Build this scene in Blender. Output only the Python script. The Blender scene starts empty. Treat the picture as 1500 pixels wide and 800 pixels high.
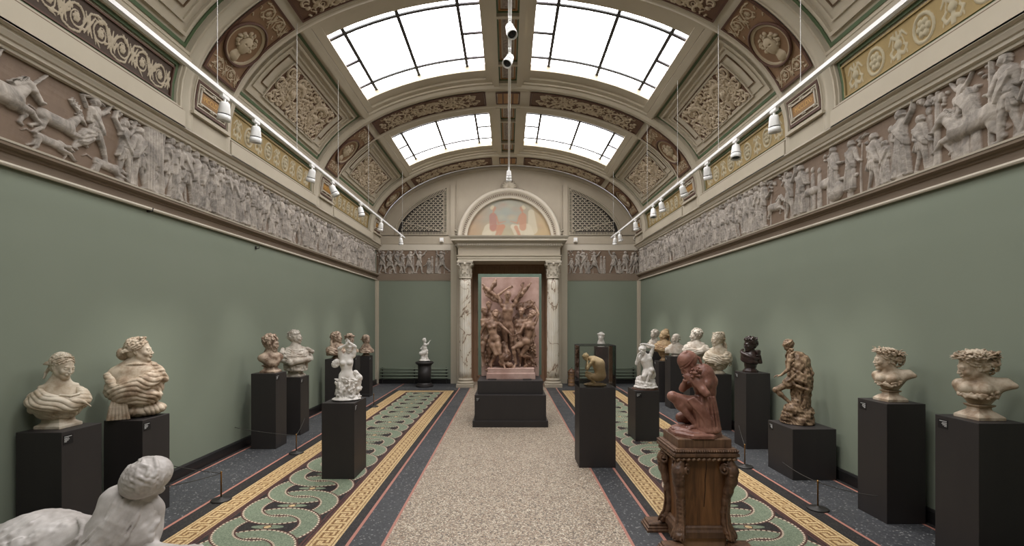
import bpy, math, random
import numpy as np
from mathutils import Vector, Matrix
PI = math.pi
rnd = random.Random(7)
scene = bpy.context.scene
COL = scene.collection
F32 = np.float32

# ------------------------------------------------------------------ tagging
def tag(o, label=None, cat=None, group=None, kind=None):
    if label: o['label'] = label
    if cat: o['category'] = cat
    if group: o['group'] = group
    if kind: o['kind'] = kind
    return o

def empty(name, loc=(0, 0, 0), rz=0.0, label=None, cat=None, group=None, kind=None, parent=None):
    o = bpy.data.objects.new(name, None)
    o.empty_display_size = 0.1
    COL.objects.link(o)
    o.location = loc
    o.rotation_euler = (0, 0, rz)
    if parent: o.parent = parent
    return tag(o, label, cat, group, kind)

def mesh_obj(name, verts, faces, mat=None, parent=None, smooth=False, loc=None):
    me = bpy.data.meshes.new(name)
    me.from_pydata([tuple(v) for v in verts], [], [tuple(f) for f in faces])
    if smooth:
        me.polygons.foreach_set('use_smooth', [True] * len(me.polygons))
    if mat: me.materials.append(mat)
    me.update()
    o = bpy.data.objects.new(name, me)
    COL.objects.link(o)
    if parent: o.parent = parent
    if loc: o.location = loc
    return o

def np_mesh(name, V, Q, mat=None, parent=None, smooth=True, loc=None, attr=None):
    """V (n,3) float, Q (m,4) int quads"""
    me = bpy.data.meshes.new(name)
    n, m = len(V), len(Q)
    me.vertices.add(n)
    me.vertices.foreach_set('co', np.ascontiguousarray(V, dtype=F32).ravel())
    me.loops.add(m * 4)
    me.loops.foreach_set('vertex_index', np.ascontiguousarray(Q, dtype=np.int32).ravel())
    me.polygons.add(m)
    me.polygons.foreach_set('loop_start', np.arange(0, m * 4, 4, dtype=np.int32))
    me.polygons.foreach_set('loop_total', np.full(m, 4, dtype=np.int32))
    me.polygons.foreach_set('use_smooth', np.full(m, smooth, dtype=bool))
    if attr is not None:
        for k, a in attr.items():
            if a.ndim == 1:
                at = me.attributes.new(k, 'FLOAT', 'POINT')
                at.data.foreach_set('value', np.ascontiguousarray(a, dtype=F32))
            else:
                at = me.attributes.new(k, 'FLOAT_COLOR', 'POINT')
                at.data.foreach_set('color', np.ascontiguousarray(a, dtype=F32).ravel())
    if mat: me.materials.append(mat)
    me.update(calc_edges=True)
    me.validate()
    o = bpy.data.objects.new(name, me)
    COL.objects.link(o)
    if parent: o.parent = parent
    if loc: o.location = loc
    return o

class MB:
    """collects simple solids into one mesh"""
    def __init__(s): s.v = []; s.f = []
    def add(s, vs, fs):
        b = len(s.v); s.v += [tuple(p) for p in vs]; s.f += [tuple(b + i for i in f) for f in fs]; return s
    def box(s, x0, x1, y0, y1, z0, z1):
        return s.add([(x0,y0,z0),(x1,y0,z0),(x1,y1,z0),(x0,y1,z0),(x0,y0,z1),(x1,y0,z1),(x1,y1,z1),(x0,y1,z1)],
                     [(0,3,2,1),(4,5,6,7),(0,1,5,4),(1,2,6,5),(2,3,7,6),(3,0,4,7)])
    def loft(s, rings, closed=True, caps=True):
        n = len(rings[0]); vs = [p for r in rings for p in r]; fs = []
        for i in range(len(rings) - 1):
            for j in range(n if closed else n - 1):
                k = (j + 1) % n
                fs.append((i*n+j, i*n+k, (i+1)*n+k, (i+1)*n+j))
        if caps and closed:
            fs.append(tuple(range(n - 1, -1, -1)))
            fs.append(tuple((len(rings)-1)*n + j for j in range(n)))
        return s.add(vs, fs)
    def sqloft(s, prof, hx=1.0, hy=1.0, c=(0, 0)):
        """square plan profile: list of (half, z)"""
        return s.loft([[(c[0]-a*hx, c[1]-a*hy, z), (c[0]+a*hx, c[1]-a*hy, z), (c[0]+a*hx, c[1]+a*hy, z), (c[0]-a*hx, c[1]+a*hy, z)] for a, z in prof])
    def lathe(s, prof, n=32, c=(0, 0), sides_rot=0.0, mod=None):
        rings = []
        for r, z in prof:
            ring = []
            for j in range(n):
                a = 2*PI*j/n + sides_rot
                rr = r * (mod(a, z) if mod else 1.0)
                ring.append((c[0] + rr*math.cos(a), c[1] + rr*math.sin(a), z))
            rings.append(ring)
        return s.loft(rings)
    def tube(s, pts, r, n=8, r2=None):
        pts = [Vector(p) for p in pts]; rings = []
        m = len(pts)
        for i, p in enumerate(pts):
            t = (pts[min(i+1, m-1)] - pts[max(i-1, 0)]).normalized()
            up = Vector((0, 0, 1)) if abs(t.z) < .9 else Vector((1, 0, 0))
            a = t.cross(up).normalized(); b = t.cross(a).normalized()
            rr = r if r2 is None else r + (r2 - r) * i / max(1, m - 1)
            if callable(r): rr = r(i / max(1, m - 1))
            rings.append([p + a*rr*math.cos(2*PI*j/n) - b*rr*math.sin(2*PI*j/n) for j in range(n)])
        return s.loft(rings)
    def sweep(s, prof, path_fn, ts):
        """prof: list of params handed to path_fn(t, p) -> point ; open strip"""
        rings = [[path_fn(t, p) for p in prof] for t in ts]
        return s.loft(rings, closed=False, caps=False)
    def build(s, name, mat, parent=None, smooth=False, loc=None, bevel=0.0):
        o = mesh_obj(name, s.v, s.f, mat, parent, smooth, loc)
        if bevel > 0:
            b = o.modifiers.new('bevel', 'BEVEL'); b.width = bevel; b.segments = 2; b.limit_method = 'ANGLE'; b.angle_limit = math.radians(35)
        return o

def text_mesh(body, size, ext=0.001):
    cu = bpy.data.curves.new('lettering', 'FONT'); cu.body = body; cu.size = size; cu.extrude = ext
    cu.align_x = 'CENTER'; cu.align_y = 'CENTER'
    o = bpy.data.objects.new('lettering', cu); COL.objects.link(o)
    bpy.context.view_layer.update()
    me = bpy.data.meshes.new_from_object(o.evaluated_get(bpy.context.evaluated_depsgraph_get()))
    vs = [tuple(v.co) for v in me.vertices]; fs = [tuple(p.vertices) for p in me.polygons]
    bpy.data.objects.remove(o); bpy.data.curves.remove(cu); bpy.data.meshes.remove(me)
    return vs, fs

# ------------------------------------------------------------------ material helper
class Ex:
    def __init__(s, nt, sock): s.nt = nt; s.s = sock
    def m(s, op, *o, clamp=False):
        n = s.nt.nodes.new('ShaderNodeMath'); n.operation = op; n.use_clamp = clamp
        s.nt.links.new(s.s, n.inputs[0])
        for i, q in enumerate(o):
            if isinstance(q, Ex): s.nt.links.new(q.s, n.inputs[i+1])
            else: n.inputs[i+1].default_value = q
        return Ex(s.nt, n.outputs[0])
    def __add__(s, o): return s.m('ADD', o)
    def __sub__(s, o): return s.m('SUBTRACT', o)
    def __mul__(s, o): return s.m('MULTIPLY', o)
    def __truediv__(s, o): return s.m('DIVIDE', o)
    def __rsub__(s, o): return (s * -1.0) + o
    __radd__ = __add__; __rmul__ = __mul__
    def lt(s, o): return s.m('LESS_THAN', o)
    def gt(s, o): return s.m('GREATER_THAN', o)
    def abs(s): return s.m('ABSOLUTE')
    def min(s, o): return s.m('MINIMUM', o)
    def max(s, o): return s.m('MAXIMUM', o)
    def mod(s, o): return s.m('FLOORED_MODULO', o)
    def between(s, a, b): return s.gt(a) * s.lt(b)

def lin(c):
    """sRGB 0-255 -> linear rgba"""
    r = []
    for v in c:
        v = v / 255.0
        r.append(v / 12.92 if v <= .04045 else ((v + .055) / 1.055) ** 2.4)
    return (r[0], r[1], r[2], 1.0)

class Mat:
    def __init__(s, name, rough=.6, spec=.35, metal=0.0):
        s.m = bpy.data.materials.new(name); s.m.use_nodes = True
        s.nt = s.m.node_tree; s.b = s.nt.nodes['Principled BSDF']
        s.b.inputs['Roughness'].default_value = rough
        s.b.inputs['Specular IOR Level'].default_value = spec
        s.b.inputs['Metallic'].default_value = metal
    def node(s, t, **kw):
        n = s.nt.nodes.new(t)
        for k, v in kw.items():
            if k in n.inputs: n.inputs[k].default_value = v
            else: setattr(n, k, v)
        return n
    def pos(s, obj=False):
        if obj:
            return s.node('ShaderNodeTexCoord').outputs['Object']
        return s.node('ShaderNodeNewGeometry').outputs['Position']
    def xyz(s, obj=False):
        n = s.node('ShaderNodeSeparateXYZ'); s.nt.links.new(s.pos(obj), n.inputs[0])
        return [Ex(s.nt, n.outputs[i]) for i in range(3)]
    def noise(s, scale, detail=3, rough=.5, obj=False, out='Fac', stretch=None, dist=0.0):
        n = s.node('ShaderNodeTexNoise', Scale=scale, Detail=detail, Roughness=rough, Distortion=dist)
        src = s.pos(obj)
        if stretch:
            mp = s.node('ShaderNodeMapping'); mp.inputs['Scale'].default_value = stretch
            s.nt.links.new(src, mp.inputs[0]); src = mp.outputs[0]
        s.nt.links.new(src, n.inputs['Vector'])
        return Ex(s.nt, n.outputs[0 if out == 'Fac' else 1])
    def voro(s, scale, feature='F1', out='Distance', obj=False, rand=1.0):
        n = s.node('ShaderNodeTexVoronoi', Scale=scale); n.feature = feature; n.inputs['Randomness'].default_value = rand
        s.nt.links.new(s.pos(obj), n.inputs['Vector'])
        return Ex(s.nt, n.outputs[out])
    def attr(s, name, out='Fac'):
        n = s.node('ShaderNodeAttribute'); n.attribute_name = name
        return Ex(s.nt, n.outputs[out])
    def ramp(s, fac, stops, interp='LINEAR'):
        n = s.node('ShaderNodeValToRGB'); cr = n.color_ramp; cr.interpolation = interp
        while len(cr.elements) > 1: cr.elements.remove(cr.elements[-1])
        cr.elements[0].position = stops[0][0]; cr.elements[0].color = stops[0][1]
        for p, c in stops[1:]:
            e = cr.elements.new(p); e.color = c
        s.nt.links.new(fac.s, n.inputs[0])
        return Ex(s.nt, n.outputs[0])
    def mix(s, fac, a, b, mode='MIX'):
        n = s.node('ShaderNodeMix'); n.data_type = 'RGBA'; n.blend_type = mode
        if isinstance(fac, Ex): s.nt.links.new(fac.s, n.inputs[0])
        else: n.inputs[0].default_value = fac
        for i, c in ((6, a), (7, b)):
            if isinstance(c, Ex): s.nt.links.new(c.s, n.inputs[i])
            else: n.inputs[i].default_value = c
        return Ex(s.nt, n.outputs[2])
    def color(s, c):
        if isinstance(c, Ex): s.nt.links.new(c.s, s.b.inputs['Base Color'])
        else: s.b.inputs['Base Color'].default_value = c
        return s
    def roughness(s, e): s.nt.links.new(e.s, s.b.inputs['Roughness']); return s
    def bump(s, h, strength=.3, dist=.01):
        n = s.node('ShaderNodeBump', Strength=strength, Distance=dist)
        s.nt.links.new(h.s, n.inputs['Height']); s.nt.links.new(n.outputs[0], s.b.inputs['Normal']); return s

def stone(name, c1, c2, scale=6, rough=.6, bump=.15, bscale=60, spec=.3, c3=None, obj=True):
    m = Mat(name, rough, spec)
    f = m.noise(scale, 5, .6, obj=obj)
    stops = [(.32, lin(c2)), (.62, lin(c1))]
    if c3: stops = [(.25, lin(c3)), (.42, lin(c2)), (.6, lin(c1))]
    m.color(m.ramp(f, stops))
    if bump: m.bump(m.noise(bscale, 4, .6, obj=obj), bump, .004)
    return m.m

# ------------------------------------------------------------------ camera
FPX, CX, CY, HC = 700.0, 744.0, 470.0, 1.65
cam_d = bpy.data.cameras.new('camera'); cam = bpy.data.objects.new('camera', cam_d); COL.objects.link(cam)
cam.location = (0, 0, HC); cam.rotation_euler = (PI/2, 0, 0)
cam_d.sensor_width = 36; cam_d.lens = FPX/1500*36
cam_d.shift_x = (750-CX)/1500; cam_d.shift_y = (CY-400)/1500
cam_d.clip_start = .05; cam_d.clip_end = 100
scene.camera = cam
def PX(px, d): return (px-CX)*d/FPX
def PZ(py, d): return HC + (CY-py)*d/FPX
# ------------------------------------------------------------------ sculpting: distance fields -> surface nets
def rotm(yaw=0, pitch=0, roll=0):
    """forward is -Y; yaw turns towards +X, pitch>0 looks down, roll>0 tips to +X"""
    y, p, r = math.radians(yaw), math.radians(pitch), math.radians(roll)
    Rz = np.array([[math.cos(y), -math.sin(y), 0], [math.sin(y), math.cos(y), 0], [0, 0, 1]])
    Rx = np.array([[1, 0, 0], [0, math.cos(p), -math.sin(p)], [0, math.sin(p), math.cos(p)]])
    Ry = np.array([[math.cos(r), 0, math.sin(r)], [0, 1, 0], [-math.sin(r), 0, math.cos(r)]])
    return Rz @ Rx @ Ry

class Vol:
    def __init__(s, lo, hi, h):
        s.h = h; s.lo = np.array(lo, float); hi = np.array(hi, float)
        s.n = np.ceil((hi - s.lo) / h).astype(int) + 1
        s.d = np.full(tuple(s.n), .5, F32)
        s.ax = [(s.lo[i] + h*np.arange(s.n[i])).astype(F32) for i in range(3)]
        s.R = np.eye(3); s.t = np.zeros(3); s.sc = 1.0
    def frame(s, t=(0, 0, 0), R=None, sc=1.0):
        s.t = np.array(t, float); s.R = np.eye(3) if R is None else R; s.sc = sc; return s
    def tp(s, p): return s.t + s.R @ (s.sc*np.array(p, float))
    def blk(s, lo, hi):
        i0 = np.clip(np.floor((lo - s.lo)/s.h).astype(int), 0, s.n); i1 = np.clip(np.ceil((hi - s.lo)/s.h).astype(int) + 1, 0, s.n)
        if (i1 - i0 <= 0).any(): return None, None
        sl = tuple(slice(a, b) for a, b in zip(i0, i1))
        return sl, (s.ax[0][sl[0]][:, None, None], s.ax[1][sl[1]][None, :, None], s.ax[2][sl[2]][None, None, :])
    def op(s, sl, dd, k, sub=False):
        cur = s.d[sl]
        if sub:
            dd = -dd
            hh = np.maximum(k - np.abs(cur - dd), 0)/k if k > 0 else 0
            s.d[sl] = np.maximum(cur, dd) + hh*hh*k*.25
        else:
            hh = np.maximum(k - np.abs(cur - dd), 0)/k if k > 0 else 0
            s.d[sl] = np.minimum(cur, dd) - hh*hh*k*.25
    def cap(s, a, b, ra, rb=None, k=.01, sub=False, flat=None):
        rb = ra if rb is None else rb
        a = s.tp(a); b = s.tp(b); ra = ra*s.sc; rb = rb*s.sc; k = k*s.sc
        R = max(ra, rb) + k + 2*s.h
        sl, g = s.blk(np.minimum(a, b) - R, np.maximum(a, b) + R)
        if sl is None: return s
        ba = b - a; L = float(ba @ ba) + 1e-12
        px, py, pz = g[0]-F32(a[0]), g[1]-F32(a[1]), g[2]-F32(a[2])
        t = np.clip((px*F32(ba[0]) + py*F32(ba[1]) + pz*F32(ba[2]))/F32(L), 0, 1)
        dx = px - t*F32(ba[0]); dy = py - t*F32(ba[1]); dz = pz - t*F32(ba[2])
        dd = np.sqrt(dx*dx + dy*dy + dz*dz) - (ra + t*F32(rb - ra))
        s.op(sl, dd, k, sub); return s
    def ell(s, c, r, R=None, k=.01, sub=False):
        c = s.tp(c); r = np.array(r if hasattr(r, '__len__') else (r, r, r), float)*s.sc; k = k*s.sc
        RR = s.R if R is None else s.R @ R
        ext = np.sqrt(((RR*r[None, :])**2).sum(1)) + k + 2*s.h
        sl, g = s.blk(c - ext, c + ext)
        if sl is None: return s
        p = [g[i] - F32(c[i]) for i in range(3)]
        q = [(F32(RR[0, j])*p[0] + F32(RR[1, j])*p[1] + F32(RR[2, j])*p[2]) for j in range(3)]
        k0 = np.sqrt(sum((q[j]/F32(r[j]))**2 for j in range(3)))
        k1 = np.sqrt(sum((q[j]/F32(r[j]**2))**2 for j in range(3))) + 1e-6
        s.op(sl, k0*(k0 - 1)/k1, k, sub); return s
    def chain(s, pts, rr, k=.01, sub=False):
        n = len(pts)
        R = [rr(i/(n-1)) if callable(rr) else (rr[i] if hasattr(rr, '__len__') else rr) for i in range(n)]
        for i in range(n-1): s.cap(pts[i], pts[i+1], R[i], R[i+1], k, sub)
        return s
    def rough(s, amp, f, seed=0, ridged=False):
        r = np.random.RandomState(seed)
        X, Y, Z = s.ax[0][:, None, None], s.ax[1][None, :, None], s.ax[2][None, None, :]
        tot = 0
        for o in range(3):
            a = r.uniform(-1, 1, (3, 3)); a /= np.linalg.norm(a, axis=1)[:, None]
            ph = r.uniform(0, 6.28, 3); ff = f*(1.7**o)
            q = [np.sin((a[i, 0]*X + a[i, 1]*Y + a[i, 2]*Z)*F32(ff) + F32(ph[i])) for i in range(3)]
            t = q[0]*q[1] + q[1]*q[2] + q[2]*q[0]
            tot = tot + (np.abs(t) if ridged else t)*F32(amp/(1.5**o))
        s.d += tot.astype(F32); return s
    def clip_below(s, z, k=.0):
        dd = (F32(z) - s.ax[2])[None, None, :]
        s.d = np.maximum(s.d, dd + np.zeros_like(s.d)); return s
    def mesh(s, name, mat, parent=None, loc=None):
        V, Q = nets(s.d, s.lo, s.h)
        return np_mesh(name, V, Q, mat, parent, True, loc)

def nets(d, lo, h):
    d = d.copy()
    d[0] = d[-1] = .5; d[:, 0] = d[:, -1] = .5; d[:, :, 0] = d[:, :, -1] = .5
    s = d < 0
    c = np.zeros(tuple(np.array(d.shape)-1), np.int8)
    offs = [(i, j, k) for i in (0, 1) for j in (0, 1) for k in (0, 1)]
    nx, ny, nz = c.shape
    for i, j, k in offs: c += s[i:i+nx, j:j+ny, k:k+nz]
    cells = np.argwhere((c > 0) & (c < 8))
    idx = np.full(c.shape, -1, np.int32); idx[tuple(cells.T)] = np.arange(len(cells))
    acc = np.zeros((len(cells), 3)); cnt = np.zeros(len(cells))
    for a in offs:
        for ax in range(3):
            if a[ax]: continue
            b = list(a); b[ax] = 1
            va = d[cells[:, 0]+a[0], cells[:, 1]+a[1], cells[:, 2]+a[2]]
            vb = d[cells[:, 0]+b[0], cells[:, 1]+b[1], cells[:, 2]+b[2]]
            m = (va < 0) != (vb < 0)
            t = np.where(m, va/np.where(m, va-vb, 1), 0)
            p = np.zeros((len(cells), 3)); p[:] = a; p[:, ax] += t
            acc[m] += p[m]; cnt[m] += 1
    V = lo + h*(cells + acc/np.maximum(cnt, 1)[:, None])
    Q = []
    for ax in range(3):
        u, w = (ax+1) % 3, (ax+2) % 3
        sa = [slice(None)]*3; sb = [slice(None)]*3; sa[ax] = slice(0, -1); sb[ax] = slice(1, None)
        A, B = s[tuple(sa)], s[tuple(sb)]
        e = np.argwhere(A != B)
        ins = A[tuple(e.T)]
        def ci(du, dw):
            q = e.copy(); q[:, u] += du; q[:, w] += dw; return idx[tuple(q.T)]
        quad = np.stack([ci(-1, -1), ci(0, -1), ci(0, 0), ci(-1, 0)], 1)
        quad[~ins] = quad[~ins][:, ::-1]
        Q.append(quad)
    Q = np.concatenate(Q)
    Q = Q[(Q >= 0).all(1)]
    return V, Q

# ---- head, in head units (1 = chin to crown), local forward is -Y
def head(v, c, size, R, male=False, ears=True, detail=True, neck_to=None):
    v.frame(c, R, size)
    v.ell((0, .06, .14), (.315, .40, .355), k=.05)
    v.ell((0, -.12, -.10), (.255, .28, .35), k=.1)
    j = .115 if male else .095
    for sx in (-1, 1):
        v.cap((sx*.19, -.02, -.2), (sx*.07, -.28, -.39), j, .075, k=.08)
        v.ell((sx*.165, -.28, -.13), (.085, .08, .09), k=.08)
    v.ell((0, -.31, -.40), (.085 if male else .07, .075, .075), k=.06)
    if detail:
        v.cap((-.13, -.345, .07), (.13, -.345, .07), .04 if male else .026, k=.06)
        for sx in (-1, 1):
            v.ell((sx*.125, -.44, -.02), (.095, .085, .06), k=.05, sub=True)
            v.ell((sx*.125, -.335, -.02), (.065, .055, .042), k=.02)
            v.cap((sx*.07, -.385, .012), (sx*.19, -.34, .008), .016, k=.02)
            v.cap((sx*.055, -.385, .06), (sx*.2, -.34, .065), .016, k=.03)
        v.cap((0, -.375, .03), (0, -.455, -.13), .028, .038, k=.035)
        v.ell((0, -.458, -.145), (.038, .038, .034), k=.02)
        for sx in (-1, 1): v.ell((sx*.045, -.43, -.155), (.026, .035, .026), k=.02)
        v.ell((0, -.375, -.25), (.1, .055, .045), k=.04)
        v.ell((0, -.415, -.245), (.085, .03, .018), k=.012)
        v.ell((0, -.405, -.29), (.068, .03, .022), k=.012)
        v.cap((-.085, -.435, -.268), (.085, -.435, -.268), .009, k=.01, sub=True)
        v.cap((-.04, -.40, -.335), (.04, -.40, -.335), .02, k=.03, sub=True)
    if ears:
        for sx in (-1, 1):
            v.ell((sx*.305, .03, -.06), (.035, .075, .115), R=rotm(0, -12, 0), k=.03)
            v.ell((sx*.335, .02, -.05), (.02, .04, .07), R=rotm(0, -12, 0), k=.02, sub=True)
    v.frame()
    return v

def hd(c, size, R, p):
    return np.array(c) + R @ (size*np.array(p, float))

def hair_cap(v, c, size, R, grow=.035, low=-.32):
    v.frame(c, R, size)
    g = grow
    v.ell((0, .09, .15), (.325+g, .40+g, .36+g), k=.03)
    v.ell((0, .2, -.08), (.28, .26, .28), k=.1)
    v.ell((0, -.46, -.16), (.27, .36, .40), k=.05, sub=True)
    v.ell((0, -.1, -.62), (.45, .5, .35), k=.05, sub=True)
    v.frame(); return v

def hair_strands(v, c, size, R, n=11, r=.032, target=(0, .45, -.05), wave=.03, center_part=True, seed=1):
    rr = random.Random(seed)
    v.frame(c, R, size)
    for sx in (-1, 1):
        for i in range(n):
            f = i/(n-1)
            th0 = -.30 + .50*f       # start along the parting, front to back
            y0 = -.28 + .62*f
            z0 = .15 + .37*math.sqrt(max(0.02, 1-((y0-.09)/.43)**2))
            pts = []
            for t in np.linspace(0, 1, 9):
                side = math.sin(min(1, t*1.15)*PI*.62)
                x = sx*(.02 + .345*side)
                y = y0 + (target[1]-y0)*t**1.6 + wave*math.sin(t*9+i)
                z = z0 + (target[2]-z0)*(t**1.25) - .10*(1-f)*math.sin(t*PI)
                # project onto cap ellipsoid
                q = np.array((x, y-.09, z-.15))/np.array((.35, .43, .39))
                L = np.linalg.norm(q)
                if t < .85 and L > 1e-3: q = q/L
                q = q*np.array((.35, .43, .39)) + np.array((0, .09, .15))
                pts.append(q)
            v.chain(pts, lambda u: r*(1-.25*u), k=.018)
    v.frame(); return v

def curls(v, c, size, R, n=110, r=(.045, .085), amp=1.0, zmin=-.25, seed=2, front=.2, top=0.0, cen=(0, .09, .15), rad=(.34, .43, .38)):
    rr = random.Random(seed); v.frame(c, R, size)
    cnt = 0
    while cnt < n:
        q = np.array([rr.gauss(0, 1) for _ in range(3)]); q /= np.linalg.norm(q)
        p = q*np.array(rad)*(1+rr.uniform(0, .12)*amp) + np.array(cen)
        if p[2] < zmin: continue
        if p[1] < -.05 and p[2] < front: continue
        if top: p[2] += top*max(0, q[2])
        s_ = rr.uniform(*r)
        # a little coil: torus-ish C shape
        a0 = rr.uniform(0, 6.28); t1 = np.cross(q, (0, 0, 1.0)); t1 /= np.linalg.norm(t1)+1e-6; t2 = np.cross(q, t1)
        pts = [p + (t1*math.cos(a0+a) + t2*math.sin(a0+a))*s_*.75 + q*s_*.25*math.sin(a) for a in np.linspace(0, 4.6, 6)]
        v.chain(pts, lambda u: s_*(.48-.18*u), k=.012)
        cnt += 1
    v.frame(); return v

def leafy(v, c, size, R, n=40, seed=3, tilt=0, zc=.27, rx=.38, ry=.46, ln=.2, flowers=8):
    """a crown of leaves and blossoms"""
    rr = random.Random(seed); v.frame(c, R @ rotm(0, tilt, 0), size)
    for i in range(n):
        a = 2*PI*i/n + rr.uniform(-.1, .1)
        p = np.array((rx*math.cos(a), .08+ry*math.sin(a), zc + rr.uniform(-.05, .06)))
        o = np.array((math.cos(a)*rr.uniform(.4, 1), math.sin(a)*rr.uniform(.4, 1), rr.uniform(-.2, .8)))
        t = np.array((-math.sin(a), math.cos(a), rr.uniform(-.3, .3)))*rr.choice((-1, 1))
        dirv = o*.7 + t*.8; dirv /= np.linalg.norm(dirv)
        L = ln*rr.uniform(.6, 1.15); tip = p + dirv*L; mid = p + dirv*L*.5 + np.array((0, 0, .02))
        v.cap(p, mid, .03, .042, k=.01); v.cap(mid, tip, .042, .008, k=.01)
    for i in range(flowers):
        a = rr.uniform(0, 6.28)
        p = np.array((rx*1.05*math.cos(a), .08+ry*1.05*math.sin(a), zc + rr.uniform(-.02, .08)))
        for j in range(5):
            b = 2*PI*j/5
            v.ell(p + np.array((math.cos(b)*.045, 0.02*math.sin(b), math.sin(b)*.045)), .035, k=.008)
    v.frame(); return v

def swag(v, c, ax, ay, z0, z1, th0, th1, n=5, dz=.03, r=.02, k=.012, sag=0.0, puff=.0, seed=0, m=14, taper=True, bell=0.0):
    """n parallel cloth folds wound round an ellipse from angle th0 to th1 (degrees; 0=+X, -90=front)"""
    rr = random.Random(seed)
    for j in range(n):
        jj = j - (n-1)/2; pts = []
        ph = rr.uniform(0, 6.28)
        for t in np.linspace(0, 1, m):
            th = math.radians(th0 + (th1-th0)*t)
            e = 1 + puff*math.sin(PI*t) + .035*math.sin(5*t+ph) - bell*abs(jj)/n
            z = z0 + (z1-z0)*t - sag*math.sin(PI*t) + jj*dz*(1 + .3*math.sin(4*t+ph))
            pts.append((c[0] + ax*e*math.cos(th), c[1] + ay*e*math.sin(th), c[2] + z))
        rj = r*rr.uniform(.75, 1.2)
        v.chain(pts, (lambda u: rj*(.55+.45*math.sin(PI*min(1, max(0, .08+u*.84))))) if taper else rj, k=k)
    return v

def ecloth(v, c, r, A, B, n=6, dA=(0, -12), dB=None, rad=.018, k=.012, seed=0, bend=0.0, m=13):
    """long folds lying on an ellipsoid from A to B, both (angle round, angle up) in degrees"""
    rr = random.Random(seed); dB = dB or dA
    for j in range(n):
        q = j - (n-1)/2; ph = rr.uniform(0, 6.28); a = rr.uniform(.7, 1.25); pts = []
        for t in np.linspace(0, 1, m):
            th = A[0] + dA[0]*q + (B[0]+dB[0]*q - A[0]-dA[0]*q)*t; p = A[1] + dA[1]*q + (B[1]+dB[1]*q - A[1]-dA[1]*q)*t + bend*math.sin(PI*t) + 2.5*math.sin(4*t+ph)
            th, p = math.radians(th), math.radians(p); e = 1 + .02*math.sin(6*t+ph)
            pts.append((c[0]+r[0]*e*math.cos(p)*math.cos(th), c[1]+r[1]*e*math.cos(p)*math.sin(th), c[2]+r[2]*e*math.sin(p)))
        v.chain(pts, lambda u: rad*a*(.45+.55*math.sin(PI*min(1, .1+u*.8))), k=k)
    return v

def hand(v, w, d, up, s, curl=.4, spread=.18, k=.002, thumb=1):
    """palm plus five separate fingers; w wrist, d direction, up = back of hand normal"""
    d = np.array(d, float); d /= np.linalg.norm(d); up = np.array(up, float); up -= d*(up @ d); up /= np.linalg.norm(up)+1e-9
    sd = np.cross(d, up); w = np.array(w, float)
    Rm = np.stack([sd, d, up], 1)
    v.ell(w + d*.045*s, (.038*s, .05*s, .018*s), R=Rm, k=.012*s)
    L = [.062, .072, .068, .052]
    for i in range(4):
        o = (i-1.5)*.019*s
        p0 = w + d*.075*s + sd*o
        p = p0; a = 0.0
        for q in range(3):
            a += curl*(.6 + .3*q)
            dr = d*math.cos(a) - up*math.sin(a) + sd*(i-1.5)*spread*.25
            dr /= np.linalg.norm(dr); l = L[i]*s*(.45, .32, .26)[q]
            p2 = p + dr*l; v.cap(p, p2, .0095*s, .008*s, k=k*s); p = p2
    p0 = w + d*.02*s + sd*thumb*(-.03)*s
    p1 = p0 + (d*.6 - sd*thumb*.7 - up*.3)*.04*s; p2 = p1 + (d*.8 - sd*thumb*.15 - up*.5)*.035*s
    v.cap(p0, p1, .013*s, .011*s, k=.008*s); v.cap(p1, p2, .011*s, .008*s, k=.004*s)

def foot(v, a, t, s):
    """a ankle, t toe tip"""
    a = np.array(a, float); t = np.array(t, float); d = t-a; L = np.linalg.norm(d); d /= L
    side = np.cross(d, (0, 0, 1.0)); n_ = np.linalg.norm(side); side = side/n_ if n_ > 1e-3 else np.array((1.0, 0, 0))
    v.cap(a, a + d*L*.62, .033*s, .026*s, k=.02*s)
    v.ell(a - d*.025*s - np.array((0, 0, .02*s)), (.032*s, .032*s, .03*s), k=.02*s)
    for i in range(5):
        o = (i-2)*.0165*s
        v.cap(a + d*L*.6 + side*o*.8, a + d*(L*(1-.035*abs(i-1))) + side*o - np.array((0, 0, .008*s)), .014*s, .0095*s, k=.006*s)

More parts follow.
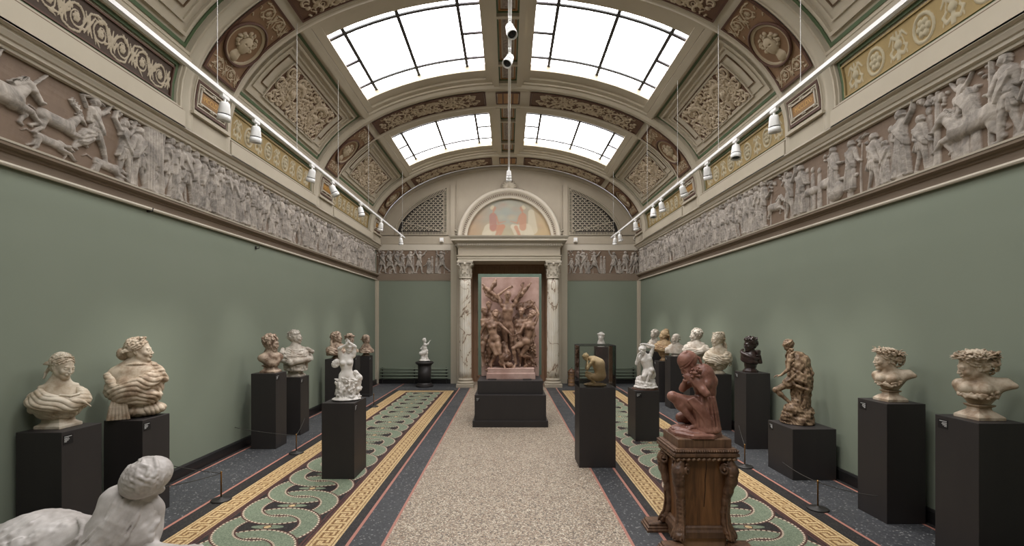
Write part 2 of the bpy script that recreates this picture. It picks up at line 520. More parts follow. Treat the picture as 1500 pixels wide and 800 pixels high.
def body(v, J, H, female=True, k=.02, hands=True, hair=None, facing=None, soft=1.0):
    """J: joint dict in metres. H: notional standing height"""
    s = H/1.7; g = lambda n: np.array(J[n], float)
    pel, che, nek = g('pelvis'), g('chest'), g('neck')
    sp = che - pel; sp /= np.linalg.norm(sp)
    shL, shR, hpL, hpR = g('shL'), g('shR'), g('hpL'), g('hpR')
    ac = shR - shL; ac /= np.linalg.norm(ac)
    fw = np.cross(ac, sp); fw /= np.linalg.norm(fw)
    ac2 = np.cross(sp, fw); R = np.stack([ac2, -fw*-1*-1, sp], 1)
    R = np.stack([ac2, -fw, sp], 1)   # local -Y = forward
    K = k*s*2
    bk = g('belly') if 'belly' in J else (pel+che)/2
    v.ell(che, (.155*s, .105*s, .17*s), R=R, k=K)
    v.ell(bk, ((.115 if female else .13)*s, .09*s, .15*s), R=R, k=K*1.5)
    hx = hpR - hpL; hx /= np.linalg.norm(hx)
    v.ell(pel, ((.165 if female else .15)*s, .115*s, .12*s), R=R, k=K*1.5)
    if female:
        for sx in (-1, 1): v.ell(che + fw*.085*s + ac2*sx*.072*s - sp*.02*s, (.058*s, .055*s, .058*s), R=R, k=.03*s)
    else:
        for sx in (-1, 1): v.ell(che + fw*.065*s + ac2*sx*.07*s + sp*.04*s, (.075*s, .04*s, .055*s), R=R, k=.03*s)
    for sx in (-1, 1): v.ell(pel - fw*.07*s + ac2*sx*.075*s - sp*.05*s, .09*s, k=.04*s)
    v.cap(shL + (che-shL)*.1, shR + (che-shR)*.1, .055*s, k=K)
    v.cap(che + sp*.12*s, nek, .075*s, .052*s, k=K)
    hc = g('head')
    v.cap(nek, hc - (hc-nek)*.15, .052*s, .05*s, k=.03*s)
    for S in 'LR':
        sh, el, wr = g('sh'+S), g('el'+S), g('wr'+S)
        m1 = sh + (el-sh)*.35
        v.cap(sh, el, .05*s, .036*s, k=.03*s); v.ell(m1, .047*s, k=.03*s)
        m2 = el + (wr-el)*.25
        v.cap(el, wr, .037*s, .024*s, k=.02*s); v.ell(m2, .039*s, k=.02*s)
        if hands:
            d = g('hd'+S) if 'hd'+S in J else wr - el
            up = g('up'+S) if 'up'+S in J else -fw
            hand(v, wr, d, up, s*1.02, curl=J.get('curl', .45), thumb=1 if S == 'L' else -1)
        hp, kn, an, to = g('hp'+S), g('kn'+S), g('an'+S), g('to'+S)
        v.cap(hp, kn, .088*s, .055*s, k=.035*s); v.ell(hp + (kn-hp)*.3, (.09*s), k=.04*s)
        v.ell(kn, .056*s, k=.02*s)
        v.cap(kn, an, .05*s, .032*s, k=.02*s); v.ell(kn + (an-kn)*.3, .056*s, k=.03*s)
        foot(v, an, to, s)
    Rh = rotm(*J.get('hrot', (0, 0, 0)))
    hs = .225*s*J.get('hscale', 1.0)
    head(v, hc, hs, Rh, male=not female)
    return hc, hs, Rh
# ------------------------------------------------------------------ materials
def mk_floor():
    m = Mat('mosaic_and_terrazzo_floor', .45, .35)
    X, Y, Z = m.xyz(); ax = X.abs(); nt = m.nt
    L = lambda *c: lin(c)
    # pale terrazzo with big chips
    v = m.node('ShaderNodeTexVoronoi', Scale=88.0); nt.links.new(m.pos(), v.inputs['Vector'])
    sep = m.node('ShaderNodeSeparateColor'); nt.links.new(v.outputs['Color'], sep.inputs[0])
    chip = m.ramp(Ex(nt, sep.outputs[0]), [(0, L(84, 74, 66)), (.14, L(136, 112, 94)), (.28, L(160, 144, 126)), (.52, L(182, 168, 148)), (.74, L(206, 196, 178)), (.9, L(112, 104, 96))], 'CONSTANT')
    terr = m.mix(Ex(nt, v.outputs['Distance']).gt(.62), chip, L(138, 126, 110))
    # dark terrazzo
    v2 = m.node('ShaderNodeTexVoronoi', Scale=85.0); nt.links.new(m.pos(), v2.inputs['Vector'])
    sp2 = m.node('ShaderNodeSeparateColor'); nt.links.new(v2.outputs['Color'], sp2.inputs[0])
    dark = m.ramp(Ex(nt, sp2.outputs[0]), [(0, L(50, 51, 53)), (.5, L(60, 61, 63)), (.8, L(74, 75, 76)), (.96, L(132, 132, 130))], 'CONSTANT')
    blotch = m.noise(1.3, 3)
    dark = m.mix(blotch * .35, dark, L(92, 94, 98))
    pink = L(170, 118, 104)
    tess = m.voro(130.0, rand=.25)
    tes2 = m.node('ShaderNodeTexVoronoi', Scale=130.0, Randomness=.3); nt.links.new(m.pos(), tes2.inputs['Vector'])
    sp3 = m.node('ShaderNodeSeparateColor'); nt.links.new(tes2.outputs['Color'], sp3.inputs[0]); tv = Ex(nt, sp3.outputs[0])
    blackm = m.ramp(tv, [(0, L(38, 36, 36)), (.6, L(52, 49, 48)), (.9, L(72, 68, 64))], 'CONSTANT')
    gold = m.ramp(tv, [(0, L(180, 152, 108)), (.35, L(198, 172, 126)), (.75, L(212, 190, 148))], 'CONSTANT')
    brown = m.ramp(tv, [(0, L(124, 92, 58)), (.5, L(142, 108, 70))], 'CONSTANT')
    maroon = m.ramp(tv, [(0, L(80, 52, 48)), (.5, L(94, 62, 56))], 'CONSTANT')
    green = m.ramp(tv, [(0, L(106, 118, 98)), (.35, L(122, 134, 112)), (.7, L(136, 146, 124))], 'CONSTANT')
    cream = L(214, 200, 176)
    u = ax - 1.925
    e = (u.abs() * -1.0 + .65).min((Y * -1.0) + 11.3)
    # guilloche
    P = .44; sgn = u.gt(0.0) * 2.0 - 1.0
    yc = ((Y - .305 + P/2).mod(P) - P/2) * sgn
    u2 = u * u
    f = blackm
    # lens behind the boss
    for j in (-1, 0, 1):
        dy = yc - P*j
        r = (u2 + dy*dy).m('SQRT')
        b = (r - .312).abs()
        ang = dy.m('ARCTAN2', u)
        dots = (ang * 62.0).m('SINE').gt(-.35)
        f = m.mix(b.lt(.090), f, maroon)
        f = m.mix(b.between(.064, .078) * dots, f, cream)
        f = m.mix(b.lt(.064), f, green)
    lens = u2 * (1/.13**2) + yc*yc*(1/.036**2)
    f = m.mix(lens.lt(1.0), f, green)
    rr = (u2 + yc*yc).m('SQRT')
    f = m.mix(rr.lt(.034), f, maroon); f = m.mix(rr.lt(.026), f, gold)
    ci = m.mix(e.lt(.262), f, maroon)
    ci = m.mix(e.between(.236, .247), ci, blackm)
    # key border
    s = (Y.mod(.125)) / .125; w = e / .21
    key = (s.between(0, .12) * w.between(.22, .78)).max(s.between(0, .78) * w.between(.68, .78)).max(s.between(.68, .80) * w.between(.40, .78)) \
        .max(s.between(.34, .80) * w.between(.40, .50)).max(s.between(.34, .44) * w.between(.22, .5)).max(s.between(.34, 1.0) * w.between(.22, .31))
    kb = m.mix(key, gold, brown)
    kb = m.mix(w.between(.08, .12).max(w.between(.88, .92)), kb, brown)
    ci = m.mix(e.lt(.21), ci, kb)
    # outside the carpets
    o = m.mix(ax.gt(.91), terr, pink); o = m.mix(ax.gt(.932), o, dark)
    o = m.mix(ax.gt(1.17), o, pink); o = m.mix(ax.gt(1.195), o, blackm)
    o = m.mix(ax.gt(2.712), o, pink); o = m.mix(ax.gt(2.737), o, dark)
    o = m.mix(ax.gt(3.36), o, pink); o = m.mix(ax.gt(3.385), o, blackm)
    far = Y.gt(11.38)
    o = m.mix(far * ax.between(1.195, 2.712), o, dark)
    c = m.mix(e.gt(0.0), o, ci)
    m.color(c)
    m.roughness(m.noise(3, 3) * .25 + .38)
    m.bump(tess, .08, .002)
    return m.m

def mk_wall():
    m = Mat('sage_green_wall_paint', .75, .25)
    f = m.noise(.5, 4, .6)
    m.color(m.mix(f, lin((117, 126, 111)), lin((130, 137, 122))))
    m.bump(m.noise(220, 2), .05, .002)
    return m.m

def mk_plaster(name, c1, c2, rough=.7):
    m = Mat(name, rough, .25)
    f = m.noise(1.6, 5, .62)
    m.color(m.mix(f, lin(c1), lin(c2)))
    m.bump(m.noise(90, 3), .06, .002)
    return m.m

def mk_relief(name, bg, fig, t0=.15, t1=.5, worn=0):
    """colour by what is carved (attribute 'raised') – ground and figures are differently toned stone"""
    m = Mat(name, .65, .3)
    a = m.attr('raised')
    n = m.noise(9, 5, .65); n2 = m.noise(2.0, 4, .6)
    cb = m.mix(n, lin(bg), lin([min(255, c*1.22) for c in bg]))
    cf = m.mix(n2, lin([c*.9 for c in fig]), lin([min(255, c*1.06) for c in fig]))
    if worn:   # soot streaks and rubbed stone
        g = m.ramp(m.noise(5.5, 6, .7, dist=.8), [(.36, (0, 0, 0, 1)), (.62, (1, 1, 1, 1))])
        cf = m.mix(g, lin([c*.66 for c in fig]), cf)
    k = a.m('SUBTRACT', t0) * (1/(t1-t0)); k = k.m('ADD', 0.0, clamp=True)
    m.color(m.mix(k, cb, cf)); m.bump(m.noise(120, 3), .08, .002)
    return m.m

def mk_plain(name, c, rough=.6, spec=.35, metal=0.0, bump=0):
    m = Mat(name, rough, spec, metal); m.color(lin(c))
    if 1:
        n = m.noise(7, 3); m.color(m.mix(n, lin([x*.93 for x in c]), lin([min(255, x*1.05) for x in c])))
    if bump: m.bump(m.noise(bump, 3), .1, .003)
    return m.m

def mk_marble():
    m = Mat('veined_marble', .35, .5)
    n = m.node('ShaderNodeTexNoise', Scale=1.5, Detail=5.0, Roughness=.5, Distortion=1.2)
    mp = m.node('ShaderNodeMapping'); mp.inputs['Scale'].default_value = (1.4, 1.4, .8); mp.inputs['Rotation'].default_value = (.5, .3, 0)
    m.nt.links.new(m.pos(), mp.inputs[0]); m.nt.links.new(mp.outputs[0], n.inputs['Vector'])
    v = (Ex(m.nt, n.outputs[0]) - .5).abs()
    vein = m.ramp(v, [(0, lin((96, 78, 66))), (.006, lin((150, 128, 108))), (.018, lin((206, 198, 182))), (.2, lin((216, 211, 200)))])
    o = m.noise(3.0, 3); c = m.mix((o - .58).m('MULTIPLY', 3.0, clamp=True), vein, lin((190, 158, 120)))
    m.color(c); return m.m

def mk_wood(name, c1, c2, scale=3.0):
    m = Mat(name, .42, .4)
    n = m.noise(scale, 6, .6, obj=True, stretch=(9, 9, .9), dist=.6)
    f2 = m.noise(1.7, 3, obj=True)
    m.color(m.mix(f2 * .5, m.ramp(n, [(.3, lin(c1)), (.7, lin(c2))]), lin([c*.7 for c in c1])))
    m.bump(n, .15, .004); return m.m

def mk_black():
    m = Mat('black_stained_plinth', .5, .45)
    n = m.noise(6, 5, .6, stretch=(1, 1, .15))
    m.color(m.mix(n, lin((38, 35, 35)), lin((50, 46, 45))))
    m.bump(m.noise(180, 3, stretch=(1, 1, .1)), .04, .002); return m.m

def mk_glass():
    m = bpy.data.materials.new('case_glass'); m.use_nodes = True; nt = m.node_tree; nt.nodes.clear()
    o = nt.nodes.new('ShaderNodeOutputMaterial'); t = nt.nodes.new('ShaderNodeBsdfTransparent'); g = nt.nodes.new('ShaderNodeBsdfGlossy')
    g.inputs['Roughness'].default_value = .02; t.inputs[0].default_value = (.985, .99, .985, 1)
    mx = nt.nodes.new('ShaderNodeMixShader'); fr = nt.nodes.new('ShaderNodeFresnel'); fr.inputs[0].default_value = 1.45
    nt.links.new(fr.outputs[0], mx.inputs[0]); nt.links.new(t.outputs[0], mx.inputs[1]); nt.links.new(g.outputs[0], mx.inputs[2]); nt.links.new(mx.outputs[0], o.inputs[0])
    return m

def mk_pane(strength):
    """frosted, faintly tinted panes lit through by the sky"""
    m = Mat('backlit_frosted_glass', .3, .3)
    v = m.noise(.8, 3, .5); n2 = m.noise(3.0, 4, .6, dist=.5)
    c = m.mix(m.attr('tint'), (1.0, .995, .985, 1), (1.0, .90, .97, 1))
    c = m.mix((n2 - .45).m('MULTIPLY', 1.6, clamp=True), c, (.78, .78, .80, 1))
    m.b.inputs['Base Color'].default_value = (.35, .36, .38, 1)
    m.nt.links.new(c.s, m.b.inputs['Emission Color'])
    m.b.inputs['Emission Strength'].default_value = strength
    rib = m.node('ShaderNodeTexWave', Scale=14.0)
    m.nt.links.new(m.pos(), rib.inputs['Vector']); m.bump(Ex(m.nt, rib.outputs[1]), .2, .004)
    return m.m

PANE_L = 2.6
M = dict(
    floor=mk_floor(), wall=mk_wall(),
    plaster=mk_plaster('beige_plaster', (170, 161, 143), (188, 179, 161)),
    plaster2=mk_plaster('greyed_plaster', (158, 148, 132), (180, 170, 152)),
    trim=mk_plaster('pale_stone_trim', (182, 174, 158), (198, 190, 175)),
    taupe=mk_plaster('taupe_fascia', (120, 106, 92), (134, 120, 104)),
    maroon=mk_plain('maroon_painted_line', (82, 56, 44)),
    brownline=mk_plain('umber_painted_line', (96, 76, 56)),
    green=mk_plain('green_painted_line', (80, 98, 70)),
    orange=mk_plain('ochre_painted_field', (150, 112, 72)),
    ochre=mk_plain('gilded_ochre_field', (142, 104, 54), .5),
    gilt=mk_plain('gilt_lettering', (200, 158, 84), .4),
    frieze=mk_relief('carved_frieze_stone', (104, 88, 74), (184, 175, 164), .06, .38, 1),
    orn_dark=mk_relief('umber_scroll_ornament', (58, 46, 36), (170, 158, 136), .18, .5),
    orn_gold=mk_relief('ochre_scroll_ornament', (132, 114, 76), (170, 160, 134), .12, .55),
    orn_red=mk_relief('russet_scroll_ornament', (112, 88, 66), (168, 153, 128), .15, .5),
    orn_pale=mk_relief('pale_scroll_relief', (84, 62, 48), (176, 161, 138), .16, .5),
    marble=mk_marble(), black=mk_black(), glass=mk_glass(), pane=mk_pane(PANE_L),
    lead=mk_plain('dark_glazing_bar', (52, 52, 52), .5),
    frame=mk_plain('window_frame_paint', (186, 176, 152)),
    skirt=mk_plain('black_skirting', (34, 33, 33), .35),
    white=mk_plain('white_enamel', (236, 236, 234), .35),
    lens=mk_plain('dark_lamp_lens', (24, 24, 26), .2),
    steel=mk_plain('steel_wire', (176, 174, 170), .4, .5, .3),
    brass=mk_plain('aged_brass', (156, 122, 76), .35, .5, .8),
    iron=mk_plain('dark_iron', (44, 42, 40), .45),
    cord=mk_plain('dark_cord', (60, 58, 54), .8),
    wood=mk_wood('carved_walnut', (74, 55, 44), (134, 102, 78)),
    woodp=mk_wood('polished_walnut_panel', (78, 52, 34), (146, 102, 64), 2.2),
    doorwood=mk_wood('brown_door_wood', (140, 110, 88), (170, 138, 110)),
    greenboard=mk_plain('green_board', (106, 124, 110), .7),
    pipe=mk_plain('green_painted_pipe', (128, 138, 122), .5),
    labelb=mk_plain('label_card', (26, 25, 26), .5), labelw=mk_plain('label_print', (206, 206, 204), .6),
    vent_shade=mk_plain('dark_vent_void', (38, 34, 30), .9),  # near-black colour stands in for the shade behind the grilles
    terra_slab=stone('pink_terracotta_slab', (184, 156, 145), (164, 133, 122), 3, .7, .2, c3=(140, 108, 98)),
    terra=stone('terracotta', (152, 124, 104), (112, 86, 70), 7, .4, .12, c3=(82, 60, 48)),
    terra_red=stone('red_terracotta', (148, 108, 94), (116, 78, 66), 9, .34, .1, c3=(166, 132, 120)),
    white_marble=stone('white_marble', (226, 222, 216), (206, 200, 192), 6, .45, .06, spec=.4),
    grey_marble=stone('grey_white_marble', (206, 201, 197), (180, 174, 169), 5, .5, .12, c3=(156, 149, 144)),
    cream=stone('cream_marble', (206, 196, 178), (174, 158, 136), 8, .5, .1, c3=(132, 112, 90)),
    tan=stone('tan_patinated_plaster', (196, 182, 162), (154, 134, 112), 10, .55, .15, c3=(96, 78, 62)),
    brown_cast=stone('brown_patinated_plaster', (172, 154, 136), (112, 90, 74), 13, .5, .15, c3=(60, 46, 38)),
    rough_brown=stone('mottled_brown_terracotta', (148, 126, 102), (98, 78, 60), 22, .5, .2, c3=(72, 54, 42)),
    bronze=stone('dark_bronze', (52, 36, 32), (34, 24, 24), 8, .3, .1, spec=.6),
    golden=stone('golden_terracotta', (180, 156, 122), (134, 108, 80), 9, .5, .15, c3=(118, 84, 54)),
    ochre_fig=stone('buff_terracotta', (208, 184, 144), (182, 152, 110), 8, .5, .1),
    grey_plaster=stone('grey_plaster', (196, 189, 178), (160, 149, 136), 8, .55, .12, c3=(130, 112, 96)),
)
# ------------------------------------------------------------------ low relief: height fields built from strokes
class HF:
    def __init__(s, w, h, res, res2=None):
        s.w, s.h = w, h; s.nx = int(w/res)+1; s.ny = int(h/(res2 or res))+1
        s.x = np.linspace(0, w, s.nx).astype(F32); s.y = np.linspace(0, h, s.ny).astype(F32)
        s.H = np.zeros((s.nx, s.ny), F32)
    def blk(s, x0, x1, y0, y1):
        i0, i1 = np.searchsorted(s.x, (x0, x1)); j0, j1 = np.searchsorted(s.y, (y0, y1))
        if i1 <= i0 or j1 <= j0: return None, None, None
        sl = (slice(i0, i1), slice(j0, j1)); return sl, s.x[sl[0]][:, None], s.y[sl[1]][None, :]
    def cap(s, a, b, ra, rb=None, z=0.0, fl=.6, cut=False):
        rb = ra if rb is None else rb; R = max(ra, rb)
        sl, X, Y = s.blk(min(a[0], b[0])-R, max(a[0], b[0])+R, min(a[1], b[1])-R, max(a[1], b[1])+R)
        if sl is None: return s
        bx, by = b[0]-a[0], b[1]-a[1]; L = bx*bx+by*by+1e-12
        px, py = X-F32(a[0]), Y-F32(a[1]); t = np.clip((px*F32(bx)+py*F32(by))/F32(L), 0, 1)
        r = ra + t*F32(rb-ra); d2 = (px-t*F32(bx))**2 + (py-t*F32(by))**2
        q = r*r-d2; hh = np.where(q > 0, z + np.sqrt(np.maximum(q, 0))*F32(fl), 0)
        if cut: s.H[sl] = np.where(q > 0, s.H[sl]-np.sqrt(np.maximum(q, 0))*F32(fl), s.H[sl])
        else: s.H[sl] = np.maximum(s.H[sl], hh)
        return s
    def ell(s, c, rx, ry, ang=0.0, z=0.0, amp=None, cut=False):
        R = max(rx, ry); amp = amp if amp is not None else min(rx, ry)*.6
        sl, X, Y = s.blk(c[0]-R, c[0]+R, c[1]-R, c[1]+R)
        if sl is None: return s
        ca, sa = math.cos(ang), math.sin(ang); px, py = X-F32(c[0]), Y-F32(c[1])
        u = (px*ca+py*sa)/rx; v = (-px*sa+py*ca)/ry; q = 1-u*u-v*v
        if cut: s.H[sl] = np.where(q > 0, s.H[sl]-np.sqrt(np.maximum(q, 0))*F32(amp), s.H[sl])
        else: s.H[sl] = np.maximum(s.H[sl], np.where(q > 0, z+np.sqrt(np.maximum(q, 0))*F32(amp), 0))
        return s
    def chain(s, pts, rr, z=0.0, fl=.6):
        n = len(pts)
        for i in range(n-1):
            ra = rr(i/(n-1)) if callable(rr) else rr; rb = rr((i+1)/(n-1)) if callable(rr) else rr
            s.cap(pts[i], pts[i+1], ra, rb, z, fl)
        return s
    def noise(s, amp, f, seed=0):
        r = np.random.RandomState(seed); tot = 0
        for o in range(3):
            a = r.uniform(-1, 1, 6)*f*1.8**o; p = r.uniform(0, 6, 3)
            tot = tot + np.sin(s.x[:, None]*a[0]+s.y[None]*a[1]+p[0])*np.sin(s.x[:, None]*a[2]+s.y[None]*a[3]+p[1])*amp/1.6**o
        s.H += tot.astype(F32); return s
    def mesh(s, name, mat, fn, parent=None, scale=1.0, cap_h=.02, boost=1.0):
        """fn(X, Y, H) -> V (nx,ny,3)"""
        V = fn(s.x[:, None]+0*s.y[None], s.y[None]+0*s.x[:, None], s.H*boost).reshape(-1, 3)
        i, j = np.meshgrid(np.arange(s.nx-1), np.arange(s.ny-1), indexing='ij'); b = (i*s.ny+j).ravel()
        Q = np.stack([b, b+s.ny, b+s.ny+1, b+1], 1)
        # orient towards the room: caller flips with scale<0
        if scale < 0: Q = Q[:, ::-1]
        return np_mesh(name, V, Q, mat, parent, True, attr={'raised': np.clip(s.H.ravel()/cap_h, 0, 1)})

def fig2d(h, x, y, H, r, kind=None, dirn=None):
    """one carved figure, feet at (x, y), height H"""
    d = dirn or r.choice((-1, 1)); kind = kind or r.choice(['stand', 'stand', 'chiton', 'chiton', 'walk', 'walk', 'arm', 'man'])
    s = H; z = .006
    P = lambda a, b: (x + d*a*s, y + b*s)
    sl, X_, Y_ = h.blk(x-.2*s, x+.2*s, y, y+1.03*s)   # set the ground back round each figure so it stands clear
    if sl is not None: h.H[sl] *= 1 - .62*np.clip(1.25 - (((X_-x)/(.19*s))**2 + ((Y_-y-.5*s)/(.55*s))**2), 0, 1)
    lean = r.uniform(-.03, .05); hip = (0.0, .50); sh = (lean, .80); hd_ = (lean+r.uniform(0, .03), .925)
    st = {'walk': .17, 'man': .12, 'arm': .15, 'run': .24}.get(kind, .05)
    # legs
    for sg, lz in ((-1, 0), (1, .006)):
        kn = (hip[0]+sg*st*.55+.02, .27); ft = (hip[0]+sg*st*.95-.01, .02)
        if kind == 'run' and sg < 0: ft = (hip[0]-.36, .10); kn = (-.15, .26)
        h.cap(P(hip[0]+sg*.03, .48), P(*kn), .062*s, .042*s, z+lz); h.cap(P(*kn), P(*ft), .042*s, .026*s, z+lz)
        h.cap(P(*ft), P(ft[0]+.07, ft[1]-.01), .024*s, .018*s, z+lz)
    if kind in ('stand', 'chiton', 'sit'):   # long robe with folds
        nf = 9; wb = .15 if kind == 'chiton' else .12
        h.cap(P(*hip), P(.01, .06), .095*s, (wb-.01)*s, z, .35)
        for i in range(nf):
            f = i/(nf-1)-.5
            h.chain([P(lean*.6+f*.13, .72), P(f*.17+.01*math.sin(i), .45), P(f*2*wb+r.uniform(-.02, .02), .03)], lambda u: (.012+.009*u)*s, z+.030*s*(1+.5*math.sin(i*2.3)), .9)
    else:
        for i in range(5):
            f = i/4-.5
            h.chain([P(f*.12, .56), P(f*.22-.02, .36+r.uniform(-.04, .04))], .02*s, z+.03*s, .8)
    h.cap(P(*hip), P(*sh), .082*s, .088*s, z, .62); h.cap(P(sh[0]-.075, sh[1]), P(sh[0]+.075, sh[1]), .045*s, None, z+.01*s)
    h.cap(P(*sh), P(*hd_), .04*s, .035*s, z)
    # head with hair, brow, nose
    h.ell(P(*hd_), .058*s, .07*s, .1*d, z, .062*s); h.ell(P(hd_[0]-.018, hd_[1]+.018), .062*s, .062*s, 0, z+.004, .055*s)
    h.cap(P(hd_[0]+.05, hd_[1]), P(hd_[0]+.062, hd_[1]-.018), .010*s, None, z+.03*s)
    for i in range(7):
        a = 1.2+i*.45; h.ell(P(hd_[0]-.01+.055*math.cos(a), hd_[1]+.055*math.sin(a)), .02*s, .02*s, 0, z+.03*s, .02*s)
    # arms
    for sg in (-1, 1):
        S = (sh[0]+sg*.085, sh[1]-.01)
        up = (kind in ('arm', 'run') and sg > 0) or r.random() < .18
        if up: E = (S[0]+sg*.10, S[1]+.10+r.uniform(-.03, .05)); W = (E[0]+sg*.03+r.uniform(-.05, .08), E[1]+.13)
        else: E = (S[0]+sg*.05+r.uniform(-.02, .04), S[1]-.19); W = (E[0]+r.uniform(.02, .17), E[1]+r.uniform(-.13, .10))
        h.cap(P(*S), P(*E), .036*s, .030*s, z+.02*s); h.cap(P(*E), P(*W), .030*s, .020*s, z+.022*s); h.ell(P(W[0]+.02, W[1]), .028*s, .022*s, 0, z+.025*s, .02*s)
    # cut creases: belt, groin, robe valleys
    if kind in ('stand', 'chiton', 'sit'):
        for i in range(8):
            f = (i+.5)/8-.5; h.chain([P(lean*.6+f*.13, .68), P(f*.17, .45), P(f*2*wb, .05)], .007*s, 0, 1.6) if False else None
            a_, b_, c_ = P(lean*.6+f*.12, .66), P(f*.18, .42), P(f*2*wb*.95, .05)
            h.cap(a_, b_, .0055*s, .007*s, 0, 1.5, True); h.cap(b_, c_, .007*s, .009*s, 0, 1.5, True)
    else:
        h.cap(P(-.06, .53), P(.07, .53), .008*s, None, 0, 1.3, True); h.cap(P(lean*.8, .56), P(lean, .76), .006*s, None, 0, 1.2, True); h.cap(P(-.05, .70), P(.06, .70), .006*s, None, 0, 1.2, True)
        h.cap(P(.0, .46), P(.03, .28), .008*s, .005*s, 0, 1.4, True)
    h.ell(P(hd_[0]+.028, hd_[1]+.005), .012*s, .010*s, 0, 0, .014*s, True); h.cap(P(hd_[0]+.022, hd_[1]-.035), P(hd_[0]+.05, hd_[1]-.033), .006*s, None, 0, 1.2, True)
    # mantle across the chest
    for i in range(4):
        h.chain([P(sh[0]-.09, sh[1]-.02-.02*i), P(sh[0]+.02, sh[1]-.12-.035*i), P(.11, .52-.02*i)], .013*s, z+.055*s, .9)

def quad2d(h, x, y, L, r, kind='horse', d=1):
    """running animal, body centre (x, y), length L facing d"""
    P = lambda a, b: (x + d*a*L, y + b*L); z = .006
    th = {'horse': 1.0, 'stag': .82, 'hound': .62}[kind]
    h.cap(P(-.26, .02), P(.2, .0), .15*L*th, .155*L*th, z, .45); h.ell(P(-.27, .02), .17*L*th, .16*L*th, 0, z, .085*L*th); h.ell(P(.2, -.01), .15*L*th, .17*L*th, 0, z, .085*L*th)
    nk = (.42, .26) if kind != 'hound' else (.40, .02)
    h.cap(P(.22, .05), P(*nk), .12*L*th, .07*L*th, z, .6)
    if kind == 'horse':
        h.cap(P(.42, .28), P(.60, .10), .065*L, .036*L, z+.01); h.ell(P(.47, .22), .06*L, .055*L, 0, z+.01, .045*L)
        for i in range(9): h.cap(P(.20+i*.028, .17+i*.018), P(.14+i*.026, .20+i*.02), .018*L, .008*L, z+.02)
        h.cap(P(.42, .33), P(.41, .39), .018*L, .006*L, z+.01); h.ell(P(.60, .09), .03*L, .026*L, 0, z+.02, .03*L)
    elif kind == 'stag':
        h.cap(P(.43, .26), P(.57, .20), .05*L, .025*L, z+.01); h.cap(P(.42, .30), P(.34, .33), .018*L, .006*L, z+.01)
        for o in (0, .05):
            h.chain([P(.43+o, .30), P(.38+o, .40), P(.28+o, .46), P(.22+o, .54)], lambda u: (.015-.006*u)*L, z+.012)
            for q in range(4): h.cap(P(.39+o-.05*q, .40+.04*q), P(.42+o-.045*q, .47+.045*q), .009*L, .004*L, z+.012)
    else:
        h.cap(P(.38, .03), P(.54, -.02), .045*L, .02*L, z+.01); h.cap(P(.40, .05), P(.34, .0), .022*L, .014*L, z+.02)
    lw = .045*L*th
    for k, (a, b, c, e) in enumerate([((.2, -.08), (.38, -.16), (.30, -.30), 0), ((.22, -.08), (.45, -.10), (.56, -.20), .01), ((-.3, -.04), (-.40, -.18), (-.52, -.24), 0), ((-.28, -.04), (-.33, -.22), (-.46, -.34), .01)]):
        h.cap(P(*a), P(*b), lw*1.7, lw, z+e); h.cap(P(*b), P(*c), lw*.9, lw*.55, z+e); h.cap(P(*c), P(c[0]+.045, c[1]-.02), lw*.6, lw*.5, z+e)
    h.chain([P(-.40, .06), P(-.52, .08 if kind == 'horse' else .10), P(-.62, -.02 if kind == 'horse' else .03)], (lambda u: (.035-.015*u)*L) if kind == 'horse' else (lambda u: (.016-.006*u)*L), z)

def scroll(h, x0, x1, yc, A, r, flower=True, thick=1.0):
    """rinceau: winding stem with spiral tendrils and rosettes"""
    n = max(1, round((x1-x0)/(2.1*A))); st = (x1-x0)/n; t = A*.075*thick
    for i in range(n):
        cx = x0+(i+.5)*st; sg = 1 if i % 2 else -1; pts = []
        for q in np.linspace(0, 1, 22):
            a = PI*(.5 if sg > 0 else -.5) + sg*(-1)*q*PI*2.6 ; rr = A*(.86-.50*q)
            pts.append((cx+rr*math.cos(a+PI*.5), yc+rr*math.sin(a+PI*.5)))
        h.chain(pts, lambda u: t*(1.15-.5*u), .002, .9)
        h.chain([(cx-st*.5, yc-sg*A*.75), (cx-st*.2, yc-sg*A*.95), (cx+st*.15, yc-sg*A*.8), (cx+st*.5, yc+sg*A*.75)], t, .002, .9)
        if flower:
            for p in range(6):
                a = p*PI/3; h.ell((cx+A*.2*math.cos(a), yc+A*.2*math.sin(a)), A*.13, A*.13, 0, .002, A*.1)
            h.ell((cx, yc), A*.1, A*.1, 0, .004, A*.14)
        for p in range(5):
            a = r.uniform(0, 6.28); b = a+.5
            h.chain([(cx+A*.62*math.cos(a), yc+A*.62*math.sin(a)), (cx+A*.95*math.cos(b), yc+A*.95*math.sin(b))], lambda u: A*(.10-.06*u), .002, .8)
        # leaf spray between
        for p in (-1, 0, 1):
            h.chain([(cx+st*.5, yc), (cx+st*.5+p*A*.25, yc+A*.35), (cx+st*.5+p*A*.42, yc+A*.7)], lambda u: A*(.12-.07*u), .002, .8)
            h.chain([(cx+st*.5, yc), (cx+st*.5+p*A*.22, yc-A*.35), (cx+st*.5+p*A*.36, yc-A*.65)], lambda u: A*(.12-.07*u), .002, .8)

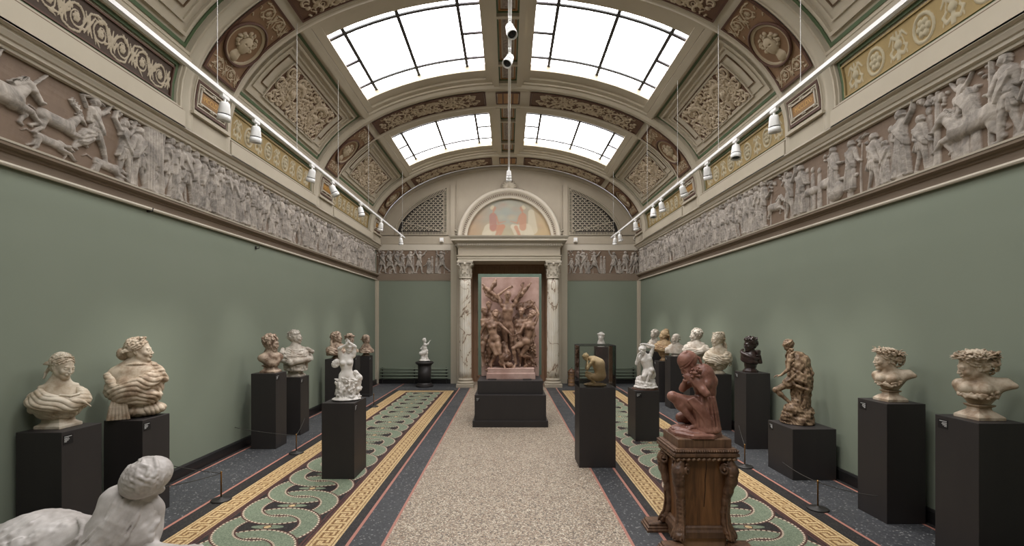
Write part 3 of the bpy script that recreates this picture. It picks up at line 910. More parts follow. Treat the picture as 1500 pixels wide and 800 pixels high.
def foliage(h, r, n=60, big=True):
    """dense panel: crossed scrolls, putti heads and leaves"""
    w, hh = h.w, h.h
    for i in range(n):
        cx, cy = r.uniform(.04*w, .96*w), r.uniform(.05*hh, .95*hh); R = r.uniform(.05, .12)*min(w, hh)*1.4
        a0 = r.uniform(0, 6.28); sg = r.choice((-1, 1)); pts = []
        for q in np.linspace(0, 1, 10): pts.append((cx+R*(1-.6*q)*math.cos(a0+sg*q*4.4), cy+R*(1-.6*q)*math.sin(a0+sg*q*4.4)))
        h.chain(pts, lambda u: R*(.26-.12*u), .003, .9)
    for i in range(n//2):
        cx, cy = r.uniform(.04*w, .96*w), r.uniform(.05*hh, .95*hh); h.ell((cx, cy), R*.5, R*.3, r.uniform(0, 3), .003, R*.3)

def medallion(h, r):
    """profile head inside a ring; field is square w = h"""
    w = h.w; c = (w/2, w/2); R = w*.5
    for k, (rr, z) in enumerate(((.94, .010), (.86, .004))):
        pts = [(c[0]+R*rr*math.cos(a), c[1]+R*rr*math.sin(a)) for a in np.linspace(0, 2*PI, 41)]
        h.chain(pts, R*.045, z*.3, .9)
    h.ell((c[0]+R*.02, c[1]-R*.02), R*.30, R*.42, 0, .008, R*.16); h.cap((c[0], c[1]-R*.35), (c[0]-R*.05, c[1]-R*.62), R*.17, R*.26, .004, .4)
    h.cap((c[0]+R*.3, c[1]+R*.02), (c[0]+R*.35, c[1]-R*.1), R*.06, None, .01)
    for s_ in (-1, 1): h.ell((c[0]+s_*R*.11, c[1]+R*.05), R*.06, R*.04, 0, cut=True, amp=R*.06)
    h.cap((c[0]-R*.08, c[1]-R*.22), (c[0]+R*.1, c[1]-R*.22), R*.03, None, .02)
    for i in range(34):
        a = r.uniform(-.2, PI+.5); q = r.uniform(.34, .56)*R
        h.ell((c[0]+q*math.cos(a), c[1]+q*math.sin(a)), R*.09, R*.06, r.uniform(0, 3), .004, R*.08)
# ------------------------------------------------------------------ the room shell
WX, YB, YF = 3.46, 12.55, -3.2
AV, BV, ZV = 3.3, 1.78, 3.9
RIBS = [-1.4, 1.95, 5.3, 8.65, 12.02]; RH = .42
Y0, Y1 = YF, YB

def W(ph, y, off=0.0):
    if ph < 0: return (-AV + off, y, ZV + ph)
    if ph > PI: return (AV - off, y, ZV - (ph - PI))
    c, s = math.cos(ph), math.sin(ph)
    nx, nz = c/AV, -s/BV; L = math.hypot(nx, nz)
    return (-AV*c + off*nx/L, y, ZV + BV*s + off*nz/L)
def Wnp(ph, y, off):
    c, s = np.cos(ph), np.sin(ph); nx, nz = c/AV, -s/BV; L = np.hypot(nx, nz)
    x = np.where(ph < 0, -AV+off, -AV*c + off*nx/L); z = np.where(ph < 0, ZV+ph, ZV + BV*s + off*nz/L)
    return np.stack([x, y+0*x, z], -1)

def pb(mb, p0, p1, y0, y1, o0, o1):
    n = max(2, int(abs(p1-p0)/.07)+1)
    return mb.loft([[W(p, y0, o0), W(p, y0, o1), W(p, y1, o1), W(p, y1, o0)] for p in np.linspace(p0, p1, n)])
def arcsp(ph): return 1.0 if ph < 0 or ph > PI else math.hypot(AV*math.sin(ph), BV*math.cos(ph))
def pframe(mb, p0, p1, y0, y1, w, o0, o1):
    """rectangular line frame of metric width w, measured inwards"""
    d0, d1 = w/arcsp(p0), w/arcsp(p1)
    pb(mb, p0, p0+d0, y0, y1, o0, o1); pb(mb, p1-d1, p1, y0, y1, o0, o1)
    pb(mb, p0+d0, p1-d1, y0, y0+w, o0, o1); pb(mb, p0+d0, p1-d1, y1-w, y1, o0, o1)
def inset(p0, p1, y0, y1, g): return p0+g/arcsp(p0), p1-g/arcsp(p1), y0+g, y1-g

def struct(name, mb, mat, parent=None, smooth=False, bevel=0):
    o = mb.build(name, mat, parent, smooth, bevel=bevel)
    if not parent: o['kind'] = 'structure'
    return o

# floor and walls
struct('floor', MB().box(-WX-.2, WX+.2, YF-.2, 13.4, -.15, 0), M['floor'])
for side, nm in ((-1, 'left'), (1, 'right')):
    a, b = sorted((side*WX, side*(WX+.2)))
    struct('wall_'+nm, MB().box(a, b, YF-.2, YB+.2, 0, 3.7), M['wall'])
struct('wall_front', MB().box(-WX, WX, YF-.2, YF, 0, 5.9), M['wall'])
DX0, DX1, DZ = -.93, .99, 3.16
mb = MB()
mb.box(-WX, DX0, YB, YB+.2, 0, 2.80); mb.box(DX1, WX, YB, YB+.2, 0, 2.80)
struct('wall_back', mb, M['wall'])
mb = MB(); mb.box(-WX, DX0, YB, YB+.2, 2.80, 3.60); mb.box(DX1, WX, YB, YB+.2, 2.80, 3.60); mb.box(-WX, WX, YB, YB+.2, 3.60, 3.9); mb.box(DX0, DX1, YB, YB+.2, DZ, 3.6)
n = 48
top = [W(PI*i/n, YB-.03, -.05) for i in range(n+1)]
mb.loft([[ (p[0], YB, 3.88) for p in top], [(p[0], YB, p[2]) for p in top], [(p[0], YB+.2, p[2]) for p in top]], closed=False)
up = struct('wall_lunette', mb, M['plaster2'])
# doorway recess with panelled door
mb = MB(); mb.box(DX0-.02, DX0, YB, YB+.75, 0, DZ); mb.box(DX1, DX1+.02, YB, YB+.75, 0, DZ); mb.box(DX0, DX1, YB, YB+.75, DZ, DZ+.02)
struct('trim_1', mb, M['doorwood'])
door = empty('door_1', (0, 0, 0), kind='structure')
for s_ in (-1, 1):
    x0, x1 = (DX0, (DX0+DX1)/2-.003) if s_ < 0 else ((DX0+DX1)/2+.003, DX1)
    mb = MB().box(x0, x1, YB+.42, YB+.46, 0, DZ-.32)
    for z0, z1 in ((.12, .75), (.87, 1.75), (1.87, 2.72)):
        mb.box(x0+.1, x1-.1, YB+.40, YB+.42, z0, z0+.03); mb.box(x0+.1, x1-.1, YB+.40, YB+.42, z1-.03, z1)
        mb.box(x0+.1, x0+.13, YB+.40, YB+.42, z0, z1); mb.box(x1-.13, x1-.1, YB+.40, YB+.42, z0, z1)
    lf = mb.build('door_leaf', M['doorwood'], door)
mb = MB().box(DX0, DX1, YB+.35, YB+.46, DZ-.32, DZ); mb.box(DX0, DX1, YB+.32, YB+.35, DZ-.34, DZ-.30); mb.box(DX0, DX1, YB+.32, YB+.35, DZ-.04, DZ)
mb.lathe([(0, DZ-.19), (.03, DZ-.18), (0, DZ-.15)], 8, ((DX0+DX1)/2, YB+.34))
mb.build('transom', M['doorwood'], door)
mb = MB(); xm = (DX0+DX1)/2
for s_ in (-1, 1): mb.tube([(xm+s_*.06, YB+.42, 1.05), (xm+s_*.06, YB+.36, 1.05), (xm+s_*.14, YB+.36, 1.05)], .012)
mb.build('door_handle', M['brass'], door, True)

# ceiling shell
ph_w0, ph_w1 = .795, 1.475   # skylight span along the arc
WL = .9                      # half length of the skylights
mb = MB(); oS = -.10
def shell(p0, p1, y0, y1):
    n = max(2, int((p1-p0)/.06)+1)
    mb.loft([[W(p, y0, oS), W(p, y1, oS)] for p in np.linspace(p0, p1, n)], closed=False)
bays = [(RIBS[i]+RIBS[i+1])/2 for i in range(4)]
cuts = [YF] + [v for c in bays for v in (c-WL, c+WL)] + [YB]
for i in range(len(cuts)-1):
    y0, y1 = cuts[i], cuts[i+1]
    if i % 2 == 0: shell(-.30, PI+.30, y0, y1)
    else:
        shell(-.30, ph_w0, y0, y1); shell(ph_w1, PI-ph_w1, y0, y1); shell(PI-ph_w0, PI+.30, y0, y1)
ceil = mb.build('ceiling', M['plaster'], smooth=True); ceil['kind'] = 'structure'

# springing band and cornice (continuous along the side walls)
CPROF = [(WX+.02, 3.50), (3.42, 3.50), (3.415, 3.525), (3.385, 3.53), (3.38, 3.555), (3.365, 3.56), (3.345, 3.59), (3.34, 3.612), (3.30, 3.618), (3.30, 3.635), (3.325, 3.64), (WX+.02, 3.66)]
LPROF = [(WX+.02, 2.715), (3.43, 2.715), (3.425, 2.735), (3.44, 2.742), (3.44, 2.80), (3.425, 2.806), (3.42, 2.825), (3.375, 2.835), (3.37, 2.865), (3.40, 2.875), (WX+.02, 2.885)]
BPROF = [(WX+.02, 0), (3.435, 0), (3.435, .10), (3.445, .115), (WX+.02, .12)]
def side_ext(prof, s, y0, y1):
    return MB().loft([[(s*x, y, z) for x, z in (prof if s < 0 else prof[::-1])] for y in (y0, y1)])
for s, nm in ((-1, 'left'), (1, 'right')):
    c = side_ext(CPROF, s, YF, YB); struct('trim_%d' % (2 if s < 0 else 3), c, M['trim'])
    lo = [p for p in LPROF]
    struct('trim_%d' % (4 if s < 0 else 5), side_ext(lo, s, YF, YB), M['taupe'])
    struct('trim_%d' % (6 if s < 0 else 7), side_ext([(3.45, 2.858), (3.366, 2.858), (3.362, 2.872), (3.40, 2.882), (3.45, 2.89)], s, YF, YB), M['trim'])
    struct('trim_%d' % (8 if s < 0 else 9), side_ext([(3.45, 2.71), (3.425, 2.71), (3.418, 2.722), (3.425, 2.737), (3.45, 2.737)], s, YF, YB), M['trim'])
    struct('baseboard_'+nm, side_ext(BPROF, s, YF, YB), M['skirt'])

def refl(src, name=None, mx=False, y=0.0, parent=None):
    """copy an object (with children) shifted along the hall, optionally mirrored across the centre line"""
    c = src.copy(); COL.objects.link(c); c.parent = parent if parent else src.parent
    c.location = (0, y, 0)
    if mx: c.scale = (-1, 1, 1)
    for ch in list(src.children):
        if ch is not c:
            d = ch.copy(); COL.objects.link(d); d.parent = c
    return c

# ribs --------------------------------------------------------------
rprof = [(-RH, -.12), (-RH, -.03), (-RH+.015, -.028), (-RH+.02, -.012), (-RH+.04, -.010), (-RH+.045, .0), (-.325, 0), (-.318, -.008), (-.31, .004), (-.30, .004), (-.292, -.008)]
rprof = rprof + [(-y, o) for y, o in rprof[::-1]]
ts = np.linspace(-.27, PI+.27, 110)
rib = MB().sweep([p for p in rprof], lambda t, p: W(t, p[0], p[1]), ts).build('rib', M['plaster'], ceil, True, loc=(0, RIBS[2], 0))
# decoration of one side of a rib, kept at local y = 0
rr = random.Random(11)
h = HF(.50, .90, .006); medallion_h = HF(.50, .50, .005); medallion(medallion_h, rr)
scroll_h = HF(.50, .20, .005)
big = HF(.52, .96, .0055)
scroll(big, .03, .27, .10, .085, rr, True, 1.1); scroll(big, .25, .49, .10, .085, rr, True, 1.1); scroll(big, .03, .27, .86, .085, rr, True, 1.1); scroll(big, .25, .49, .86, .085, rr, True, 1.1)
for k_ in range(26):
    q_ = (rr.uniform(.03, .49), rr.choice((rr.uniform(.02, .22), rr.uniform(.74, .94)))); a_ = rr.uniform(0, 6.28); big.chain([q_, (q_[0]+.03*math.cos(a_), q_[1]+.03*math.sin(a_)), (q_[0]+.045*math.cos(a_+.7), q_[1]+.045*math.sin(a_+.7))], lambda u: .008-.005*u, .002, .9)
# overlay the round
mh = HF(.52, .52, .0055)
medallion(mh, rr)
oy = int((.96-.52)/2/ (big.y[1]-big.y[0])); q = mh.H.shape
XX, YY = np.meshgrid(mh.x-.26, mh.y-.26, indexing='ij'); inside = XX**2+YY**2 < .255**2
sub = big.H[:q[0], oy:oy+q[1]]; sub[inside[:sub.shape[0], :sub.shape[1]]] = mh.H[:sub.shape[0], :sub.shape[1]][inside[:sub.shape[0], :sub.shape[1]]]
def vmap(p0, p1, y0, y1, off, sc=1.0, swap=False, w=None, h_=None):
    """height field x -> along the hall, y -> up the vault (swap: other way round)"""
    def fn(X, Y, H):
        u, v = (X/w, Y/h_) if not swap else (Y/h_, X/w)
        return Wnp(p0+(p1-p0)*v, y0+(y1-y0)*u, off + H*sc)
    return fn
rib0 = rib
dec = []
pm0, pm1 = .255, .705
dec.append(big.mesh('medallion_panel', M['orn_red'], vmap(pm0, pm1, -.26, .26, .006, w=.52, h_=.96), rib, cap_h=.012))
lp = HF(.46, 1.9, .008); 
for k in range(2): foliage(lp, rr, 70)
for i in range(3): 
    for s_ in (-1, 1): lp.chain([(.23+s_*.03, .3+i*.6), (.23+s_*.16, .4+i*.6), (.23+s_*.1, .55+i*.6)], .02, .006)
dec.append(lp.mesh('arched_panel', M['orn_pale'], vmap(.77, 1.44, -.23, .23, .004, w=.46, h_=1.9), rib, cap_h=.014))
mb = MB(); pframe(mb, pm0-.012, pm1+.01, -.285, .285, .026, 0, .014)
ph = (pm0+pm1)/2
pts = [W(ph + .262*math.sin(a)/arcsp(ph), .262*math.cos(a), .022) for a in np.linspace(0, 2*PI, 49)]
mb.tube(pts, .015, 6)
pframe(mb, .76, 1.45, -.26, .26, .028, 0, .014)
pframe(mb, -.012, .165, -.275, .275, .022, 0, .012)
dec.append(mb.build('panel_border', M['maroon'], rib))
mb = MB(); pts = [W(ph + .285*math.sin(a)/arcsp(ph), .285*math.cos(a), .012) for a in np.linspace(0, 2*PI, 49)]
pframe(mb, .01, .148, -.25, .25, .012, 0, .016)
pframe(mb, -.05, .20, -.31, .31, .012, 0, .02); pb(mb, -.085, -.055, -.33, .33, 0, .035); 
dec.append(mb.build('panel_moulding', M['plaster'], rib))
mb = MB(); pb(mb, .022, .136, -.235, .235, 0, .008)
dec.append(mb.build('inscription_ground', M['brownline'], rib))
# strapwork cartouche
mb = MB(); pframe(mb, .034, .126, -.215, .215, .016, .008, .024)
for yy in (-.2, 0, .2):
    for pp in (.034, .126):
        c0 = W(pp, yy, .02); mb.tube([W(pp, yy-.012, .016), W(pp+.001, yy+.012, .016)], .018, 10)
        mb.tube([W(pp+.004*(-1 if pp < .1 else 1), yy-.03, .014), W(pp+.004*(-1 if pp < .1 else 1), yy+.03, .014)], .010, 8)
dec.append(mb.build('cartouche', M['trim'], rib))
mb = MB(); pb(mb, .05, .11, -.199, .199, .006, .012)
dec.append(mb.build('inscription_band', M['ochre'], rib))
mb = MB(); pb(mb, 1.515, PI/2, -.20, .20, 0, .008); dec.append(mb.build('crown_panel', M['orange'], rib))
mb = MB(); pframe(mb, 1.505, PI/2+.03, -.22, .22, .02, 0, .013); dec.append(mb.build('panel_border', M['maroon'], rib))
for d in dec: d.location = (0, 0, 0)
mir = []
for d in dec:
    c = d.copy(); COL.objects.link(c); c.parent = rib; c.scale = (-1, 1, 1); mir.append(c)
for c_ in RIBS[:2] + RIBS[3:]:
    refl(rib, y=c_, parent=ceil)
# inscriptions on the visible plaques
def plaque_text(body, s, yc):
    vs, fs = text_mesh(body, .075, .0015)
    out = []
    for x, y, z in vs:
        ph_ = .08 + y/arcsp(.08)
        q = W(ph_, 0, .0135 + z)
        if s < 0: out.append((q[0], yc + x*.92, q[2]))
        else: out.append((-q[0], yc - x*.92, q[2]))
    o = mesh_obj('inscription', out, fs, M['gilt'], ceil)
for s in (-1, 1):
    for c_, t in zip(RIBS[2:], ('·MCCLDXI·', 'MDCXLV', 'MDCCIX')):
        plaque_text(t, s, c_)

# bays ---------------------------------------------------------------
BL = (RIBS[3]-RIBS[2])/2 - RH      # half clear length of a bay
long_dark = HF(2*BL-.40, .23, .006); scroll(long_dark, .02, long_dark.w-.02, .115, .095, rr)
long_gold = HF(2*BL-.40, .23, .006)
x_ = .1
for i in range(9):
    cx = .12 + i*(long_gold.w-.24)/8
    if i % 2:  # roundel with rosette
        long_gold.chain([(cx+.085*math.cos(a), .115+.085*math.sin(a)) for a in np.linspace(0, 2*PI, 20)], .012, .002, .9)
        for p in range(6): long_gold.ell((cx+.04*math.cos(p*PI/3), .115+.04*math.sin(p*PI/3)), .022, .022, 0, .002, .02)
        long_gold.ell((cx, .115), .02, .02, 0, .004, .025)
    else:      # candelabrum and leaves
        long_gold.cap((cx, .03), (cx, .2), .018, .01, .002); long_gold.ell((cx, .12), .035, .03, 0, .002, .02)
        for s_ in (-1, 1):
            long_gold.chain([(cx, .07), (cx+s_*.05, .05), (cx+s_*.08, .09), (cx+s_*.05, .11)], lambda u: .014-.006*u, .002)
            long_gold.chain([(cx, .15), (cx+s_*.05, .19), (cx+s_*.085, .15)], lambda u: .013-.006*u, .002)
            long_gold.chain([(cx+s_*.03, .2), (cx+s_*.08, .04)], lambda u: .007, .001)
pl0, pl1 = .0, .155
fieldW = lambda hf: vmap(pl0-.035, pl1+.005, -(BL-.20), BL-.20, -.066, w=hf.w, h_=.23)
relief = HF(1.62, .56, .006)
for i in range(2):
    c0 = (.42+.78*i, .28)
    relief.chain([(c0[0]+.22*(1-.7*q)*math.cos(4.8*q+i), c0[1]+.22*(1-.7*q)*math.sin(4.8*q+i)) for q in np.linspace(0, 1, 14)], lambda u: .045-.015*u, .006)
    relief.ell(c0, .05, .06, 0, .012, .045); relief.cap((c0[0], c0[1]-.06), (c0[0]+.03, c0[1]-.22), .055, .03, .008)
foliage(relief, rr, 150); foliage(relief, rr, 60)
for k_ in range(170):
    relief.ell((rr.uniform(.02, 1.6), rr.uniform(.02, .54)), rr.uniform(.010, .022), .007, rr.uniform(0, 3), 0, .016, True)
def bay(c, relief_on, lft_long):
    nonloc = []
    B = empty('vault_bay', (0, c, 0), parent=ceil)
    for side in (-1, 1):
        def put(mbx, nm, mat, smooth=False):
            o = mbx.build(nm, mat, B, smooth)
            if side > 0: o.scale = (-1, 1, 1)
            return o
        # springing band, dividers, stepped mouldings
        mb = MB()
        pb(mb, -.28, -.105, -BL-.01, BL+.01, -.12, 0)
        pb(mb, -.105, -.09, -BL, BL, -.12, -.02); pb(mb, .205, .232, -BL-.01, BL+.01, -.12, -.02); pb(mb, .232, .245, -BL, BL, -.12, -.05)
        pframe(mb, -.09, .205, -BL, BL, .022, -.12, -.03); pframe(mb, -.066, .194, -BL+.024, BL-.024, .02, -.12, -.055)
        p0, p1, a, b = .245, .735, -BL, BL
        pframe(mb, p0, p1, a, b, .025, -.12, -.045)
        q = inset(p0, p1, a, b, .12); pframe(mb, *q, .03, -.12, -.07); q2 = inset(p0, p1, a, b, .21); pframe(mb, *q2, .02, -.12, -.085)
        pb(mb, .735, .755, -BL-.01, BL+.01, -.12, -.03)
        # deep frame around the skylight
        pframe(mb, .755, 1.505, -BL, BL, .05, -.12, -.035)
        pframe(mb, .755+.022, 1.505-.015, -BL+.05, BL-.05, .10, -.12, -.065)
        put(mb, 'stepped_moulding', M['plaster'])
        mb = MB(); q = inset(p0, p1, a, b, .045); pframe(mb, *q, .032, -.12, -.09)
        pframe(mb, -.052, .183, -BL+.05, BL-.05, .03, -.12, -.08)
        put(mb, 'green_border', M['green'])
        mb = MB(); pb(mb, -.10, -.088, -BL, BL, -.03, -.015); 
        q = inset(p0, p1, a, b, .30); pframe(mb, *q, .012, -.12, -.088)
        put(mb, 'umber_border', M['brownline'])
        dark = (side < 0 and c < RIBS[2])
        hf = long_dark if dark else long_gold
        o = hf.mesh('scroll_panel', M['orn_dark'] if dark else M['orn_gold'], vmap(-.012, .145, -(BL-.115), BL-.115, -.085, w=hf.w, h_=.23), B, cap_h=.010)
        if side > 0: o.scale = (-1, 1, 1)
        mb = MB(); pframe(mb, -.020, .153, -BL+.09, BL-.09, .014, -.12, -.072)
        put(mb, 'field_border', M['maroon'] if dark else M['orn_gold'])
        if relief_on:
            o = relief.mesh('relief_panel', M['orn_pale'], vmap(.355, .60, -.78, .78, -.085, w=relief.w, h_=.56), B, cap_h=.016)
            if side > 0: o.scale = (-1, 1, 1)
            mb = MB(); pframe(mb, .345, .61, -.80, .80, .02, -.12, -.078); put(mb, 'relief_border', M['plaster'])
        else:
            mb = MB(); pb(mb, .40, .56, -.62, .62, -.12, -.09); put(mb, 'painted_field', M['orange'])
            mb = MB(); pframe(mb, .385, .575, -.66, .66, .03, -.12, -.082); put(mb, 'relief_border', M['brownline'])
            mb = MB(); q = inset(.385, .575, -.66, .66, .075); pframe(mb, *q, .02, -.12, -.084); put(mb, 'painted_line', M['trim'])
    # crown beam between the two skylights
    mb = MB(); pc = 1.50
    pb(mb, pc, pc+.025, -BL-.01, BL+.01, -.12, -.01); pb(mb, PI-pc-.025, PI-pc, -BL-.01, BL+.01, -.12, -.01)
    for yy in (-BL, -.60, .60, BL-.06): pb(mb, pc, PI-pc, yy, yy+.055, -.12, -.03)
    mb.build('crown_beam', M['plaster'], B)
    for y0, y1 in ((-BL+.055, -.60), (-.545, .60), (.655, BL-.06)):
        mb = MB(); pframe(mb, pc+.025, PI-pc-.025, y0, y1, .02, -.12, -.08); mb.build('green_border', M['green'], B)
        mb = MB(); pframe(mb, pc+.034, PI-pc-.034, y0+.03, y1-.03, .026, -.12, -.085); mb.build('ochre_border', M['orange'], B)
        mb = MB(); pb(mb, pc+.048, PI-pc-.048, y0+.07, y1-.07, -.12, -.088); mb.build('crown_field', M['orn_crown'], B)
M['orn_crown'] = stone('crown_scroll_field', (158, 146, 134), (112, 98, 92), 26, .7, .2, obj=False)
for k, c in enumerate(bays): bay(c, k >= 2, True)

# skylights -----------------------------------------------------------
wn = 1
fr_p = [0, .135, .49, .85, 1]; fr_y = [0, .14, .86, 1]
for k, c in enumerate(bays):
    for side in (-1, 1):
        P = (lambda f: ph_w0 + f*(ph_w1-ph_w0))
        w = empty('window_%d' % wn, (0, c, 0), kind='structure'); wn += 1
        og = -.20
        mb = MB()
        pframe(mb, ph_w0, ph_w1, -WL, WL, .02, og-.02, -.10)      # reveal
        f = mb.build('window_frame', M['frame'], w)
        mb = MB()
        ly = [-WL + 2*WL*t for t in fr_y]; lp_ = [P(t) for t in fr_p]
        bw = .022
        for p in lp_[1:-1]: d = bw/arcsp(p); pb(mb, p-d, p+d, -WL, WL, og-.01, og+.022)
        for y in ly[1:-1]: pb(mb, ph_w0, ph_w1, y-bw, y+bw, og-.01, og+.018)
        for a, b in ((0, 1), (3, 4)): pb(mb, lp_[a], lp_[b], -bw, bw, og-.01, og+.016)
        g = mb.build('glazing_bar', M['lead'], w)
        V = []; Q = []; T = []
        r3 = random.Random(k*5+side)
        for a in range(4):
            ys = ly if a in (1, 2) else [ly[0], ly[1], 0, ly[2], ly[3]]
            for j in range(len(ys)-1):
                t = r3.choice((0, 0, .2, .5)) if a in (1, 2) or k != 2 else r3.choice((.3, .8, 1))
                nn = 5
                for q_ in range(nn):
                    pa = lp_[a] + (lp_[a+1]-lp_[a])*q_/nn; pc_ = lp_[a] + (lp_[a+1]-lp_[a])*(q_+1)/nn
                    b0 = len(V); V += [W(pa, ys[j], og), W(pc_, ys[j], og), W(pc_, ys[j+1], og), W(pa, ys[j+1], og)]
                    Q.append((b0, b0+1, b0+2, b0+3)); T += [t]*4
        gp = np_mesh('glass_panes', np.array(V), np.array(Q), M['pane'], w, False, attr={'tint': np.array(T)})
        if side > 0:
            for o in (f, g, gp): o.scale = (-1, 1, 1)

# ------------------------------------------------------------------ friezes
def backdrop(h, clear=None):
    """shallow crowd, trees and drapery behind the main figures"""
    r = random.Random(17); x = .06
    while x < h.w-.06:
        if clear and clear[0] < x < clear[1]: x = clear[1]
        k = r.random(); H_ = r.uniform(.50, .60)
        if k < .45:
            h.cap((x, .03), (x+.01, H_*.75), .045, .035, .002, .22); h.ell((x+.01, H_*.86), .028, .036, 0, .002, .014)
            for i in range(5): h.cap((x-.035+.018*i, .03), (x-.02+.012*i, H_*.7), .007, .005, .005, .9)
        elif k < .65:
            h.chain([(x, .02), (x+.01, .25), (x-.01, .5)], lambda u: .014-.006*u, .002, .8)
            for i in range(10): h.ell((x+r.uniform(-.08, .08), .53+r.uniform(-.05, .08)), .022, .013, r.uniform(0, 3), .003, .014)
        x += r.uniform(.06, .15)
def frieze_mesh(name, w, paint, fn, label, flip, res=.006, hgt=.66):
    h = HF(w, hgt, res); backdrop(h, (4.1, 5.25) if paint is left_paint else None); paint(h); h.noise(.0011, 60, 3); h.noise(.0006, 190, 5)
    h.H = np.clip(h.H, 0, .075)
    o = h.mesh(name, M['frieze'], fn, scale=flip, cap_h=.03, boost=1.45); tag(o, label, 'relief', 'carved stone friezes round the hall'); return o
FZ = 2.875
def dense(h, x0, x1, r, step=.15):
    x = x0
    while x < x1:
        fig2d(h, x, .012+r.uniform(0, .02), r.uniform(.59, .64), r)
        if r.random() < .35: fig2d(h, x+.07, .03, r.uniform(.50, .57), r)
        if r.random() < .18: fig2d(h, x+.06, .01, r.uniform(.28, .36), r, 'chiton')
        x += step*r.uniform(.75, 1.25)
def trees(h, x0, x1, r):
    for i in range(int((x1-x0)/.035)):
        h.ell((r.uniform(x0, x1), r.uniform(.52, .63)), .022, .014, r.uniform(0, 3), .008, .02)
YS = -1.0
def left_paint(h):
    r = random.Random(3); o = lambda d: d - YS
    dense(h, .1, o(3.0), r)
    quad2d(h, o(3.22), .33, .50, r, 'horse'); h.cap((o(3.42), .44), (o(3.56), .60), .009, .007, .02); fig2d(h, o(3.13), .2, .42, r, 'arm', 1)
    quad2d(h, o(3.66), .29, .42, r, 'stag'); quad2d(h, o(3.60), .12, .34, r, 'hound'); quad2d(h, o(4.12), .10, .40, r, 'hound')
    fig2d(h, o(3.98), .10, .53, r, 'run', 1)
    h.chain([(o(3.90), .52), (o(3.86), .60), (o(3.97), .63), (o(4.06), .60)], .008, .02)
    for i in range(7): h.chain([(o(3.95), .34-.012*i), (o(3.88), .33-.02*i), (o(3.84), .28-.012*i)], .012, .02+.006*(i % 2))
    trees(h, o(4.1), o(4.75), r)
    for x in (4.28, 4.46): fig2d(h, o(x), .02, .56, r, 'man')
    h.cap((o(4.37), .02), (o(4.38), .6), .022, .014, .004)
    # hanging cloth
    h.cap((o(4.62), .06), (o(4.62), .60), .10, None, .012, .12); 
    for i in range(6): h.cap((o(4.53+.035*i), .03), (o(4.53+.035*i+.01), .61), .012, .010, .03)
    h.cap((o(4.74), .0), (o(4.76), .62), .02, .016, .02); fig2d(h, o(4.66), .01, .26, r, 'chiton')
    dense(h, o(4.86), h.w-.06, r)
def lmap(X, Y, H): return np.stack([-WX + .004 + H, YS + X, FZ + Y], -1)
def rmap(X, Y, H): return np.stack([WX - .004 - H, YS + X, FZ + Y], -1)
frieze_mesh('relief_frieze', YB-.12-YS, left_paint, lmap, 'long carved stone frieze with leaping stag and hounds on the left wall', 1)
def right_paint(h):
    r = random.Random(8); o = lambda d: d - YS
    dense(h, .1, o(3.0), r)
    dd = lambda px: 2422/(px-744.0)
    quad2d(h, o(3.55), .24, .52, r, 'horse', 1); fig2d(h, o(3.62), .24, .38, r, 'arm', 1)
    for i in range(6): h.chain([(o(3.55)+.02*i, .50-.01*i), (o(3.50)+.015*i, .36), (o(3.47)+.02*i, .24)], .012, .03)
    fig2d(h, o(3.28), .02, .60, r, 'man'); fig2d(h, o(3.12), .02, .6, r, 'arm'); h.cap((o(3.40), .0), (o(3.40), .62), .010, .008, .02)
    h.cap((o(3.84), .02), (o(3.83), .60), .020, .014, .01)
    for i in range(14): h.ell((o(3.90+r.uniform(-.12, .12)), .58+r.uniform(-.04, .04)), .025, .018, r.uniform(0, 3), .006, .018)
    fig2d(h, o(3.98), .02, .47, r, 'man'); fig2d(h, o(4.17), .02, .60, r, 'chiton', -1); fig2d(h, o(4.36), .02, .40, r, 'chiton', 1); fig2d(h, o(4.50), .02, .52, r, 'man')
    h.cap((o(4.72), .22), (o(4.95), .24), .02, None, .01); fig2d(h, o(4.80), .08, .5, r, 'stand')
    h.cap((o(5.02), .26), (o(5.2), .26), .055, None, .01, .4); h.ell((o(5.02), .14), .12, .11, 0, .006, .035); fig2d(h, o(5.05), .14, .47, r, 'stand')
    h.cap((o(5.36), .24), (o(5.56), .24), .045, .045, .01, .4); 
    for x in (5.36, 5.42, 5.5, 5.56): h.cap((o(x), .04), (o(x), .2), .010, None, .01)
    fig2d(h, o(5.62), .02, .58, r, 'chiton'); fig2d(h, o(5.84), .02, .56, r, 'arm', -1)
    quad2d(h, o(6.16), .24, .34, r, 'horse', -1); trees(h, o(5.9), o(6.6), r)
    dense(h, o(6.45), h.w-.06, r)
frieze_mesh('relief_frieze', YB-.12-YS, right_paint, rmap, 'long carved stone frieze with a rider and robed crowd on the right wall', -1)
def bl(h):
    r = random.Random(5)
    for i, x in enumerate((.16, .36, .56, .86, 1.12)): fig2d(h, x, .02, .58, r, 'run' if i in (1, 2, 3) else 'arm', 1)
    fig2d(h, 1.38, .02, .40, r, 'chiton', -1); fig2d(h, 1.72, .02, .58, r, 'run', -1); fig2d(h, .68, .03, .5, r, 'arm')
def br(h):
    r = random.Random(6)
    for x, H_, k in ((.10, .4, 'man'), (.26, .58, 'arm'), (.42, .56, 'arm'), (.54, .35, 'chiton'), (.70, .56, 'run'), (1.20, .56, 'walk'), (1.36, .38, 'chiton'), (1.5, .58, 'man'), (1.70, .55, 'walk'), (1.78, .5, 'arm')):
        fig2d(h, x, .02, H_, r, k)
    quad2d(h, 1.48, .10, .26, r, 'hound', 1)
def bmap(x0):
    return lambda X, Y, H: np.stack([x0 + X, YB - .004 - H, FZ + Y], -1)
frieze_mesh('relief_frieze', 1.945, bl, bmap(-3.45), 'short carved frieze of running figures left of the doorway', 1, .005, .64)
frieze_mesh('relief_frieze', 1.88, br, bmap(1.57), 'short carved frieze of dancers and a hound right of the doorway', 1, .005, .64)

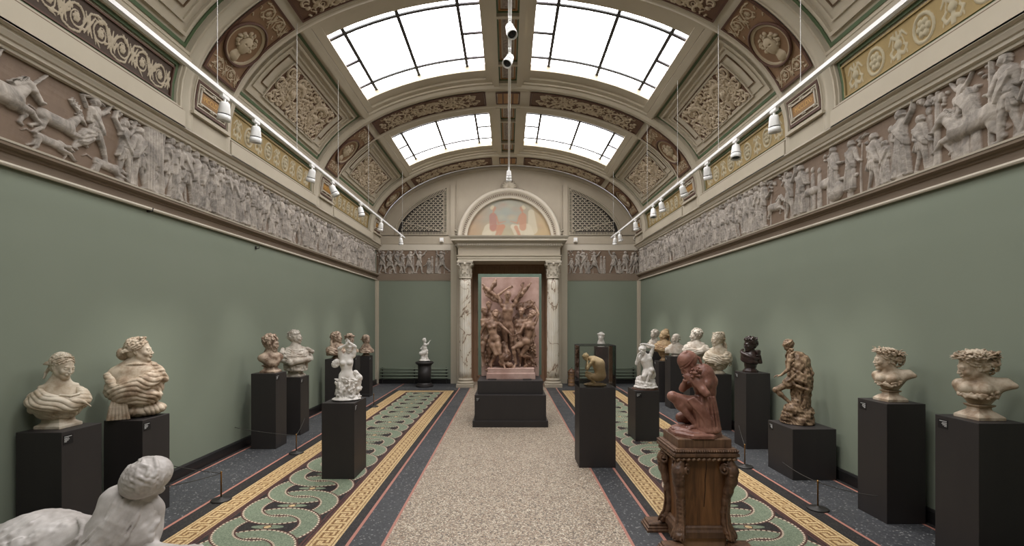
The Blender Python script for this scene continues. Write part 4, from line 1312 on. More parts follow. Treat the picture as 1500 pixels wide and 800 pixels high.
# back wall trims
def back_ext(prof, x0, x1):
    return MB().loft([[(x, YB + WX - p, z) for p, z in prof] for x in (x1, x0)])
tn = 10
for x0, x1 in ((-WX+.02, -1.50), (1.56, WX-.02)):
    for pr, mt in ((CPROF, 'trim'), (LPROF, 'taupe'), ([(3.45, 2.858), (3.366, 2.858), (3.362, 2.872), (3.40, 2.882), (3.47, 2.89)], 'trim'), ([(3.47, 2.70), (3.425, 2.70), (3.418, 2.722), (3.425, 2.737), (3.47, 2.737)], 'trim'), (BPROF, 'skirt')):
        nm = ('baseboard_back') if pr is BPROF else 'trim_%d' % tn
        tn += 0 if pr is BPROF else 1
        struct(nm, back_ext(pr, x0, x1), M[mt])
# corner strips, pilasters by the portal, lunette panelling
mb = MB()
for x0, x1 in ((-WX, -3.385), (3.385, WX), (-1.50, -1.34), (1.40, 1.56)): mb.box(x0, x1, YB-.035, YB, .0, 2.70 if abs(x0) > 2 or abs(x1) > 3 else 3.66)
for s in (-1, 1):
    a, b = sorted((s*WX, s*(WX-.03))); mb.box(a, b, YB-.11, YB, .12, 2.72)
struct('trim_%d' % tn, mb, M['plaster'], bevel=.006); tn += 1
mb = MB()
for s, xs in ((-1, -1.50), (1, 1.56)):
    mb.box(min(xs, xs-s*.12), max(xs, xs-s*.12), YB-.05, YB, 3.66, 5.2); mb.box(min(xs-s*.155, xs-s*.185), max(xs-s*.155, xs-s*.185), YB-.025, YB, 3.72, 5.35)
mb.box(-WX+.02, -1.5, YB-.03, YB, 3.66, 3.80); mb.box(1.56, WX-.02, YB-.03, YB, 3.66, 3.80)
rings = []
for p in np.linspace(.06, PI-.06, 60):
    rings.append([W(p, YB-.03, .0), W(p, YB-.03, .05), W(p, YB, .05), W(p, YB, .0)])
mb.loft(rings)
struct('trim_%d' % tn, mb, M['plaster2']); tn += 1

# pierced vent grilles in the lunette
def grille(s, label):
    g = empty('vent_grille', (s*2.3, YB, 3.9), label=label, cat='grille', group='pierced lunette grilles')
    EA, EB, EZ = 2.98, 1.52, 3.86; XI = 1.60
    ins = lambda x, z, m=0: (abs(x) > XI+m) and z > 3.90+m and ((x/(EA-m*1.6))**2 + ((z-EZ)/(EB-m))**2 < 1)
    xe = EA*math.sqrt(1-((3.9-EZ)/EB)**2)
    xs = np.linspace(XI, xe, 26)
    zt = lambda x: EZ + EB*math.sqrt(max(0, 1-(x/EA)**2))
    L = lambda x, y, z: (s*x - s*2.3, y, z - 3.9)
    mb = MB(); mb.loft([[L(x, -.006, 3.90), L(x, -.006, max(3.905, zt(x)))] for x in xs], closed=False); mb.build('vent_dark_sheet', M['vent_shade'], g)  # flat sheet on the wall, darkness of the openings put into its colour
    # fish-scale lattice
    mb = MB(); m = .10; dx, dz, R = .118, .059, .080
    nz = int(1.5/dz)
    for i in range(nz):
        z = 3.92 + i*dz
        for j in range(40):
            x = XI + (j + (.5 if i % 2 else 0))*dx
            for k in range(12):
                a0, a1 = PI*k/12, PI*(k+1)/12
                am = (a0+a1)/2; px, pz = x+R*math.cos(am), z+R*math.sin(am)
                if not ins(px, pz, m): continue
                q = []
                for rr_ in (R-.007, R+.007):
                    for a in (a0, a1): q.append((x+rr_*math.cos(a), z+rr_*math.sin(a)))
                A = [L(p_[0], -.018, p_[1]) for p_ in q]; B = [L(p_[0], -.006, p_[1]) for p_ in q]
                mb.add(A+B, [(0, 1, 3, 2), (4, 6, 7, 5), (0, 4, 5, 1), (2, 3, 7, 6)])
            for k in range(1, 5):   # small stem in each scale
                if ins(x, z+.02*k, m) and k < 3: mb.box(*sorted((s*(x-.006)-s*2.3, s*(x+.006)-s*2.3)), -.018, -.006, z+.02*(k-1)-3.9, z+.02*k-3.9)
    mb.build('lattice', M['plaster'], g)
    # border of upright slots
    mb = MB()
    edge = [(x, 3.90, 0, 1) for x in np.arange(XI+.02, xe-.02, .040)] + [(XI, z, 1, 0) for z in np.arange(3.93, zt(XI)-.05, .040)]
    for a in np.arange(.04, 1.0, .0165):
        x, z = EA*math.cos(a), EZ+EB*math.sin(a)
        if x > XI+.02: n_ = np.array((-math.cos(a)/EA, -math.sin(a)/EB)); n_ /= np.linalg.norm(n_); edge.append((x, z, n_[0], n_[1]))
    for x, z, nx_, nz_ in edge:
        p0, p1 = (x+nx_*.01, z+nz_*.01), (x+nx_*.075, z+nz_*.075); mb.tube([L(p0[0], -.016, p0[1]), L(p1[0], -.016, p1[1])], .011, 4)
    def rail(off):
        pts = [(XI+off, 3.90+off)]; 
        for z in (zt(XI+off)-off,): pts.append((XI+off, z))
        for x in np.linspace(XI+off, xe-off*2.2, 26)[1:]: pts.append((x, max(3.9+off, zt(x+off*.4)-off)))
        pts.append((XI+off, 3.90+off)); return [L(p_[0], -.016, p_[1]) for p_ in pts]
    mb.tube(rail(.0), .014, 4); mb.tube(rail(.085), .010, 4)
    mb.build('slotted_border', M['plaster'], g)
grille(-1, 'pierced fish-scale grille in the end wall left of the mural'); grille(1, 'pierced fish-scale grille in the end wall right of the mural')
# ------------------------------------------------------------------ portal
PC = .03
def column(x, label):
    c = empty('marble_column', (x, 11.95, 0), label=label, cat='column', group='fluted marble columns of the doorway')
    mb = MB().sqloft([(.215, 0), (.215, .08), (.205, .09)])
    mb.lathe([(.20, .088), (.215, .11), (.20, .135), (.178, .145), (.172, .165), (.185, .18), (.18, .20), (.160, .21), (.155, .23)], 40)
    mb.build('column_base', M['plaster2'], c, False, bevel=.004)
    fl = lambda a, z: 1 - .055*max(0, math.cos(a*20))**.7 if math.cos(a*20) > 0 else 1.0
    prof = [(.152*(1-.10*(t**2)), .22 + 2.50*t) for t in np.linspace(0, 1, 14)]
    MB().lathe(prof, 160, mod=lambda a, z: 1 - .085*abs(math.sin(a*10))).build('shaft', M['marble'], c, True)
    # corinthian capital
    cp = MB(); cp.lathe([(.150, 2.70), (.158, 2.715), (.150, 2.73), (.135, 2.74), (.135, 2.86), (.15, 3.0), (.175, 3.06)], 32)
    for tier, (zb, hh, rr_, n_, of) in enumerate(((2.74, .13, .140, 8, 0), (2.80, .17, .145, 8, PI/8))):
        for i in range(n_):
            a = 2*PI*i/n_ + of; ca, sa = math.cos(a), math.sin(a); ring = []
            for t in np.linspace(0, 1, 8):
                out = rr_ + .012 + .05*t**3; z = zb + hh*(t - .35*max(0, t-.8)*3)
                w = .042*(math.sin(PI*min(1, .25+t*.72)))**.7
                row = []
                for u in (-1, -.5, 0, .5, 1):
                    o = out - .014*abs(u) + (.008 if u == 0 else 0); row.append((o*ca - w*u*sa, o*sa + w*u*ca, z))
                for u in (1, 0, -1): o = out - .025; row.append((o*ca - w*u*sa*.8, o*sa + w*u*ca*.8, z))
                ring.append(row)
            cp.loft(ring)
    for i in range(4):
        a = PI/4 + i*PI/2
        for s_ in (-1, 1):
            pts = []
            for q in np.linspace(0, 1, 16):
                if q < .5: t = q/.5; r_ = .15 + .085*t; z = 2.88 + .18*t**.6
                else: t = (q-.5)/.5; an = PI/2 - t*2*PI*.85; r_ = .225 + .030*(1-.5*t)*math.cos(an); z = 3.035 + .030*(1-.5*t)*math.sin(an)
                da = s_*.10*(1-q); pts.append((r_*math.cos(a+da), r_*math.sin(a+da), z))
            cp.tube(pts, .013, 6)
        b = i*PI/2; cp.lathe([(0, 3.02), (.03, 3.04), (.03, 3.08), (0, 3.10)], 10, (.185*math.cos(b), .185*math.sin(b)))
    # concave abacus
    ring = []
    for z, g in ((3.075, 0), (3.09, .006), (3.115, .012), (3.13, .012)):
        row = []
        for i in range(4):
            for t in (-.8, -.4, 0, .4, .8):
                a = i*PI/2; e = .185+g - .035*(1-t*t/.64); x_, y_ = e, t*(.25+g)/.8*.78
                row.append((x_*math.cos(a)-y_*math.sin(a), x_*math.sin(a)+y_*math.cos(a), z))
        ring.append(row)
    cp.loft(ring)
    cp.build('capital', M['trim'], c, False)
column(-1.062, 'fluted marble column with leafy capital left of the doorway')
column(1.125, 'fluted marble column with leafy capital right of the doorway')

ent = empty('entablature', (PC, 12.0, 3.12), label='stone entablature with dentils resting on the two marble columns', cat='entablature')
def entbox(prof, nm, mat, parent):
    """prof: (projection from the frieze face, z); runs round three sides"""
    rings = []
    for e, z in prof:
        hx = 1.265 + e; yf = 11.78 - e
        rings.append([(-hx, yf-12.0, z-3.12), (hx, yf-12.0, z-3.12), (hx, YB-.003-12.0, z-3.12), (-hx, YB-.003-12.0, z-3.12)])
    return MB().loft(rings).build(nm, mat, parent)
entbox([(.0, 3.13), (.0, 3.185), (.012, 3.187), (.012, 3.235), (.03, 3.245), (.035, 3.265), (.0, 3.27)], 'architrave', M['plaster'], ent)
entbox([(-.005, 3.27), (-.005, 3.46)], 'frieze_band', M['plaster2'], ent)
entbox([(.0, 3.46), (.02, 3.475), (.025, 3.49), (.025, 3.555), (.05, 3.565), (.09, 3.60), (.15, 3.61), (.15, 3.66), (.165, 3.665), (.19, 3.70), (.20, 3.725), (.0, 3.74)], 'cornice', M['trim'], ent)
mb = MB()
for i in range(int(2.5/.055)):
    x = -1.27 + i*.0575
    if x < 1.27: mb.box(x, x+.034, 11.78-.075-12, 11.78-.02-12, 3.50-3.12, 3.55-3.12)
mb.build('dentil_course', M['trim'], ent)
for s_ in (-1, 1):
    mb = MB()
    for i in range(12): a, b = sorted((s_*1.285, s_*1.335)); y = 11.80 + i*.0575; mb.box(a, b, y-12, y+.034-12, .38, .43)
    mb.build('dentil_course', M['trim'], ent)
# pilaster jambs behind the columns
jb = empty('door_jamb', (PC, 12.4, 0), label='pale stone jambs framing the doorway behind the columns', cat='jamb')
for s_ in (-1, 1):
    a, b = sorted((s_*.965, s_*1.36)); MB().box(a, b, YB-.18-12.4, YB-12.4, 0, 3.13).build('jamb', M['plaster2'], jb, bevel=.01)
    a, b = sorted((s_*.955, s_*1.0)); MB().box(a, b, YB-.2-12.4, YB+.3-12.4, 0, 3.13).build('wooden_lining', M['doorwood'], jb)

# arch with archivolt, crown and scrolls
ar = empty('arched_pediment', (PC, YB-.004, 3.74), label='semicircular moulded stone arch above the doorway entablature', cat='arch')
aprof = [(1.10, 0), (1.10, -.10), (1.125, -.12), (1.15, -.11), (1.16, -.14), (1.24, -.15), (1.25, -.19), (1.30, -.22), (1.335, -.21), (1.35, -.17), (1.35, 0)]
EZR = 1.0
mb = MB(); mb.loft([[(r_*math.cos(a), o, r_*EZR*math.sin(a)) for r_, o in aprof] for a in np.linspace(0, PI, 61)])
mb.build('archivolt', M['trim'], ar, True)
mb = MB()
for a in np.arange(.02, PI, .042):
    mb.tube([(1.17*math.cos(a), -.148, 1.17*math.sin(a)), (1.225*math.cos(a), -.158, 1.225*math.sin(a))], .012, 5)
mb.build('egg_moulding', M['taupe'], ar)
mb = MB()
for i in range(9):
    a = PI/2 + (i-4)*.30; L = .26 - .018*abs(i-4)
    mb.tube([(0, -.10, 1.34), (.5*L*math.cos(a), -.13, 1.34+.5*L*math.sin(a)*1.1), (L*math.cos(a)*1.05, -.09, 1.34+L*math.sin(a))], lambda t: .012+.03*math.sin(PI*(.15+.75*t)), 8)
for s_ in (-1, 1):
    mb.tube([(s_*(.12+.22*t+.05*math.cos(7*t)), -.08, 1.36-.05*t+.04*math.sin(7*t)) for t in np.linspace(0, 1, 14)], .022, 6)
mb.build('crown_ornament', M['plaster'], ar, True)
for s_ in (-1, 1):
    mb = MB()
    for k in range(3): mb.tube([(s_*(1.44 - .05*k + .07*(1-q)*math.cos(5*q+k)), -.06, .10+.11*k+.07*(1-q)*math.sin(5*q+k)) for q in np.linspace(0, 1, 12)], .02, 6)
    mb.build('corner_scroll', M['plaster'], ar, True)
# mural
nx_, ny_ = 220, 120
gx = np.linspace(-1.11, 1.11, nx_); gz = np.linspace(0, 1.11, ny_)
GX, GZ = np.meshgrid(gx, gz, indexing='ij')
C = np.zeros((nx_, ny_, 3)); lc = lambda c: np.array(lin(c)[:3])
def blend(mask, c):
    global C
    C = C*(1-mask[..., None]) + lc(c)*mask[..., None]
C[:] = lc((150, 146, 132))
sm = lambda x: np.clip(x, 0, 1)
blend(sm((.55-GZ)*2)*.7, (172, 158, 124)); blend(sm(1-np.hypot(GX+.1, GZ-.75)/.5)*.7, (142, 150, 144)); blend(sm((GX-.35)*2)*.7, (176, 152, 116)); blend(sm((-GX-.45)*2)*.7, (164, 136, 112))
rs = np.random.RandomState(4)
for i in range(60):
    cx, cz = rs.uniform(-1, 1), rs.uniform(0, 1); blend(sm(1-np.hypot((GX-cx)/.16, (GZ-cz)/.10))*.22, [(186, 168, 132), (130, 132, 118), (176, 132, 110), (160, 164, 152)][i % 4])
def stroke(a, b, ra, rb, c, al=.82):
    bx, bz = b[0]-a[0], b[1]-a[1]; t = np.clip(((GX-a[0])*bx+(GZ-a[1])*bz)/(bx*bx+bz*bz+1e-9), 0, 1)
    d = np.hypot(GX-a[0]-t*bx, GZ-a[1]-t*bz)-(ra+t*(rb-ra)); blend(sm(-d/.02)*al, c)
skin, pinkc, whc, grc = (170, 128, 106), (156, 116, 106), (186, 178, 158), (142, 148, 140)
def seated(x, d, robe, top, rob2):
    stroke((x-d*.08, .30), (x-d*.1, .18), .17, .2, rob2); stroke((x-d*.12, .2), (x-d*.30, .10), .10, .05, rob2)
    stroke((x, .34), (x+d*.26, .38), .10, .07, robe); stroke((x+d*.26, .38), (x+d*.16, .10), .065, .04, robe); stroke((x+d*.18, .36), (x+d*.05, .08), .06, .035, skin)
    stroke((x+d*.16, .09), (x+d*.24, .07), .03, .02, skin)
    stroke((x, .36), (x-d*.0, .64), .10, .11, top); stroke((x+d*.09, .64), (x+d*.14, .47), .035, .03, skin); stroke((x+d*.14, .47), (x+d*.33, .52), .028, .018, skin)
    stroke((x, .72), (x+d*.02, .8), .03, .03, skin); stroke((x+d*.02, .84), (x+d*.03, .86), .06, .06, skin); stroke((x-d*.01, .90), (x-d*.03, .87), .05, .055, (186, 176, 150))
    for i in range(6): stroke((x+d*(.02+.04*i), .40-.01*i), (x+d*(-.05+.045*i), .16), .006, .004, grc, .5)
seated(-.42, 1, skin, pinkc, whc); seated(.36, -1, whc, skin, whc)
stroke((.58, .75), (.62, .30), .09, .14, whc, .7)
blend(((GZ < .06) * .8).astype(float), (170, 158, 124))
inside = (GX**2 + GZ**2) < 1.115**2
V = np.stack([GX, 0*GX - .02, GZ], -1).reshape(-1, 3); i, j = np.meshgrid(np.arange(nx_-1), np.arange(ny_-1), indexing='ij'); b = (i*ny_+j).ravel()
Q = np.stack([b, b+ny_, b+ny_+1, b+1], 1); iq = inside.ravel(); Q = Q[iq[Q].all(1)]
mm = Mat('lunette_mural', .8, .2); at = mm.attr('paint', 'Color'); mm.color(at)
c4 = np.concatenate([C.reshape(-1, 3), np.ones((nx_*ny_, 1))], 1)
mu = np_mesh('lunette_mural', V, Q, mm.m, None, False, loc=(PC, YB, 3.74), attr={'paint': c4})
tag(mu, 'faded arched mural of two seated robed figures above the doorway', 'mural')

# sensor boxes, camera, small wall fittings, heating pipes, bin
def sensor(px, lab):
    x = PX(px, 12.5); o = empty('motion_sensor', (x, YB-.035, 3.76), label=lab, cat='sensor', group='sensor boxes on the end wall')
    MB().box(-.05, .05, -.05, 0, -.06, .06).build('housing', M['white'], o, bevel=.008); MB().box(-.035, .035, -.056, -.05, -.055, -.02).build('sensor_window', M['trim'], o)
sensor(647, 'small white sensor box below the left vent grille'); sensor(843, 'small white sensor box below the right vent grille')
o = empty('security_camera', (PX(932, 12.4), YB-.08, 3.80), label='round dark-lensed security camera in the right corner of the end wall', cat='camera')
mb = MB(); mb.tube([(0, .06, 0), (0, -.02, 0)], .055, 20); mb.build('camera_housing', M['trim'], o, True)
mb = MB(); mb.tube([(0, -.02, 0), (0, -.05, 0)], .038, 20, .022); mb.build('camera_lens', M['lens'], o, True)
def fitting(px, py, lab):
    d = WX*700/(744-px); o = empty('wall_clip', (-WX, d, PZ(py, d)), label=lab, cat='fitting')
    MB().box(0, .015, -.012, .012, -.02, .02).build('clip_plate', M['iron'], o); MB().tube([(.015, 0, -.01), (.05, 0, -.01), (.055, 0, .02)], .007, 8).build('hook', M['iron'], o, True)
fitting(216, 308, 'small dark hook high on the left wall nearest the camera'); fitting(374, 363, 'small dark hook high on the left wall further from the camera')
def pipes(x0, x1, lab):
    o = empty('heating_pipes', ((x0+x1)/2, YB-.08, 0), label=lab, cat='radiator', group='heating pipes along the end wall'); c = (x0+x1)/2
    for z in (.16, .24, .32, .40): MB().tube([(x0-c, 0, z), (x1-c, 0, z)], .019, 10).build('pipe', M['pipe'], o, True)
    for x in (x0+.05, c, x1-.05): MB().box(x-c-.012, x-c+.012, .015, .05, 0.0, .43).build('pipe_bracket', M['iron'], o)
pipes(-3.33, -1.56, 'four green heating pipes low on the end wall left of the doorway'); pipes(1.62, 3.33, 'four green heating pipes low on the end wall right of the doorway')
o = empty('wooden_bin', (PX(837, 12.1), 12.1, 0), label='small brown lidded wooden bin on the floor beside the right column', cat='bin')
mb = MB().lathe([(.085, 0), (.09, .02), (.085, .04), (.085, .30), (.092, .31), (.092, .33)], 24); mb.build('barrel', M['doorwood'], o, True)
mb = MB().lathe([(.096, .33), (.096, .36), (.07, .40), (.03, .44), (0, .45)], 24); mb.build('lid', M['wood'], o, True)
mb = MB(); 
for z in (.10, .20, .30): mb.lathe([(.0872, z-.01), (.089, z), (.0872, z+.01)], 24)
mb.build('metal_band', M['brass'], o, True)

# ------------------------------------------------------------------ track lighting
def aim_tube(mb, o, d, prof, n=24):
    d = Vector(d).normalized(); up = Vector((0, 0, 1)) if abs(d.z) < .95 else Vector((0, 1, 0)); a = d.cross(up).normalized(); b = d.cross(a)
    mb.loft([[Vector(o) + d*z + a*r*math.cos(2*PI*i/n) - b*r*math.sin(2*PI*i/n) for i in range(n)] for r, z in prof])
def track(x, z, y0, y1, wires, label, sc=1):
    t = empty('lighting_track', (x, y0, z), label=label, cat='lighting track', group='white lighting tracks')
    mb = MB().box(-.018, .018, 0, y1-y0, 0, .034); mb.box(-.012, .012, 0, y1-y0, -.004, 0); mb.build('rail', M['white'], t, bevel=.003)
    for y in wires:
        ph_ = math.acos(min(1, max(-1, -x/AV))); zt_ = ZV + BV*math.sin(ph_) + .09
        mb = MB().tube([(0, y-y0, .03), (0, y-y0, zt_-z)], .0028, 6); mb.tube([(0, y-y0, .03), (0, y-y0, .06)], .008, 8); mb.build('hanging_wire', M['steel'], t)
    return t
def spot(x, z, y, aim, label, grp, k=1.0, power=0):
    k = k*.98
    s_ = empty('spotlight', (x, y, z), label=label, cat='spotlight', group=grp)
    d = Vector(aim).normalized()
    MB().box(-.016, .016, -.05*k, .05*k, -.03, 0).build('track_adapter', M['white'], s_, bevel=.003)
    p = Vector((0, 0, -.085*k))
    mb = MB().tube([(0, 0, -.03), p], .011*k, 10); mb.tube([(-.03*k, 0, -.07*k), (.03*k, 0, -.07*k)], .012*k, 10); mb.build('pivot_arm', M['white'], s_, True)
    b0 = p - d*.03*k + Vector((0, 0, -.02*k))
    mb = MB(); aim_tube(mb, b0, d, [(.0, -.012*k), (.034*k, -.01*k), (.040*k, .0), (.044*k, .03*k), (.050*k, .085*k), (.050*k, .088*k), (.047*k, .089*k), (.047*k, .096*k), (.052*k, .097*k), (.054*k, .145*k), (.048*k, .146*k), (.044*k, .120*k), (0, .12*k)])
    mb.build('lamp_housing', M['white'], s_, True)
    mb = MB(); aim_tube(mb, b0, d, [(.0, .118*k), (.043*k, .121*k), (.040*k, .132*k), (0, .136*k)]); mb.build('lens', M['lens'], s_, True)
    mb = MB(); aim_tube(mb, b0, d, [(.0495*k, .0885*k), (.0495*k, .0965*k)]); mb.build('groove', M['iron'], s_)
    return s_, Vector((x, y, z)) + b0 + d*.17*k
tracks_lights = []
TX, TZ = 2.45, 3.60
track(-TX, TZ, -2.0, 11.3, (1.0, 4.03, 5.55, 6.9, 8.4, 11.1), 'white lighting track hung on wires along the left side')
track(TX, TZ, -2.0, 11.3, (1.0, 4.0, 5.56, 6.9, 8.4, 11.1), 'white lighting track hung on wires along the right side')
track(PC-.01, 4.68, -2.0, 9.75, (.5, 4.3, 7.2, 9.5), 'white lighting track hung along the centre of the vault')
ordn = ['nearest', 'second nearest', 'third nearest', 'fourth nearest', 'fifth nearest', 'sixth nearest', 'seventh nearest', 'eighth nearest', 'ninth nearest']
for i, (px, ax_) in enumerate(((329, (-.15, .1, -1)), (375, (-.1, .1, -1)), (457, (-.25, .1, -1)), (487, (.5, .2, -1)), (528, (.2, .1, -1)), (558, (-.2, .2, -1)), (587, (0, .3, -1)))):
    y = TX*700/(744-px); _, p = spot(-TX, TZ, y, ax_, '%s white spotlight under the left lighting track' % ordn[i], 'spotlights on the left track'); tracks_lights.append((p, -1, y))
for i, (px, ax_) in enumerate(((1134, (.1, .1, -1)), (1078, (-.1, -.2, -1)), (1036, (.2, .2, -1)), (1000, (.4, .2, -1)), (969, (.3, .2, -1)), (957, (-.05, -.2, -1)), (931, (.2, .2, -1)), (908, (.3, .3, -1)), (901, (0, .3, -1)))):
    y = TX*700/(px-744); _, p = spot(TX, TZ, y, ax_, '%s white spotlight under the right lighting track' % ordn[i], 'spotlights on the right track'); tracks_lights.append((p, 1, y))
for i, y in enumerate((4.78, 5.33, 9.45, 9.62)):
    spot(PC-.01, 4.68, y, ((.25, -.5, -1), (-.35, -.6, -1), (0, .25, -1), (0, .5, -1))[i], '%s white spotlight under the central lighting track' % ordn[i], 'spotlights on the central track', 1.0)
# ------------------------------------------------------------------ plinths
def plinth(x0, x1, yf, depth, H, label, side=0, grp='black plinths', lab=True, loc_only=False):
    """side: -1 label on the right (aisle) face, +1 label on the left face, 0 front face, None no label"""
    cx, cy = (x0+x1)/2, yf+depth/2; w, dd = (x1-x0)/2, depth/2
    p = empty('plinth', (cx, cy, 0), label=label, cat='plinth', group=grp)
    MB().box(-w, w, -dd, dd, 0, H).build('plinth_body', M['black'], p, bevel=.003)
    if side is not None and lab:
        L = .075; rr = random.Random(int(x0*100)+7); rows = [(.0, .9), (.011, .55), (.019, .62), (.027, .5), (.035, .3)]
        card = MB(); pr = MB()
        z1 = H-.025
        def quad(mb, u0, u1, za, zb, t):
            if side == -1: mb.box(w, w+t, -dd+.012+u0, -dd+.012+u1, za, zb)
            elif side == 1: mb.box(-w-t, -w, dd-.012-u1, dd-.012-u0, za, zb) if False else mb.box(-w-t, -w, dd-.10+u0, dd-.10+u1, za, zb)
            else: mb.box(-w+.012+u0, -w+.012+u1, -dd-t, -dd, za, zb)
        quad(card, 0, L, z1-.065, z1, .002)
        for zz, k in rows: quad(pr, .006, .006+(L-.012)*k, z1-.010-zz-.003, z1-.010-zz, .003)
        c = card.build('label_plate', M['labelb'], p); pr.build('label_lines', M['labelw'], c)
    return (cx, cy, H)

PL = {}
PL['L1'] = plinth(-3.43, -3.11, 3.33, .33, .87, 'black plinth nearest the camera on the left, under the bust with tied-back hair', -1)
PL['L2'] = plinth(-3.32, -3.00, 3.924, .315, .83, 'black plinth on the left under the bust wearing a necklace', -1)
PL['L3'] = plinth(-3.304, -2.984, 6.144, .30, .969, 'black plinth on the left under the curly-haired man', -1)
PL['L4'] = plinth(-3.31, -2.99, 6.89, .30, .833, 'black plinth on the left under the bust with crossed arms', -1)
PL['L5'] = plinth(-3.31, -2.99, 8.64, .31, .953, 'black plinth behind the white dancer, under the long-haired brown bust', -1)
PL['L6'] = plinth(-3.31, -2.99, 9.36, .31, .955, 'black plinth third from the end of the left row, under the small crowned bust', -1)
PL['L7'] = plinth(-3.22, -2.998, 10.35, .25, .885, 'slim black plinth at the far end of the left row', -1)
PL['C1'] = plinth(-1.941, -1.60, 4.978, .42, .79, 'black plinth on the left carpet under the white marble dancer', -1)
PL['C2'] = plinth(.80, 1.209, 5.357, .36, .889, 'black plinth right of the centre carrying the glass case', None)
PL['C3'] = plinth(1.747, 2.074, 6.54, .42, .688, 'low black plinth on the right carpet under the white crouching child', 0)
PL['R6'] = plinth(3.07, 3.39, 3.115, .32, .98, 'black plinth nearest the camera on the right', 1)
PL['R5'] = plinth(3.074, 3.389, 3.876, .324, .974, 'black plinth second from the camera on the right, under the small laughing bust', 1)
PL['R4'] = plinth(2.945, 3.397, 4.942, .468, .5275, 'wide low black plinth on the right under the standing draped boy', 1)
PL['R3'] = plinth(3.06, 3.37, 6.137, .32, .975, 'black plinth on the right under the dark bronze bust', 1)
PL['R2'] = plinth(3.05, 3.367, 7.19, .31, .84, 'black plinth on the right under the bust with flowers in her hair', 1)
PL['R1'] = plinth(3.05, 3.367, 8.0, .31, .86, 'black plinth on the right hidden behind the kneeling terracotta figure', None)
PL['Rc'] = plinth(3.05, 3.367, 8.97, .31, .978, 'black plinth on the right under the bald bust', 1)
PL['Rb'] = plinth(3.05, 3.367, 9.66, .31, .827, 'lower black plinth on the right under the golden bust', 1)
PL['Ra'] = plinth(3.05, 3.367, 10.3, .31, .98, 'black plinth at the far end of the right row', 1)
PL['R0'] = plinth(2.19, 2.49, 11.85, .30, 1.0, 'black plinth against the end wall seen through the glass case', None)
# round column plinth by the end wall
o = empty('round_plinth', (-2.09, 11.98, 0), label='round black pedestal with moulded rim by the heating pipes', cat='plinth')
MB().lathe([(.215, 0), (.22, .02), (.215, .05), (.185, .06), (.178, .085), (.165, .10)], 40).build('foot', M['black'], o)
MB().lathe([(.163, .09), (.163, .54)], 40).build('drum', M['black'], o, True)
MB().lathe([(.163, .53), (.175, .55), (.195, .56), (.225, .59), (.225, .61), (.21, .626)], 40).build('rim', M['black'], o)
PL['LB'] = (-2.09, 11.98, .626)
# stepped base of the big relief
bx = PX(747.6, 7.404)
o = empty('relief_plinth', (bx, 7.9, 0), label='wide black two-tier plinth carrying the large terracotta relief', cat='plinth')
MB().box(-.585, .585, -.51, .62, 0, .10).build('kick_board', M['black'], o, bevel=.003)
MB().box(-.555, .555, -.49, .60, .10, .497).build('lower_tier', M['black'], o, bevel=.003)
MB().box(-.515, .515, -.40, .58, .497, .707).build('upper_tier', M['black'], o, bevel=.003)
lp_ = MB().box(-.53, -.475, -.492, -.49, .40, .46).build('label_plate', M['labelb'], o)
m_ = MB()
for i in range(4): m_.box(-.525, -.525+(.045, .03, .035, .02)[i], -.494, -.492, .45-.012*i-.003, .45-.012*i)
m_.build('label_lines', M['labelw'], lp_)
# glass case
cx, cy, H = PL['C2']
o = empty('glass_case', (cx, cy, H), label='glass display case over the crouching buff figure', cat='display case')
w, dd, g = .2045, .18, .481
MB().box(-w, w, -dd, dd, 0, .012).build('case_floor', M['black'], o)
mb = MB()
for x0, x1, y0, y1 in ((-w, w, -dd, -dd+.005), (-w, w, dd-.005, dd), (-w, -w+.005, -dd+.005, dd-.005), (w-.005, w, -dd+.005, dd-.005)): mb.box(x0, x1, y0, y1, .012, g-.005)
mb.box(-w, w, -dd, dd, g-.005, g); mb.build('glass_pane', M['glass'], o)
mb = MB()
for x in (-w, w):
    for y in (-dd, dd): mb.box(x-.003, x+.003, y-.003, y+.003, .012, g)
for y in (-dd, dd): mb.box(-w, w, y-.003, y+.003, g-.003, g+.004)
for x in (-w, w): mb.box(x-.003, x+.003, -dd, dd, g-.003, g+.004)
mb.build('case_edge', M['iron'], o)

# rope barriers
def post(px, py, pyt, lab, ropes):
    d = HC*700/(py-470); x = PX(px, d); h_ = HC + (470-pyt)*d/700
    o = empty('barrier_post', (x, d, 0), label=lab, cat='barrier post', group='low rope barrier posts')
    MB().lathe([(.085, 0), (.088, .006), (.08, .014), (.02, .02), (.012, .03), (0, .03)], 28).build('base', M['iron'], o, True)
    MB().lathe([(.0065, .02), (.0065, h_-.01), (.009, h_-.008), (.009, h_), (0, h_+.003)], 12).build('rod', M['brass'], o, True)
    return (x, d, h_-.015, o)
def rope(a0, b, lab, sag=.015):
    a, b = Vector(a0[:3]), Vector(b); c = a
    pts = [(a + (b-a)*t - Vector((0, 0, sag*4*t*(1-t))) - a) for t in np.linspace(0, 1, 12)]
    o = MB().tube(pts, .0035, 6).build('cord', M['cord'], a0[3], True, loc=tuple(a - Vector(a0[3].location)))
def wallpt(s, y, z): return (s*(WX-.002), y, z)
pa = post(324, 733, 691, 'barrier post on the left nearest the camera', 0)
pb_ = post(434, 664, 636, 'barrier post on the left between the carpet and the curly-haired man', 0)
pc2 = post(547.5, 596, 577, 'barrier post at the far end of the left row', 0)
qa = post(1198, 746, 704, 'barrier post on the right nearest the camera', 0)
qb = post(1091, 684, 651, 'barrier post on the right beside the carved pedestal', 0)
rope(pa, wallpt(-1, 4.62, .30), 'thin cord from the nearest left post to the wall'); rope(pa, (-2.985, 4.02, .24), 'thin cord from the nearest left post towards the necklace bust plinth')
rope(pb_, wallpt(-1, 6.05, .30), 'thin cord from the middle left post to the wall'); rope(pb_, (-2.975, 7.0, .22), 'thin cord from the middle left post to the plinth behind it')
